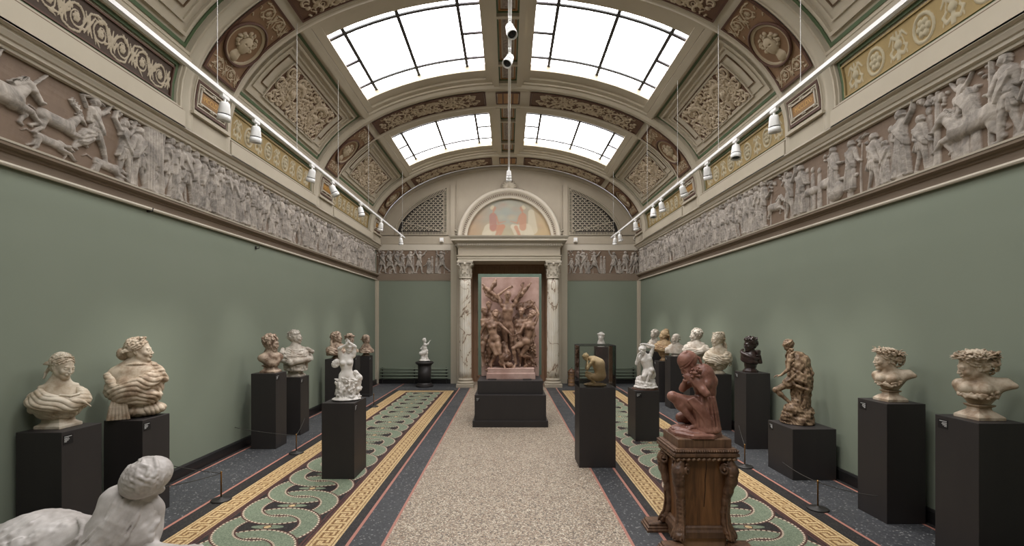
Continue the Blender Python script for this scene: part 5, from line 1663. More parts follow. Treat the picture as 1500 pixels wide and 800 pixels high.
rope(pc2, wallpt(-1, 9.15, .3), 'thin cord from the farthest left post to the wall'); 
rope(qa, (2.93, 5.1, .14), 'thin cord from the nearest right post to the wide low plinth'); rope(qa, (3.06, 3.95, .2), 'thin cord from the nearest right post to the plinth beside it')
rope(qb, (3.045, 6.3, .27), 'thin cord from the farther right post to the bronze bust plinth')
# ------------------------------------------------------------------ sculpture
def socle(root, mat, h=.11, r=.095, kind='square', yaw=0, top=.06, name='socle'):
    mb = MB()
    if kind == 'square':
        mb.sqloft([(r, 0), (r, .022), (r*.9, .03), (r*.72, .045), (top, h*.62), (top*.95, h*.8), (top*1.25, h*.9), (top*1.3, h)])
    elif kind == 'round':
        mb.lathe([(r, 0), (r, .02), (r*.9, .03), (r*.65, .05), (top, h*.6), (top*.9, h*.8), (top*1.2, h*.92), (top*1.2, h)], 40)
    elif kind == 'oct':
        mb.lathe([(r, 0), (r, .022), (r*.88, .03), (r*.7, .05), (top, h*.6), (top*1.0, h)], 8, sides_rot=PI/8)
    elif kind == 'block':
        mb.sqloft([(r, 0), (r, h*.35), (r*.86, h*.45), (r*.84, h)])
    o = mb.build(name, mat, root, False, bevel=.003); o.rotation_euler[2] = -math.radians(ABSYAW['v']); return o

def bust_body(v, sh=.19, z=.12, zc=.33, neck=(0, 0, .43), hc=(0, -.01, .60), female=True, chest=.13, cut=None):
    """torso from z up, shoulders at zc, neck to head centre"""
    s = sh/.19
    v.ell((0, 0, zc-.07), (sh*.82, chest*.82, .17), k=.03)
    v.ell((0, .01, z+.06), (sh*.55, chest*.6, .11), k=.06)
    for sx in (-1, 1):
        v.cap((sx*sh*.2, .01, zc+.025), (sx*sh*.93, .015, zc-.035), .055*s, .052*s, k=.04)
        v.cap((sx*sh*.93, .015, zc-.035), (sx*sh*1.0, .01, zc-.12), .052*s, .046*s, k=.04)
        if female: v.ell((sx*.072*s, -chest*.62, zc-.10), (.062*s, .06*s, .06*s), k=.03)
        v.cap((sx*.02, -.035, zc+.055), (sx*sh*.75, -.01, zc+.045), .016, .014, k=.03)
    n = np.array(neck); hh = np.array(hc)
    v.cap((0, .01, zc+.0), n, .075*s, .054 if female else .064, k=.05)
    v.cap(n, hh+(0, .015, -.03), .053 if female else .062, .052, k=.03)
    return v

def finish(root, vols, mat):
    for nm, v in vols:
        o = v.mesh(nm, mat, root)

ABSYAW = {}
def place(key, nm, label, cat, yaw, dx=0, dy=0, grp=None):
    """yaw is counted from the direction in which a visitor in the middle of the hall is looked at"""
    cx, cy, H = PL[key]
    yaw = yaw + math.degrees(math.atan2(-(cx+dx), cy+dy)); ABSYAW['v'] = yaw
    return empty(nm, (cx+dx, cy+dy, H), math.radians(yaw), label=label, cat=cat, group=grp)

# L1 : bust with tied-back hair, looking down to the right ------------------------------------------------
def pleat(v, c, n, slope=0.0, vee=0.0, amp=.008, warp=.5, seed=0, p=.55, squash=1.0, zlo=-9, zhi=9):
    """sharp valleys between rounded folds; slope = diagonal, vee = hanging swags"""
    r = np.random.RandomState(seed); X, Y, Z = v.ax[0][:, None, None]-F32(c[0]), v.ax[1][None, :, None]-F32(c[1]), v.ax[2][None, None, :]-F32(c[2])
    th = np.arctan2(Y*F32(squash), X) + F32(PI/2); th = np.where(th > PI, th-2*PI, th)
    ph = np.arctan2(Z, np.sqrt(X*X+Y*Y*F32(squash**2)))
    w = F32(warp)*(np.sin(th*F32(2.1)+F32(r.uniform(0, 6))+3*ph) + .6*np.sin(th*F32(5.3)+F32(r.uniform(0, 6))-4*ph))
    q = n*(ph + F32(slope)*th - F32(vee)*np.abs(th)) + w
    ampf = F32(amp)*(.65 + .35*np.sin(th*F32(1.7)+F32(r.uniform(0, 6))))
    f = ampf*(1 - np.abs(np.sin(q))**F32(p)*1.6)
    if zlo > -5 or zhi < 5: f = f*(((Z+c[2]) > zlo) & ((Z+c[2]) < zhi))
    v.d += f.astype(F32); return v

def bust_L1():
    root = place('L1', 'portrait_bust', 'cream bust of a woman with tied-back hair looking down, at the far left', 'bust', 8, -.035, .02)
    root.scale = (.94, .94, .94); m = M['cream']; socle(root, m, .10, .10, 'square', -30, .07)
    hc = np.array((.018, -.035, .475)); R = rotm(30, 16, 4); hs = .195
    v = Vol((-.26, -.22, .07), (.26, .22, .62), .0042)
    bust_body(v, .142, .08, .275, (.004, -.0, .345), hc, chest=.115); head(v, hc, hs, R)
    hr = Vol((-.2, -.22, .28), (.22, .26, .62), .004)
    hair_cap(hr, hc, hs, R, .02); hair_strands(hr, hc, hs, R, 10, .034, wave=.02)
    hr.frame(hc, R, hs); hr.ell((0, .50, -.02), (.17, .16, .2), k=.05)
    hr.chain([(0, .5, -.15), (-.05, .58, -.42), (-.12, .52, -.66)], lambda u: .085-.04*u, k=.03)
    hr.chain([(-.30, -.02, .36), (-.12, -.22, .46), (.12, -.22, .46), (.30, -.02, .36)], .03, k=.02)
    hr.frame(); hr.rough(.0016, 150, 4, True)
    d = Vol((-.30, -.24, .05), (.30, .24, .40), .0042)
    c_, r_ = (0, 0, .19), (.176, .145, .125)
    d.ell(c_, (.166, .135, .115), k=.02); d.ell((0, .0, .11), (.12, .10, .05), k=.05)
    d.ell((.01, -.05, .335), (.125, .14, .13), k=.02, sub=True)
    ecloth(d, c_, r_, (176, 40), (300, -10), 3, (-6, -18), (-3, -8), .020, k=.03, seed=2, bend=-6)
    ecloth(d, c_, r_, (4, 40), (-62, 0), 3, (4, -16), (3, -9), .018, k=.03, seed=3, bend=-4)
    pleat(d, (0, .02, .27), 19, .42, .0, .0058, 1.3, 3, .5)
    for i in range(5): d.chain([(-.01+.01*i, -.125, .262-.018*i), (.045, -.150, .250-.022*i), (.10-.006*i, -.125, .258-.020*i)], .009, k=.004)
    d.chain([(.08, -.13, .22), (.13, -.155, .19), (.165, -.15, .155)], lambda u: .012-.006*u, k=.008)
    finish(root, (('figure', v), ('hair', hr), ('drapery', d)), m)
bust_L1()

def bust_L2():
    root = place('L2', 'portrait_bust', 'tan bust of an older woman with a bun and necklace looking right', 'bust', 0, -.025, .02)
    m = M['tan']
    hc = np.array((.015, -.02, .565)); R = rotm(72, -3, 0); hs = .215
    v = Vol((-.3, -.22, .0), (.3, .24, .72), .0048)
    v.ell((0, 0, .33), (.175, .13, .16), k=.03); v.ell((0, .0, .15), (.15, .12, .15), k=.08)
    for sx in (-1, 1):
        v.cap((sx*.05, .01, .41), (sx*.132, .015, .365), .060, .056, k=.05); v.cap((sx*.132, .015, .365), (sx*.145, .0, .24), .056, .048, k=.04)
        v.ell((sx*.075, -.095, .29), (.068, .055, .06), k=.03)
    v.cap((0, 0, .40), (0, 0, .46), .085, .06, k=.05); v.cap((0, 0, .45), hc+(0, .01, -.03), .058, .056, k=.03); head(v, hc, hs, R)
    # beads
    for t in np.linspace(0, 2*PI, 40): v.ell((.094*math.cos(t), -.005+.088*math.sin(t), .425-.03*math.cos(t+PI/2)*-1*1), .011, k=.004)
    hr = Vol((-.25, -.2, .4), (.22, .3, .74), .0045)
    hair_cap(hr, hc, hs, R, .03); hair_strands(hr, hc, hs, R, 9, .04, wave=.05, seed=4)
    hr.frame(hc, R, hs); hr.ell((0, .52, -.10), (.21, .24, .27), k=.05); curls_p = [(x, -.15-.04*abs(x), .50) for x in (-.22, -.08, .08, .22)]
    for p in curls_p: hr.ell(p, .07, k=.02)
    hr.chain([(-.3, .1, .42), (0, .0, .56), (.3, .1, .42)], .035, k=.02); hr.frame(); hr.rough(.002, 130, 6, True)
    d = Vol((-.34, -.26, .0), (.36, .26, .54), .0048)
    c_, r_ = (.0, 0, .245), (.205, .17, .165)
    d.ell(c_, (.190, .155, .15), k=.02); d.ell((.02, 0, .06), (.19, .13, .07), k=.05); d.ell((-.03, -.05, .44), (.155, .15, .155), k=.02, sub=True)
    ecloth(d, c_, r_, (172, 20), (330, -30), 3, (0, -20), (2, -9), .024, k=.03, seed=7, bend=-10)
    ecloth(d, c_, r_, (222, -20), (358, 55), 3, (3, -14), (-6, -12), .024, k=.03, seed=8, bend=4)
    d.chain([(.06, .02, .44), (.11, -.03, .43), (.16, -.04, .38), (.195, -.03, .31)], .030, k=.02)
    d.cap((-.185, -.02, .36), (-.155, -.08, .30), .035, .03, k=.03)
    pleat(d, (0, .03, .33), 18, .0, -.38, .0068, 1.6, 5, .5)
    for i in range(6): d.chain([(-.15+.014*i, -.09-.010*i, .20), (-.17+.020*i, -.125-.003*i, .11), (-.185+.026*i, -.115-.004*i, .0)], [.006, .012, .016], k=.003)
    d.clip_below(0)
    finish(root, (('figure', v), ('hair', hr), ('drapery', d)), m)
bust_L2()

def bust_L3():
    root = place('L3', 'portrait_bust', 'brown patinated bust of a curly-haired bearded man on the left', 'bust', 22, .02, .0)
    m = M['brown_cast']; socle(root, m, .10, .10, 'square', -20, .065)
    hc = np.array((.0, -.02, .385)); R = rotm(42, 6, 0); hs = .215
    v = Vol((-.24, -.2, .06), (.24, .2, .54), .005)
    v.ell((0, .0, .19), (.12, .10, .10), k=.03); v.ell((0, 0, .11), (.07, .06, .06), k=.05)
    for sx in (-1, 1): v.cap((0, 0, .22), (sx*.118, .01, .195), .058, .042, k=.04); v.cap((sx*.105, -.02, .20), (sx*.03, -.06, .12), .04, .04, k=.04)
    v.cap((0, 0, .2), (0, 0, .28), .075, .062, k=.04); v.cap((0, 0, .27), hc, .062, .06, k=.03)
    v.ell((0, -.06, .25), (.10, .05, .1), k=.02, sub=True) if False else None
    head(v, hc, hs, R, male=True)
    hr = Vol((-.2, -.2, .22), (.2, .22, .56), .0045)
    hair_cap(hr, hc, hs, R, .03); curls(hr, hc, hs, R, 120, (.06, .10), seed=5, front=.28)
    curls(hr, hc, hs, R, 26, (.05, .07), cen=(0, -.22, -.42), rad=(.17, .12, .13), zmin=-.56, front=-1, seed=8)
    for sx in (-1, 1): hr.frame(hc, R, hs); hr.chain([(sx*.29, -.05, 0), (sx*.26, -.12, -.2), (sx*.16, -.22, -.36)], .05, k=.02); hr.frame()
    finish(root, (('figure', v), ('hair', hr)), m)
bust_L3()

def bust_L4():
    root = place('L4', 'portrait_bust', 'cream bust of a woman with crossed arms and ruffled dress on the left', 'bust', 14, .02, .0)
    m = M['grey_plaster']; socle(root, m, .10, .11, 'square', -32, .08)
    hc = np.array((.0, -.01, .575)); R = rotm(62, -2, 0); hs = .20
    v = Vol((-.26, -.24, .06), (.26, .24, .72), .0052)
    bust_body(v, .165, .12, .37, (0, 0, .445), hc); head(v, hc, hs, R)
    v.cap((-.19, -.02, .26), (-.10, -.17, .215), .05, .042, k=.03); v.cap((-.10, -.17, .215), (.10, -.19, .25), .042, .03, k=.02)
    v.cap((.19, -.02, .28), (.14, -.15, .25), .05, .04, k=.03); v.cap((.14, -.15, .25), (-.06, -.19, .24), .038, .03, k=.02)
    hand(v, (.10, -.19, .25), (1, .1, .25), (0, -1, .1), .85); hand(v, (-.06, -.19, .24), (-1, .1, .1), (0, -1, .1), .85)
    hr = Vol((-.18, -.2, .44), (.2, .22, .74), .005)
    hair_cap(hr, hc, hs, R, .02); curls(hr, hc, hs, R, 80, (.06, .09), seed=12, front=.3, zmin=-.15); hr.frame(hc, R, hs); hr.ell((0, .45, .02), (.17, .15, .2), k=.04); hr.frame()
    d = Vol((-.30, -.24, .08), (.30, .24, .48), .0052)
    d.ell((0, 0, .28), (.20, .15, .13), k=.02); d.ell((0, .0, .17), (.13, .12, .1), k=.06); d.ell((0, 0, .45), (.16, .12, .12), k=.02, sub=True)
    ecloth(d, (0, 0, .29), (.20, .15, .135), (190, 42), (350, 42), 4, (0, -12), None, .018, seed=2, bend=-22); ecloth(d, (0, 0, .29), (.20, .15, .135), (10, 42), (170, 42), 6, (0, -15), None, .02, seed=3)
    ecloth(d, (0, 0, .29), (.20, .15, .135), (200, 10), (290, -35), 6, (0, -11), None, .014, seed=12)
    swag(d, (0, 0, 0), .19, .17, .30, .26, 185, 270, 5, .02, .018, sag=.02, seed=4); swag(d, (0, 0, 0), .15, .14, .14, .15, 180, 360, 4, .024, .022, seed=6)
    for i in range(6): d.chain([(-.10+.035*i, -.13, .20), (-.09+.036*i, -.15, .12)], .014, k=.01)
    for sx in (-1, 1):
        for i in range(5): d.ell((sx*(.17+.01*i), .02-.03*i, .40-.01*i), .03, k=.01)
    pleat(d, (0, 0, .33), 17, .0, .30, .005, 1.4, 5, .5)
    finish(root, (('figure', v), ('hair', hr), ('drapery', d)), m)
bust_L4()

def small_bust(key, label, mat, yaw, hyaw, H=.46, hairk='long', wreath=False, sh=.15, female=True, soc='round', h=.006, pitch=0, drap=True, dx=0, base=.09, roll=0, nm='portrait_bust', hs=None, top=False):
    root = place(key, nm, label, 'bust', yaw, dx, 0)
    m = M[mat]; socle(root, m, base, .085, soc, -yaw, .055)
    hs = hs or .205; hz = H - hs*.56; hc = np.array((.0, -.015, hz)); R = rotm(hyaw, pitch, roll)
    zc = hz - hs*.5 - .075
    v = Vol((-.26, -.22, base*.6), (.26, .22, H+.06), h)
    bust_body(v, sh, base*.9, zc, (0, 0, zc+.065), hc, female, chest=.11 if sh < .16 else .125); head(v, hc, hs, R, male=not female)
    vs = [('figure', v)]
    hr = Vol((-.22, -.24, zc-.1), (.22, .28, H+.14), h*.95)
    if hairk != 'bald': hair_cap(hr, hc, hs, R, .03)
    else:
        hr.frame(hc, R, hs)
        for sx in (-1, 1): hr.chain([(sx*.30, -.02, .08), (sx*.32, .15, .0), (sx*.2, .38, -.05), (0, .44, -.05)], .05, k=.02)
        hr.frame()
    if hairk == 'long':
        curls(hr, hc, hs, R, 90, (.07, .11), seed=3, front=.25, zmin=-.4)
        hr.frame(hc, R, hs)
        for i in range(9):
            a = -2.6 + i*.45; hr.chain([(.30*math.sin(a), .30, .1), (.36*math.sin(a), .42, -.35), (.40*math.sin(a), .34, -.8), (.34*math.sin(a), .30, -1.05)], lambda u: .10-.035*u, k=.03)
        hr.frame()
    elif hairk == 'curly': curls(hr, hc, hs, R, 90, (.06, .10), seed=6, front=.28, zmin=-.2)
    elif hairk == 'updo':
        hair_strands(hr, hc, hs, R, 9, .04, wave=.03); curls(hr, hc, hs, R, 50, (.06, .1), seed=9, cen=(0, .22, .45), rad=(.2, .2, .17), zmin=-1, front=-1)
        hr.frame(hc, R, hs); hr.ell((0, .22, .45), (.2, .2, .16), k=.04); hr.frame()
        if top: hr.frame(hc, R, hs); [hr.chain([(sx*.12, .42, .1), (sx*.2, .5, -.3), (sx*.22, .42, -.7)], lambda u: .09-.04*u, k=.02) for sx in (-1, 0, 1)]; hr.frame()
    elif hairk == 'wavy': hair_strands(hr, hc, hs, R, 10, .04, wave=.03); hr.frame(hc, R, hs); hr.ell((0, .46, .0), (.16, .15, .18), k=.04); hr.frame()
    if wreath: leafy(hr, hc, hs, R, 36, zc=.30, ln=.17)
    vs.append(('hair', hr))
    if drap:
        d = Vol((-.28, -.24, base*.7), (.28, .24, zc+.14), h)
        b = base
        c_, r_ = (0, 0, zc-.09), (sh*1.2, .14, .115)
        d.ell(c_, (sh*1.12, .13, .105), k=.02); d.ell((0, 0, b+.05), (.085, .08, .05), k=.06); d.ell((0, -.04, zc+.06), (sh*.82, .13, .115), k=.02, sub=True)
        ecloth(d, c_, r_, (174, 40), (300, -10), 3, (-4, -20), (-3, -10), .018, k=.03, seed=2, bend=-6); ecloth(d, c_, r_, (6, 40), (-60, 0), 3, (4, -18), (3, -10), .018, k=.03, seed=4)
        pleat(d, (0, .02, zc-.02), 15, .35 if yaw > 0 else -.35, .0, .0065, 1.3, int(H*100), .5)
        vs.append(('drapery', d))
    finish(root, vs, m); return root
small_bust('L5', 'brown and cream bust with long hair falling back, behind the white dancer', 'brown_cast', 15, 50, .50, 'long', pitch=-6)
small_bust('L6', 'small brown bust with tall flower crown near the far left corner', 'brown_cast', 15, 25, .44, 'curly', True, .12, soc='round')
small_bust('L7', 'small cream and brown bust of a girl, last of the left row', 'brown_cast', 15, 35, .46, 'wavy', False, .115, pitch=10)
small_bust('Ra', 'grey-white bust farthest along the right row', 'grey_plaster', -10, -35, .48, 'curly', False, .13, soc='round')
small_bust('Rb', 'golden terracotta bust with curls piled high on the right', 'golden', -15, -60, .64, 'updo', False, .165, base=.10, hs=.21, top=True)
small_bust('Rc', 'pale bust of a bald man on the right', 'grey_plaster', -15, -35, .44, 'bald', False, .17, female=False, drap=False, base=.07)
small_bust('R1', 'white bust of a woman with short curls, behind the kneeling terracotta figure', 'grey_plaster', -15, -60, .66, 'curly', False, .17, base=.10, hs=.21)
small_bust('R0', 'small white head with tousled hair against the end wall, above the glass case', 'white_marble', -5, -5, .36, 'curly', True, .10, drap=False, base=.11)

def bust_R2():
    root = place('R2', 'portrait_bust', 'cream bust of a woman with flowers in piled hair and lace dress, on the right', 'bust', -6, .02, 0)
    m = M['cream']; socle(root, m, .09, .10, 'round', 28, .075)
    hc = np.array((-.01, -.015, .525)); R = rotm(-52, 4, 0); hs = .21
    v = Vol((-.28, -.24, .05), (.28, .24, .70), .0052)
    bust_body(v, .152, .10, .325, (0, 0, .40), hc); head(v, hc, hs, R)
    hr = Vol((-.22, -.22, .24), (.24, .3, .78), .0050)
    hair_cap(hr, hc, hs, R, .02); hair_strands(hr, hc, hs, R, 9, .04, wave=.04); leafy(hr, hc, hs, R, 30, zc=.42, rx=.27, ry=.30, ln=.14, flowers=12)
    curls(hr, hc, hs, R, 50, (.07, .11), cen=(0, .36, .12), rad=(.22, .2, .38), zmin=-1, front=-1, seed=4)
    hr.frame(hc, R, hs)
    for sx in (-1, 0, 1): hr.chain([(sx*.12, .45, -.1), (sx*.18+.05, .55, -.5), (sx*.2+.1, .5, -.9), (sx*.15+.12, .42, -1.15)], lambda u: .085-.03*u, k=.02)
    hr.frame(); hr.rough(.002, 120, 3, True)
    d = Vol((-.32, -.26, .05), (.32, .26, .42), .0052)
    c_, q_ = (0, 0, .215), (.190, .160, .14)
    d.ell(c_, (.178, .148, .13), k=.02); d.ell((0, 0, .10), (.11, .10, .05), k=.06); d.ell((0, -.05, .385), (.135, .15, .145), k=.02, sub=True)
    ecloth(d, c_, q_, (175, 40), (282, 0), 3, (-4, -18), None, .022, k=.03, seed=2, bend=-8); ecloth(d, c_, q_, (5, 40), (-80, 0), 3, (4, -18), None, .022, k=.03, seed=3, bend=-8)
    pleat(d, (0, .02, .29), 18, .15, -.25, .007, 2.0, 5, .5)
    r_ = random.Random(4)
    for i in range(60):
        a = r_.uniform(-PI, 0); z = r_.uniform(.12, .30); d.ell((.186*math.cos(a), .158*math.sin(a), z), r_.uniform(.009, .018), k=.008)
    d.rough(.0012, 85, 7)
    finish(root, (('figure', v), ('hair', hr), ('drapery', d)), m)
bust_R2()

def bust_R3():
    root = place('R3', 'portrait_bust', 'dark bronze bust of a crowned woman with a knotted collar on the right', 'bust', -10, -.02, 0)
    m = M['bronze']; socle(root, m, .13, .095, 'oct', 35, .075)
    hc = np.array((.0, -.02, .365)); R = rotm(-40, 5, 0); hs = .19
    v = Vol((-.2, -.18, .09), (.2, .2, .50), .005)
    v.cap((0, .02, .10), (0, .01, .20), .075, .095, k=.03); v.cap((0, .01, .2), (0, 0, .27), .085, .05, k=.03); v.cap((0, 0, .26), hc, .05, .05, k=.02); head(v, hc, hs, R)
    hr = Vol((-.18, -.18, .24), (.2, .24, .50), .005)
    hair_cap(hr, hc, hs, R, .03); curls(hr, hc, hs, R, 60, (.06, .1), seed=2, front=.3, zmin=-.1); leafy(hr, hc, hs, R, 26, zc=.34, rx=.35, ry=.4, ln=.12, flowers=5); hr.frame(hc, R, hs); hr.ell((0, .5, .0), (.16, .15, .17), k=.04); hr.frame()
    d = Vol((-.2, -.18, .1), (.2, .2, .32), .005)
    swag(d, (0, 0, 0), .10, .09, .25, .15, 160, 330, 4, .026, .02, sag=.02, seed=3); swag(d, (0, 0, 0), .10, .09, .24, .18, 330, 160+360, 4, .028, .02, seed=4); d.ell((0, .01, .16), (.09, .08, .05), k=.03)
    for i in range(4): d.chain([(.08+.012*i, -.02, .22), (.10+.01*i, .0, .13)], .014, k=.01)
    finish(root, (('figure', v), ('hair', hr), ('drapery', d)), m)
bust_R3()

def bacchic(key, label, mat, yaw, hroll, hyaw, pitch, H, sc, seed, lean):
    """laughing bust, wreath on a thrown-back head, bare shoulder cut at the chest"""
    root = place(key, 'portrait_bust', label, 'bust', yaw, 0, 0)
    m = M[mat]; socle(root, m, .10*sc, .092*sc, 'square', -yaw, .046*sc)
    hs = .20*sc; hc = np.array((lean[0], lean[1], H - hs*.47)); R = rotm(hyaw, pitch, hroll)
    zc = .198*sc + .01
    v = Vol((-.28, -.24, .08*sc), (.28, .24, H+.06), .0045)
    v.ell((0, 0, zc-.015), (.105*sc, .085*sc, .08*sc), k=.03); v.ell((0, .0, .12*sc), (.055*sc, .05*sc, .04*sc), k=.05)
    v.cap((0, .01, zc+.045), (.125*sc, .02, zc+.045), .045*sc, .030*sc, k=.04); v.cap((.125*sc, .02, zc+.045), (.168*sc, .015, zc+.03), .028*sc, .012*sc, k=.03)
    v.cap((.09*sc, .01, zc+.01), (.168*sc, .015, zc+.03), .03*sc, .010*sc, k=.03)
    v.cap((0, 0, zc+.02), (-.10*sc, .0, zc+.018), .042*sc, .034*sc, k=.04); v.cap((-.10*sc, .0, zc+.018), (-.085*sc, -.01, zc-.03), .032*sc, .025*sc, k=.03)
    for sx in (-1, 1): v.ell((sx*.045*sc-.01, -.065*sc, zc+.0), .040*sc, k=.025)
    v.cap((0, 0, zc+.05), (lean[0]*.5, lean[1]*.5, zc+.11*sc), .052*sc, .046*sc, k=.03); v.cap((lean[0]*.5, lean[1]*.5, zc+.11*sc), hc + (0, .02, 0), .05*sc, .052*sc, k=.03)
    head(v, hc, hs, R)
    hr = Vol((-.26, -.28, zc), (.28, .28, H+.12), .0045)
    hair_cap(hr, hc, hs, R, .03); hair_strands(hr, hc, hs, R, 8, .045, wave=.06, seed=seed)
    curls(hr, hc, hs, R, 60, (.08, .12), seed=seed, front=.25, cen=(0, .34, .0), rad=(.32, .34, .34), zmin=-.6)
    leafy(hr, hc, hs, R, 74, seed=seed, tilt=-10, zc=.33, rx=.40, ry=.48, ln=.31, flowers=18); leafy(hr, hc, hs, R, 34, seed=seed+5, tilt=-12, zc=.42, rx=.30, ry=.36, ln=.22, flowers=8)
    hr.rough(.0015, 130, seed, True)
    d = Vol((-.26, -.22, .09*sc), (.26, .22, zc+.12), .0045)
    r_ = random.Random(seed)
    for i in range(90):
        a = r_.uniform(-3.0, -.15); k_ = -math.sin(a)
        q = np.array((.098*sc*math.cos(a), .088*sc*math.sin(a), zc - .012 - .032*k_ + r_.uniform(-.016, .014)))
        e = q + np.array((r_.uniform(-.022, .022), -.008*k_, r_.uniform(-.022, .010))); mid = (q+e)/2 + np.array((0, -.006, 0)); d.cap(q, mid, .004*sc, .009*sc, k=.003); d.cap(mid, e, .009*sc, .003*sc, k=.003)
        if i % 4 == 0: d.ell(q + np.array((0, -.010, 0)), .009*sc, k=.003)
    finish(root, (('figure', v), ('hair', hr), ('garland', d)), m)
bacchic('R5', 'small tan bust of a laughing woman crowned with flowers, turned left', 'tan', -12, 4, -58, 2, .435, .92, 21, (-.03, -.015))
bacchic('R6', 'pale bust of a smiling woman with a leafy wreath, nearest on the right', 'tan', -8, 6, -58, 16, .455, 1.0, 33, (-.025, -.03))

# R4 : standing draped boy leaning forward -----------------------------------------------------------
def statue_R4():
    root = place('R4', 'standing_statue', 'mottled brown terracotta statue of a standing draped youth with bent bare leg', 'statue', 0, -.01, .05)
    root.scale = (.96, .96, .96)
    m = M['rough_brown']
    v = Vol((-.30, -.24, .0), (.24, .24, 1.02), .0055)
    J = dict(pelvis=(.01, 0, .50), chest=(-.015, .0, .70), belly=(0, 0, .60), neck=(-.05, -.02, .80), head=(-.085, -.05, .885),
             shL=(-.06, -.09, .77), shR=(.03, .10, .77), hpL=(-.02, -.05, .49), hpR=(.02, .05, .49),
             elL=(-.085, -.12, .62), wrL=(-.155, -.12, .55), hdL=(-1, 0, -.1), upL=(0, 0, 1), elR=(.05, .12, .62), wrR=(-.05, .06, .56),
             knL=(-.21, -.07, .375), anL=(-.06, -.05, .23), toL=(-.11, -.06, .17), knR=(.03, .05, .30), anR=(.04, .05, .13), toR=(-.05, .04, .11), hrot=(-65, 30, 0))
    hc, hs, R = body(v, J, .92, female=False)
    hr = Vol((-.22, -.2, .72), (.12, .14, 1.0), .005); hair_cap(hr, hc, hs, R, .05); curls(hr, hc, hs, R, 60, (.08, .12), seed=3, front=.2, zmin=-.4); hr.frame(hc, R, hs); hr.ell((0, .1, .3), (.45, .5, .16), k=.03); hr.frame()
    d = Vol((-.28, -.26, .0), (.26, .26, .86), .0058)
    d.cap((.035, .03, .22), (.040, .02, .70), .088, .090, k=.05); d.ell((.0, 0, .66), (.105, .115, .16), k=.04)
    d.cap((.0, -.02, .52), (-.085, -.05, .455), .075, .062, k=.03)
    d.ell((.03, .02, .13), (.10, .10, .14), k=.04)
    r_ = random.Random(5)
    for i in range(26):
        a = r_.uniform(-PI, PI); x, y = .040+.092*math.cos(a), .02+.10*math.sin(a); 
        d.chain([(x*.8-.02, y*.85, .76), (x+.02, y, .58), (x+.015+r_.uniform(-.02, .02), y*1.05, .40), (x*.9+.01, y*.95, .20+r_.uniform(-.05, .05))], lambda u: .009+.006*math.sin(PI*u), k=.006)
    for i in range(7):
        d.chain([(-.02, -.13+.004*i, .56-.008*i), (-.07, -.12+.01*i, .50-.010*i), (-.115, -.085+.02*i, .455-.008*i)], .009, k=.006)
    swag(d, (.01, 0, 0), .108, .118, .80, .62, 250, 120, 6, .034, .014, k=.01, sag=.04, seed=3); swag(d, (.02, 0, 0), .112, .115, .62, .48, 180, 360, 6, .03, .013, k=.01, sag=.03, seed=6)
    pleat(d, (.03, .02, 1.3), 34, .10, .0, .006, 1.6, 4, .5); d.rough(.0025, 75, 4); d.clip_below(.08)
    b = Vol((-.22, -.22, .0), (.22, .22, .34), .0058)
    b.cap((-.03, 0, .03), (.03, 0, .03), .135, .14, k=.04); b.ell((.05, .03, .12), (.12, .12, .10), k=.03); b.ell((-.03, -.05, .17), (.10, .09, .08), k=.03); b.ell((.02, .0, .25), (.07, .08, .08), k=.03); b.ell((-.07, -.04, .10), (.08, .08, .06), k=.02)
    b.rough(.006, 55, 8); b.clip_below(.004)
    finish(root, (('figure', v), ('hair', hr), ('drapery', d), ('rocky_base', b)), m)
statue_R4()

# C1 : white marble dancer with raised arms over foliage --------------------------------------------------
def statue_C1():
    root = place('C1', 'marble_statuette', 'white marble dancer with raised arm and cloth above a rocky base, on the left carpet', 'statue', 0, .02, -.0)
    m = M['white_marble']
    v = Vol((-.24, -.2, .0), (.24, .2, .68), .0042)
    J = dict(pelvis=(.0, .0, .27), chest=(-.005, .0, .415), belly=(0, -.005, .345), neck=(.01, .0, .50), head=(.02, -.01, .565),
             shL=(-.062, .0, .475), shR=(.07, .0, .485), hpL=(-.035, 0, .26), hpR=(.038, 0, .26),
             elL=(-.075, -.03, .56), wrL=(-.01, -.07, .60), elR=(.085, -.02, .575), wrR=(.03, -.05, .625),
             knL=(-.05, -.05, .15), anL=(-.04, .01, .06), toL=(-.05, -.04, .045), knR=(.07, -.05, .16), anR=(.05, .0, .06), toR=(.055, -.05, .045), hrot=(20, 15, 10))
    hc, hs, R = body(v, J, .82)
    hr = Vol((-.15, -.18, .46), (.2, .16, .68), .0042); hair_cap(hr, hc, hs, R, .04); curls(hr, hc, hs, R, 50, (.08, .12), seed=8, front=.2)
    d = Vol((-.24, -.22, .0), (.24, .22, .52), .0045)
    d.ell((0, 0, .015), (.155, .13, .03), k=.01); d.ell((.0, .0, .09), (.11, .10, .09), k=.04); d.ell((.03, .01, .18), (.10, .09, .09), k=.03)
    d.ell((-.11, .0, .40), (.045, .02, .055), R=rotm(0, 0, 45), k=.02); d.cap((-.10, 0, .42), (-.04, .02, .44), .02, k=.02)
    r_ = random.Random(9)
    for i in range(60):
        a = r_.uniform(0, 2*PI); z = r_.uniform(.03, .24); rr_ = .115*(1-.9*abs(z-.12)); p = np.array((.015+rr_*math.cos(a), rr_*.9*math.sin(a), z)); e = p + np.array((r_.uniform(-.035, .035), r_.uniform(-.02, .02), r_.uniform(-.05, .05)))
        d.cap(p, e, .020, .010, k=.012)
    swag(d, (0.02, 0, 0), .085, .08, .26, .20, 0, 360, 3, .02, .014, seed=3); d.chain([(.09, -.02, .30), (.13, -.02, .24), (.12, -.01, .12)], .028, k=.03)
    d.rough(.002, 110, 5, True); d.clip_below(.002)
    finish(root, (('figure', v), ('hair', hr), ('rocky_base', d)), m)
statue_C1()

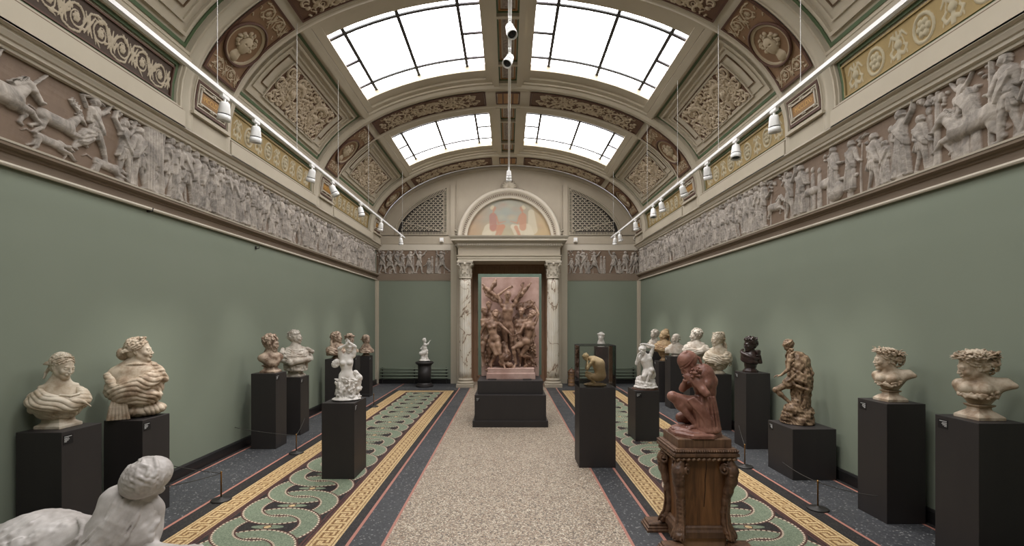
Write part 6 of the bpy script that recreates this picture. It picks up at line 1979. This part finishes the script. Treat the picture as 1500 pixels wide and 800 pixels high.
# C3 : white crouching child with arms over its head -----------------------------------------------------
def statue_C3():
    root = place('C3', 'marble_statuette', 'white marble crouching child raising both arms, on the right carpet', 'statue', 0, .02, -.02)
    m = M['white_marble']
    v = Vol((-.24, -.24, .0), (.24, .22, .70), .0044)
    J = dict(pelvis=(.05, .03, .26), chest=(.02, .0, .40), belly=(.04, .01, .33), neck=(.0, -.02, .485), head=(-.035, -.045, .545),
             shL=(-.065, -.02, .46), shR=(.075, .0, .475), hpL=(.02, .0, .24), hpR=(.08, .02, .25),
             elL=(-.115, -.07, .36), wrL=(-.10, -.10, .455), hdL=(.2, 0, 1), upL=(-1, 0, 0), elR=(.115, -.01, .60), wrR=(.0, -.03, .635), hdR=(-1, -.1, .1), upR=(0, 0, 1),
             knL=(-.02, -.12, .19), anL=(.0, -.09, .085), toL=(-.02, -.155, .06), knR=(.09, -.11, .28), anR=(.02, -.10, .10), toR=(.0, -.16, .065), hrot=(-30, 18, -8), curl=.5)
    v.ell((.06, .05, .20), (.09, .085, .08), k=.04)
    hc, hs, R = body(v, J, .90, female=False)
    hr = Vol((-.2, -.2, .42), (.12, .12, .68), .0044); hair_cap(hr, hc, hs, R, .05); curls(hr, hc, hs, R, 90, (.08, .12), seed=18, front=.22)
    hr.frame(hc, R, hs); hr.ell((-.1, .0, .52), (.10, .08, .1), k=.03); hr.frame()
    d = Vol((-.22, -.24, .0), (.24, .22, .30), .0046)
    d.ell((0.01, -.01, .035), (.165, .155, .035), k=.02); d.ell((.02, .0, .07), (.13, .13, .05), k=.03); d.ell((.06, .06, .12), (.08, .08, .08), k=.03); d.ell((-.07, .0, .12), (.055, .06, .07), k=.03)
    swag(d, (.02, 0, 0), .13, .13, .09, .07, 100, 300, 3, .02, .014, seed=5); d.rough(.003, 70, 5); d.clip_below(.012)
    finish(root, (('figure', v), ('hair', hr), ('rocky_base', d)), m)
    MB().lathe([(.178, 0), (.182, .006), (.178, .014), (.16, .018)], 40, mod=lambda a, z: 1-.06*abs(math.sin(a))).build('red_base_rim', M['maroon'], root, True)
statue_C3()

# C2 : buff crouching woman in the case ------------------------------------------------------------------
def statue_C2():
    cx, cy, H = PL['C2']
    root = empty('terracotta_statuette', (cx-.005, cy, H+.012), math.atan2(-cx, cy), label='buff terracotta crouching nude bent forward inside the glass case', cat='statue')
    m = M['ochre_fig']
    v = Vol((-.19, -.16, .0), (.19, .16, .40), .0032)
    J = dict(pelvis=(.055, 0, .105), chest=(.02, 0, .245), belly=(.065, 0, .18), neck=(-.045, -.0, .315), head=(-.095, -.005, .325),
             shL=(-.015, -.065, .285), shR=(-.01, .06, .285), hpL=(.04, -.035, .085), hpR=(.04, .035, .085),
             elL=(-.075, -.06, .19), wrL=(-.075, -.025, .275), hdL=(-.2, .1, 1), upL=(-1, 0, 0), elR=(-.09, .05, .19), wrR=(-.085, .02, .28), hdR=(-.2, -.1, 1), upR=(-1, 0, 0),
             knL=(-.085, -.055, .12), anL=(.01, -.045, .035), toL=(-.05, -.045, .02), knR=(-.085, .05, .14), anR=(-.01, .04, .035), toR=(-.07, .04, .02), hrot=(-90, 55, 0), curl=.5)
    hc, hs, R = body(v, J, .60)
    v.cap((.075, 0, .12), (.055, 0, .25), .062, .058, k=.04); v.cap((.055, 0, .25), (.0, 0, .295), .056, .045, k=.04)
    hr = Vol((-.19, -.12, .2), (.06, .12, .42), .0034); hair_cap(hr, hc, hs, R, .05); curls(hr, hc, hs, R, 40, (.08, .12), seed=5, front=.2); hr.frame(hc, R, hs); hr.ell((0, .45, .25), .17, k=.04); hr.frame()
    d = Vol((-.16, -.15, .0), (.17, .15, .06), .0034); d.ell((0.01, 0, .012), (.13, .10, .018), k=.01); d.rough(.0015, 120, 4); d.clip_below(.001)
    finish(root, (('figure', v), ('hair', hr), ('base', d)), m)
statue_C2()

def statue_LB():
    root = place('LB', 'marble_statuette', 'small white kneeling figure on the round black pedestal', 'statue', 0, .0, 0)
    m = M['white_marble']
    v = Vol((-.18, -.18, .0), (.2, .18, .64), .0058)
    J = dict(pelvis=(-.05, 0, .22), chest=(.0, 0, .36), belly=(-.02, 0, .29), neck=(.0, 0, .45), head=(.0, 0, .53),
             shL=(.01, -.06, .42), shR=(.0, .06, .42), hpL=(-.04, -.035, .20), hpR=(-.04, .035, .20),
             elL=(.08, -.06, .44), wrL=(.11, -.05, .49), elR=(-.09, .05, .32), wrR=(.0, .04, .28), knL=(.06, -.05, .28), anL=(.06, -.04, .08), toL=(.11, -.04, .05),
             knR=(.07, .04, .07), anR=(-.06, .04, .06), toR=(-.11, .04, .04), hrot=(50, -5, 0))
    hc, hs, R = body(v, J, .85)
    hr = Vol((-.14, -.14, .42), (.14, .14, .66), .0058); hair_cap(hr, hc, hs, R, .05); curls(hr, hc, hs, R, 40, (.09, .12), seed=5)
    d = Vol((-.18, -.16, .0), (.18, .16, .24), .006); d.ell((0, 0, .03), (.14, .12, .03), k=.02); d.cap((-.05, 0, .03), (-.05, 0, .14), .06, .045, k=.03); d.cap((.0, -.03, .05), (.05, -.03, .20), .03, .03, k=.02); d.rough(.003, 70); d.clip_below(.002)
    finish(root, (('figure', v), ('hair', hr), ('base', d)), m)
statue_LB()

# foreground : carved walnut pedestal and red kneeling girl ----------------------------------------------
PEDX, PEDY = 1.455, 3.43
def pedestal():
    px0 = PX(1035.5, 3.40); root = empty('carved_pedestal', (px0, 3.60, 0), label='carved dark walnut pedestal with scrolled legs under the kneeling figure', cat='pedestal')
    m = M['wood']
    hx, hy = .193, .165
    MB().sqloft([(1, .735), (1, .795), (.97, .80)], hx, hy).build('top_slab', m, root, bevel=.004)
    MB().sqloft([(1.00, .735), (1.14, .733), (1.16, .722), (1.15, .708), (1.21, .700), (1.225, .682), (1.17, .675), (1.12, .668), (1.14, .655), (1.08, .645)][::-1], hx, hy).build('cornice', m, root, bevel=.002)
    mb = MB(); rb = MB()
    for face in range(4):
        L = hx if face % 2 == 0 else hy
        n = int(2*L*1.19/.017)
        for i in range(n):
            t = (i+.5)/n*2-1
            if face % 2 == 0: p = (t*hx*1.18, (-1 if face == 0 else 1)*hy*1.19); q = (p[0]+.006, p[1])
            else: p = ((-1 if face == 1 else 1)*hx*1.185, t*hy*1.18); q = (p[0], p[1]+.006)
            mb.tube([(p[0], p[1], .711), (q[0], q[1], .724)], .0075, 6)
        n = int(2*L*1.1/.034)
        for i in range(n):
            t = (i+.5)/n*2-1
            for k in (0,):
                if face % 2 == 0: p = (t*hx*1.13, (-1 if face == 0 else 1)*hy*1.15); a = (p[0]-.010, p[1], .653); b = (p[0]+.010, p[1], .665)
                else: p = ((-1 if face == 1 else 1)*hx*1.14, t*hy*1.13); a = (p[0], p[1]-.010, .653); b = (p[0], p[1]+.010, .665)
                rb.tube([a, b], .009, 8)
    rb.build('rope_moulding', M['woodrope'], root, True); mb.build('gadroon_moulding', M['wood'], root, True)
    # tapering core with a split
    prof = [(.93, .645), (.90, .60), (.83, .45), (.79, .30), (.78, .20), (.80, .15)][::-1]
    core = MB().sqloft(prof, hx, hy).build('body_panel', M['woodp'], root)
    mb = MB(); mb.tube([(.012, -hy*.935, .64), (.018, -hy*.905, .60), (.010, -hy*.875, .50), (.013, -hy*.845, .42), (.006, -hy*.80, .30)], .0022, 5); mb.build('crack', M['lens'], core)
    MB().sqloft([(.98, .08), (.98, .125), (.92, .14), (.90, .155), (.84, .165)], hx, hy).build('lower_moulding', m, root, bevel=.003)
    MB().sqloft([(.86, 0), (.86, .08)], hx, hy).build('plinth_block', M['doorwood'], root)
    rr_ = random.Random(3)
    first = None
    for sx in (-1, 1):
        for sy in (-1, 1):
            # scroll bracket leg at the corner: volume sculpted
            v = Vol((-.09, -.09, .03), (.09, .09, .66), .0044) if first is None else None
            if first is None:
                # local: outward corner direction = (+x,+y) normalised
                def P(o, z, t=0): return (o*.707 - t*.707, o*.707 + t*.707, z)
                v.chain([P(.035, .625), P(.055, .57), P(.050, .50), P(.028, .42), P(.008, .34), P(-.006, .26), P(.000, .19), P(.022, .13), P(.045, .10)], [.036, .042, .038, .031, .026, .024, .025, .032, .036], k=.02)
                for t in (-.050, .050):   # volutes
                    v.chain([P(.022+.036*(1-.62*q)*math.cos(8*q+1.2), .585+.040*(1-.62*q)*math.sin(8*q+1.2), t) for q in np.linspace(0, 1, 20)], .0085, k=.003); v.ell(P(.022, .585, t*1.12), .011, k=.003)
                    v.chain([P(.045+.02*(1-.6*q)*math.cos(-6*q+2.5), .105+.026*(1-.6*q)*math.sin(-6*q+2.5), t*.7) for q in np.linspace(0, 1, 12)], .009, k=.006)
                for i in range(9):         # hanging fruit and leaves
                    z = .545 - i*.022; w_ = .038*(1-i/11)
                    for t in (-w_, 0, w_): v.ell(P(.066-.004*i + rr_.uniform(-.004, .004), z+rr_.uniform(-.006, .006), t), (.0125-.0006*i), k=.002)
                for t in (-.028, -.014, 0, .014, .028):   # fluted shin and leaf foot
                    v.chain([P(.034, .36, t*.8), P(.026, .26, t*.8), P(.032, .18, t), P(.062, .11, t*1.5), P(.074, .085, t*1.9)], [.005, .006, .0075, .010, .008], k=.002)
                v.rough(.0007, 150, 3)
                first = v.mesh('scrolled_leg', m, root); o = first
            else:
                o = first.copy(); COL.objects.link(o); o.parent = root
            ang = {(1, 1): 0, (-1, 1): 90, (-1, -1): 180, (1, -1): 270}[(sx, sy)]
            o.rotation_euler[2] = math.radians(ang)
            o.location = (sx*(hx*.80), sy*(hy*.80), 0)
            f = MB().sqloft([(.092, 0), (.092, .018), (.084, .022), (.084, .036), (.072, .042), (.072, .056), (.062, .064)]).build('stepped_foot', m, root, bevel=.002)
            f.location = (sx*(hx+.045), sy*(hy+.045), 0)
    return px0
M['woodrope'] = mk_wood('worn_pale_walnut_edge', (120, 94, 74), (160, 134, 110))
ped_x = pedestal()

def kneeling_girl():
    gy = math.atan2(-ped_x, 3.6); root = empty('terracotta_statue', (ped_x-.01, 3.60, .80), gy, label='red terracotta girl crouching with bowed bandaged head, on the carved pedestal', cat='statue')
    m = M['terra_red']
    MB().lathe([(.190, 0), (.190, .022), (.182, .03), (.17, .036)], 8, sides_rot=PI/8-gy).build('octagonal_base', m, root, bevel=.002)
    v = Vol((-.24, -.22, .02), (.22, .22, .70), .0036)
    # seen from her right side, facing left (-X) and slightly to the camera
    J = dict(pelvis=(.065, .02, .225), chest=(.055, -.005, .405), belly=(.075, .01, .315), neck=(.02, -.02, .485), head=(-.045, -.05, .525),
             shL=(.0, -.095, .445), shR=(.085, .055, .455), hpL=(.05, -.035, .21), hpR=(.06, .07, .21),
             elL=(.08, -.14, .325), wrL=(-.02, -.115, .415), hdL=(-.8, .25, .75), upL=(-.3, -1, .3),
             elR=(-.085, -.02, .335), wrR=(-.055, -.06, .425), hdR=(.5, -.2, 1), upR=(-1, -.3, .1),
             knL=(-.155, -.085, .285), anL=(.02, -.075, .075), toL=(-.065, -.10, .045),
             knR=(-.10, .05, .105), anR=(.05, .10, .065), toR=(.13, .10, .04), hrot=(-68, 40, -6), curl=.85, hscale=1.16)
    hc, hs, R = body(v, J, 1.08)
    v.cap((.075, -.01, .45), (.085, .0, .32), .058, .058, k=.05)
    hr = Vol((-.22, -.2, .40), (.14, .16, .72), .0038)
    hr.frame(hc, R, hs); hr.ell((0, .10, .17), (.37, .46, .41), k=.03); hr.ell((0, -.42, -.22), (.24, .30, .34), k=.04, sub=True); hr.ell((0, .1, -.62), (.5, .6, .42), k=.05, sub=True)
    hr.chain([(.36*math.cos(a), .08+.44*math.sin(a), .08+.05*math.sin(2*a)) for a in np.linspace(0, 2*PI, 24)], .030, k=.015); hr.chain([(.36*math.cos(a), .08+.44*math.sin(a), .15) for a in np.linspace(0, 2*PI, 24)], .022, k=.015)
    hr.ell((.12, .22, .50), (.13, .12, .07), k=.05); hr.ell((-.1, .38, .38), (.12, .1, .08), k=.05)
    hr.chain([(0, .5, .1), (.03, .55, -.12), (.05, .48, -.3)], .06, k=.03)
    hr.frame()
    d = Vol((-.2, -.22, .02), (.24, .22, .40), .004)
    d.cap((.065, -.02, .245), (.085, -.02, .10), .082, .075, k=.03); d.cap((.03, -.06, .22), (.08, -.08, .08), .062, .045, k=.03)
    for i in range(11):
        a = -2.6 + i*.33; d.chain([(.060+.078*math.cos(a), -.02+.080*math.sin(a), .29), (.07+.086*math.cos(a), -.02+.095*math.sin(a), .18), (.085+.088*math.cos(a), -.02+.10*math.sin(a), .045)], lambda u: .007+.005*u, k=.005)
    for i in range(5): d.chain([(.0-.01*i, -.11, .285-.006*i), (.05, -.125, .24-.02*i), (.11, -.11, .13-.02*i)], .010, k=.01)
    d.ell((.09, -.02, .05), (.085, .11, .03), k=.02); d.clip_below(.03)
    g = Vol((-.2, -.24, .02), (.2, .2, .10), .004); g.ell((-.01, 0, .034), (.165, .155, .026), k=.01); g.ell((.10, .05, .05), (.07, .08, .03), k=.02); g.rough(.002, 80); g.clip_below(.033)
    n = Vol((-.12, -.22, .38), (.14, -.02, .56), .0034)   # clasped flowers at the chest
    r_ = random.Random(2)
    for i in range(34):
        p = np.array((.01+r_.uniform(-.035, .035), -.125+r_.uniform(-.025, .02), .475+r_.uniform(-.035, .035))); n.ell(p, (.014, .008, .010), R=rotm(r_.uniform(0, 180), r_.uniform(0, 90), 0), k=.004)
    n.cap((.0, -.12, .46), (.02, -.10, .49), .02, .025, k=.01)
    finish(root, (('figure', v), ('head_scarf', hr), ('loin_cloth', d), ('ground', g), ('posy', n)), m)
kneeling_girl()

# foreground : reclining draped figure seen from behind ------------------------------------------------------
def recliner():
    root = empty('reclining_statue', (-2.25, 2.62, .0), 0, label='grey-white marble draped reclining figure seen from behind, bottom left', cat='statue')
    m = M['grey_marble']
    MB().box(-1.1, .10, -.30, .26, 0, .29).build('bench', M['black'], root, bevel=.01)
    def W2(px, py, d): return (PX(px, d)+2.25, d-2.62, PZ(py, d))
    v = Vol((-1.12, -.36, .28), (.60, .36, 1.0), .0065)
    # back, shoulders, hips, legs trailing left
    v.cap(W2(198, 775, 2.62), W2(165, 795, 2.66), .125, .15, k=.08)
    v.cap(W2(174, 733, 2.62), W2(222, 744, 2.64), .075, .050, k=.06)
    v.cap(W2(178, 738, 2.60), W2(150, 790, 2.52), .07, .07, k=.06)
    v.cap(W2(222, 748, 2.64), W2(210, 800, 2.60), .048, .06, k=.05)
    v.cap(W2(160, 805, 2.64), W2(60, 806, 2.66), .15, .165, k=.1)
    v.ell(W2(62, 800, 2.66), (.22, .17, .145), k=.1)
    v.cap(W2(60, 805, 2.66), W2(-60, 820, 2.62), .15, .12, k=.08)
    v.cap(W2(208, 735, 2.64), W2(214, 712, 2.62), .055, .052, k=.05)
    v.cap(W2(230, 810, 2.56), W2(290, 812, 2.5), .05, .035, k=.06)
    hc = np.array(W2(213, 702, 2.60)); R = rotm(172, 6, 30); hs = .205
    head(v, hc, hs, R)
    v.clip_below(.30)
    # loose gown: folds running from the shoulder down the back
    d = Vol((-1.12, -.38, .28), (.60, .38, .90), .0055)
    r_ = random.Random(12)
    segs = [(W2(196, 775, 2.60), W2(165, 797, 2.62), .13, .158), (W2(175, 735, 2.60), W2(212, 748, 2.62), .082, .06), (W2(165, 805, 2.62), W2(60, 806, 2.64), .158, .175), (W2(60, 805, 2.64), W2(-60, 820, 2.60), .165, .135), (W2(178, 738, 2.58), W2(150, 792, 2.52), .075, .085)]
    for q_ in segs: d.cap(*q_, k=.08)
    d.ell(W2(62, 798, 2.64), (.232, .18, .155), k=.1)
    def hug(pts, rad, k=.016):
        """lay a fold on the gown: each (px, py) is pushed onto its near surface"""
        out = []
        for px, py in pts:
            for y in np.arange(-.36, .2, .006):
                p = np.array(W2(px, py, 2.62+y)); i_ = np.round((p-d.lo)/d.h).astype(int)
                if (i_ < 0).any() or (i_ >= d.n).any(): continue
                if base[tuple(i_)] < .004: out.append(p); break
        if len(out) > 1: d.chain(out, lambda u: rad*(.55+.6*math.sin(PI*u)), k=k)
    base = d.d.copy()
    def arc(p0, p1, bend, n=9): return [(p0[0]+(p1[0]-p0[0])*t + bend[0]*math.sin(PI*t), p0[1]+(p1[1]-p0[1])*t + bend[1]*math.sin(PI*t)) for t in np.linspace(0, 1, n)]
    for i in range(8): hug(arc((172+5.0*i, 727+2.2*i), (104+8*i, 808), (9-1*i, 4+i)), .0100+.0025*(i % 3), .003)
    for i in range(4): hug(arc((122-3*i, 758), (96-3*i, 806), (8+3*i, 2)), .009, .004)
    for i in range(4): hug(arc((118-8*i, 760), (20-14*i, 806), (-18, 10)), .005, .016)
    for i in range(3): hug(arc((60-25*i, 758+i), (-30-20*i, 806), (-10, 8)), .006, .016)
    hug(arc((234, 762), (222, 800), (-6, 0)), .010)
    d.rough(.0018, 40, 6); d.clip_below(.30)
    hr = Vol((-.1, -.3, .6), (.56, .3, 1.06), .0046)
    e0 = np.array(W2(217, 697, 2.585)); Re = rotm(0, 0, -32)
    hr.ell(e0, (.122, .112, .098), R=Re, k=.02); hr.ell(e0 + np.array((-.045, -.01, -.035)), (.085, .09, .085), k=.03)
    for i in range(46):      # combed locks sweeping round the back of the head
        a0, b0 = r_.uniform(-2.6, -.5), r_.uniform(-.9, 1.0); pts = []
        for u in np.linspace(0, 1, 7):
            aa, bb = a0 + .5*u, b0 + .35*math.sin(3*u+i)
            pts.append(e0 + Re @ (np.array((.120, .110, .096))*np.array((math.cos(bb)*math.cos(aa), math.cos(bb)*math.sin(aa), math.sin(bb)))))
        hr.chain(pts, lambda u: .0075*(.4+math.sin(PI*min(1, .15+.8*u))), k=.006)
    hr.rough(.0009, 120, 3, True)
    finish(root, (('figure', v), ('gown', d), ('hair', hr)), m)
    b = Vol((-1.12, -.46, .28), (.74, .12, .50), .008)
    for x_ in np.linspace(-.94, .50, 18): b.ell((x_, -.20, .33), (.17, .21, .07), k=.08)
    b.cap(W2(225, 818, 2.46), W2(288, 806, 2.44), .045, .03, k=.05); b.rough(.005, 30); b.clip_below(.289); b.mesh('marble_ledge', m, root)
recliner()

# the large relief : a ring of dancing nudes round a winged central figure --------------------------------
def big_relief():
    X0 = bx
    root = empty('terracotta_relief', (X0, 8.10, .707), 0, label='large terracotta relief of dancing nude figures on a pink slab, centre of the hall', cat='relief')
    MB().box(-.49, .49, .02, .09, .0, 1.685).build('backing_slab', M['terra_slab'], root, bevel=.008)
    MB().sqloft([(1, 0), (1, .085), (.985, .095), (.96, .10), (.95, .155), (.965, .17)], .395, .20, (.01, -.20)).build('base_block', M['terra_slab'], root, bevel=.004)
    mb = MB(); mb.box(-.36, -.22, -.50, -.30, .0, .012); mb.box(.2, .34, -.50, -.30, .0, .012); mb.build('fixing_plate', M['iron'], root)
    m = M['terra']; h_ = .0062
    G = lambda px, py, o=0: ((px-747.6)*(7.85+o)/700, o*.0 - .12 - (0), PZ(py, 7.85+o)-.707)
    def g(px, py, o): 
        p = G(px, py); return (p[0], o, p[2])
    figs = []
    # central: arms raised, one wing each side
    v = Vol((-.50, -.45, .12), (.50, .04, 1.66), h_)
    J = dict(pelvis=g(744, 476, -.14), chest=g(744, 456, -.16), belly=g(744, 466, -.16), neck=g(743, 443, -.16), head=g(744, 433.5, -.19),
             shL=g(735, 447, -.15), shR=g(753, 447, -.15), hpL=g(739, 480, -.14), hpR=g(749, 480, -.14),
             elL=g(730, 432, -.14), wrL=g(745, 421, -.14), hdL=(1, 0, .3), elR=g(760, 432, -.16), wrR=g(766, 420, -.17), hdR=(.1, 0, 1), knL=g(741, 500, -.14), anL=g(743, 522, -.10), toL=g(741, 530, -.16), knR=g(750, 500, -.15), anR=g(752, 521, -.10), toR=g(752, 529, -.16), hrot=(0, 12, 4), curl=.5)
    c = body(v, J, 1.02, female=False); figs.append(('central_figure', v, c, 4))
    v = Vol((-.50, -.50, .12), (.50, .04, 1.45), h_)
    J = dict(pelvis=g(725, 496, -.26), chest=g(721, 478, -.26), belly=g(722, 488, -.27), neck=g(724, 468, -.26), head=g(726, 460, -.27),
             shL=g(713, 473, -.25), shR=g(731, 474, -.27), hpL=g(719, 500, -.25), hpR=g(729, 500, -.27),
             elL=g(706, 484, -.20), wrL=g(703, 496, -.16), elR=g(741, 483, -.32), wrR=g(750, 491, -.35), hdR=(1, -.2, -.4), knL=g(727, 519, -.30), anL=g(720, 532, -.20), toL=g(719, 540, -.24), knR=g(733, 518, -.32), anR=g(738, 534, -.30), toR=g(741, 541, -.36), hrot=(25, -15, 22), curl=.4)
    c = body(v, J, .98); figs.append(('left_dancer', v, c, 5))
    v = Vol((-.50, -.50, .12), (.55, .04, 1.45), h_)
    J = dict(pelvis=g(770, 500, -.26), chest=g(776, 479, -.26), belly=g(775, 490, -.25), neck=g(777, 469, -.26), head=g(779, 461, -.26),
             shL=g(769, 474, -.28), shR=g(784, 474, -.22), hpL=g(765, 503, -.27), hpR=g(773, 504, -.23),
             elL=g(762, 487, -.33), wrL=g(753, 491, -.36), hdL=(-1, -.1, -.1), elR=g(789, 460, -.18), wrR=g(785, 449, -.15), knL=g(752, 510, -.33), anL=g(756, 532, -.28), toL=g(752, 539, -.34), knR=g(764, 520, -.25), anR=g(778, 524, -.16), toR=g(781, 532, -.16), hrot=(-60, -10, -10), curl=.4)
    c = body(v, J, .98); figs.append(('right_dancer', v, c, 6))
    # companions behind
    for nm, hx_, hy_, o_, yaw_, sd in (('rear_dancer', 764, 457, -.12, -15, 7), ('rear_dancer', 709, 456, -.12, 30, 8), ('rear_dancer', 716, 447, -.08, 10, 9)):
        v = Vol((-.50, -.40, .12), (.52, .04, 1.45), h_)
        sx = 1 if hx_ < 745 else -1
        J = dict(pelvis=g(hx_+4*sx, hy_+40, o_), chest=g(hx_+2*sx, hy_+20, o_), belly=g(hx_+3*sx, hy_+30, o_), neck=g(hx_, hy_+9, o_), head=g(hx_, hy_, o_-.03), shL=g(hx_-7, hy_+13, o_), shR=g(hx_+9, hy_+13, o_-.02), hpL=g(hx_+4*sx-5, hy_+44, o_), hpR=g(hx_+4*sx+5, hy_+44, o_),
                 elL=g(hx_-10, hy_+26, o_), wrL=g(hx_-5, hy_+36, o_-.05), elR=g(hx_+12, hy_+26, o_-.03), wrR=g(hx_+6, hy_+36, o_-.08), knL=g(hx_-2, hy_+60, o_-.05), anL=g(hx_-1, min(532, hy_+78), o_), toL=g(hx_-3, min(538, hy_+84), o_-.05), knR=g(hx_+8, hy_+62, o_), anR=g(hx_+6, min(532, hy_+78), o_+.03), toR=g(hx_+9, min(538, hy_+84), o_), hrot=(yaw_, 5, 0))
        c = body(v, J, .92); figs.append((nm, v, c, sd))
    for nm, v, (hc, hs, R), sd in figs:
        v.frame(); fo = v.mesh(nm, m, root)
        hr = Vol(np.array(hc)-.16, np.array(hc)+.16, .006); hair_cap(hr, hc, hs, R, .05); curls(hr, hc, hs, R, 50, (.09, .13), seed=sd, front=.25); hr.mesh('hair', m, fo)
    # wings, veil, fallen child, vines
    w = Vol((-.52, -.36, .10), (.52, .05, 1.66), .0062)
    w.chain([g(735, 440, -.10), g(716, 425, -.10), g(707, 416, -.08)], [.03, .032, .02], k=.03); w.chain([g(716, 426, -.10), g(724, 416, -.10), g(726, 409, -.08)], [.03, .036, .022], k=.02)
    for i in range(5): w.chain([g(706+4*i, 418+i*2, -.08), g(712+4*i, 432+i*2, -.07), g(722+3*i, 440+i, -.06)], .014, k=.012)
    w.chain([g(752, 440, -.09), g(764, 430, -.10), g(779, 413, -.08)], [.03, .036, .014], k=.03)
    for i in range(5): w.chain([g(777-3*i, 416+4*i, -.07), g(768-3*i, 430+4*i, -.06)], .014, k=.012)
    for i in range(5): w.chain([g(757, 447+1.6*i, -.06), g(768, 444+2.2*i, -.08-.01*i), g(778, 439+2.4*i, -.07), g(784, 443+2.2*i, -.05)], .013, k=.012)
    w.ell(g(770, 447, -.04), (.14, .04, .06), k=.03)
    for i in range(6): w.chain([g(706+2*i, 500, -.05), g(708+2.5*i, 518, -.06), g(712+2*i, 536, -.07)], .016, k=.014)
    w.chain([g(738, 505, -.14), g(742, 520, -.18), g(736, 532, -.22)], [.05, .065, .055], k=.04); w.ell(g(740, 524, -.22), (.10, .08, .07), k=.04); w.ell(g(746, 534, -.28), (.06, .05, .045), k=.03); w.cap(g(733, 530, -.24), g(752, 538, -.28), .03, .025, k=.02)
    r_ = random.Random(6)
    for i in range(110):
        p = g(r_.uniform(768, 787), r_.uniform(488, 538), r_.uniform(-.16, -.02)); e = (p[0]+r_.uniform(-.03, .03), p[1]-.02, p[2]+r_.uniform(-.03, .03)); w.cap(p, e, .017, .008, k=.008)
    w.cap(g(780, 480, -.04), g(776, 538, -.06), .045, .07, k=.03)
    w.ell(g(745, 543, -.15), (.39, .21, .05), k=.03); w.ell(g(725, 480, -.02), (.22, .06, .30), k=.05); w.ell(g(765, 485, -.02), (.2, .07, .32), k=.05)
    w.rough(.003, 70, 4); w.mesh('wings_and_foliage', m, root)
big_relief()
o = MB().box(-.55, .55, 0, .035, 0, 1.755).build('backing_board', M['greenboard'], None, loc=(bx-.005, 8.30, .707), bevel=.004); tag(o, 'tall flat green board standing behind the terracotta relief', 'board')
# ------------------------------------------------------------------ light
w = bpy.data.worlds.new('world'); scene.world = w; w.use_nodes = True
w.node_tree.nodes['Background'].inputs[0].default_value = (.75, .8, .9, 1); w.node_tree.nodes['Background'].inputs[1].default_value = .6
def lamp(p, aim, power, size=55, blend=.9, rad=.03, col=(1, .96, .91)):
    l = bpy.data.lights.new('spot_lamp', 'SPOT'); l.energy = power; l.spot_size = math.radians(size); l.spot_blend = blend; l.shadow_soft_size = rad; l.color = col
    o = bpy.data.objects.new('spot_lamp', l); COL.objects.link(o); o.location = p
    o.rotation_euler = (Vector(aim)-Vector(p)).to_track_quat('-Z', 'Y').to_euler(); return o
LP = 30
for (p, s, y) in tracks_lights:
    aim = (s*2.95, y+.2, .8)
    if 6.4 < y < 6.8: aim = (.0, 8.0, 1.5)
    lamp(p, aim, LP, 34 if aim[0] == 0 else 50)
scene.view_settings.view_transform = 'Standard'; scene.view_settings.look = 'None'; scene.view_settings.gamma = 1
scene.view_settings.use_curve_mapping = False
scene.view_settings.exposure = 1.82
c = scene.cycles
c.max_bounces = 8; c.diffuse_bounces = 6; c.glossy_bounces = 2; c.transmission_bounces = 3; c.transparent_max_bounces = 8
c.caustics_reflective = False; c.caustics_refractive = False; c.use_denoising = True; c.sample_clamp_indirect = 6
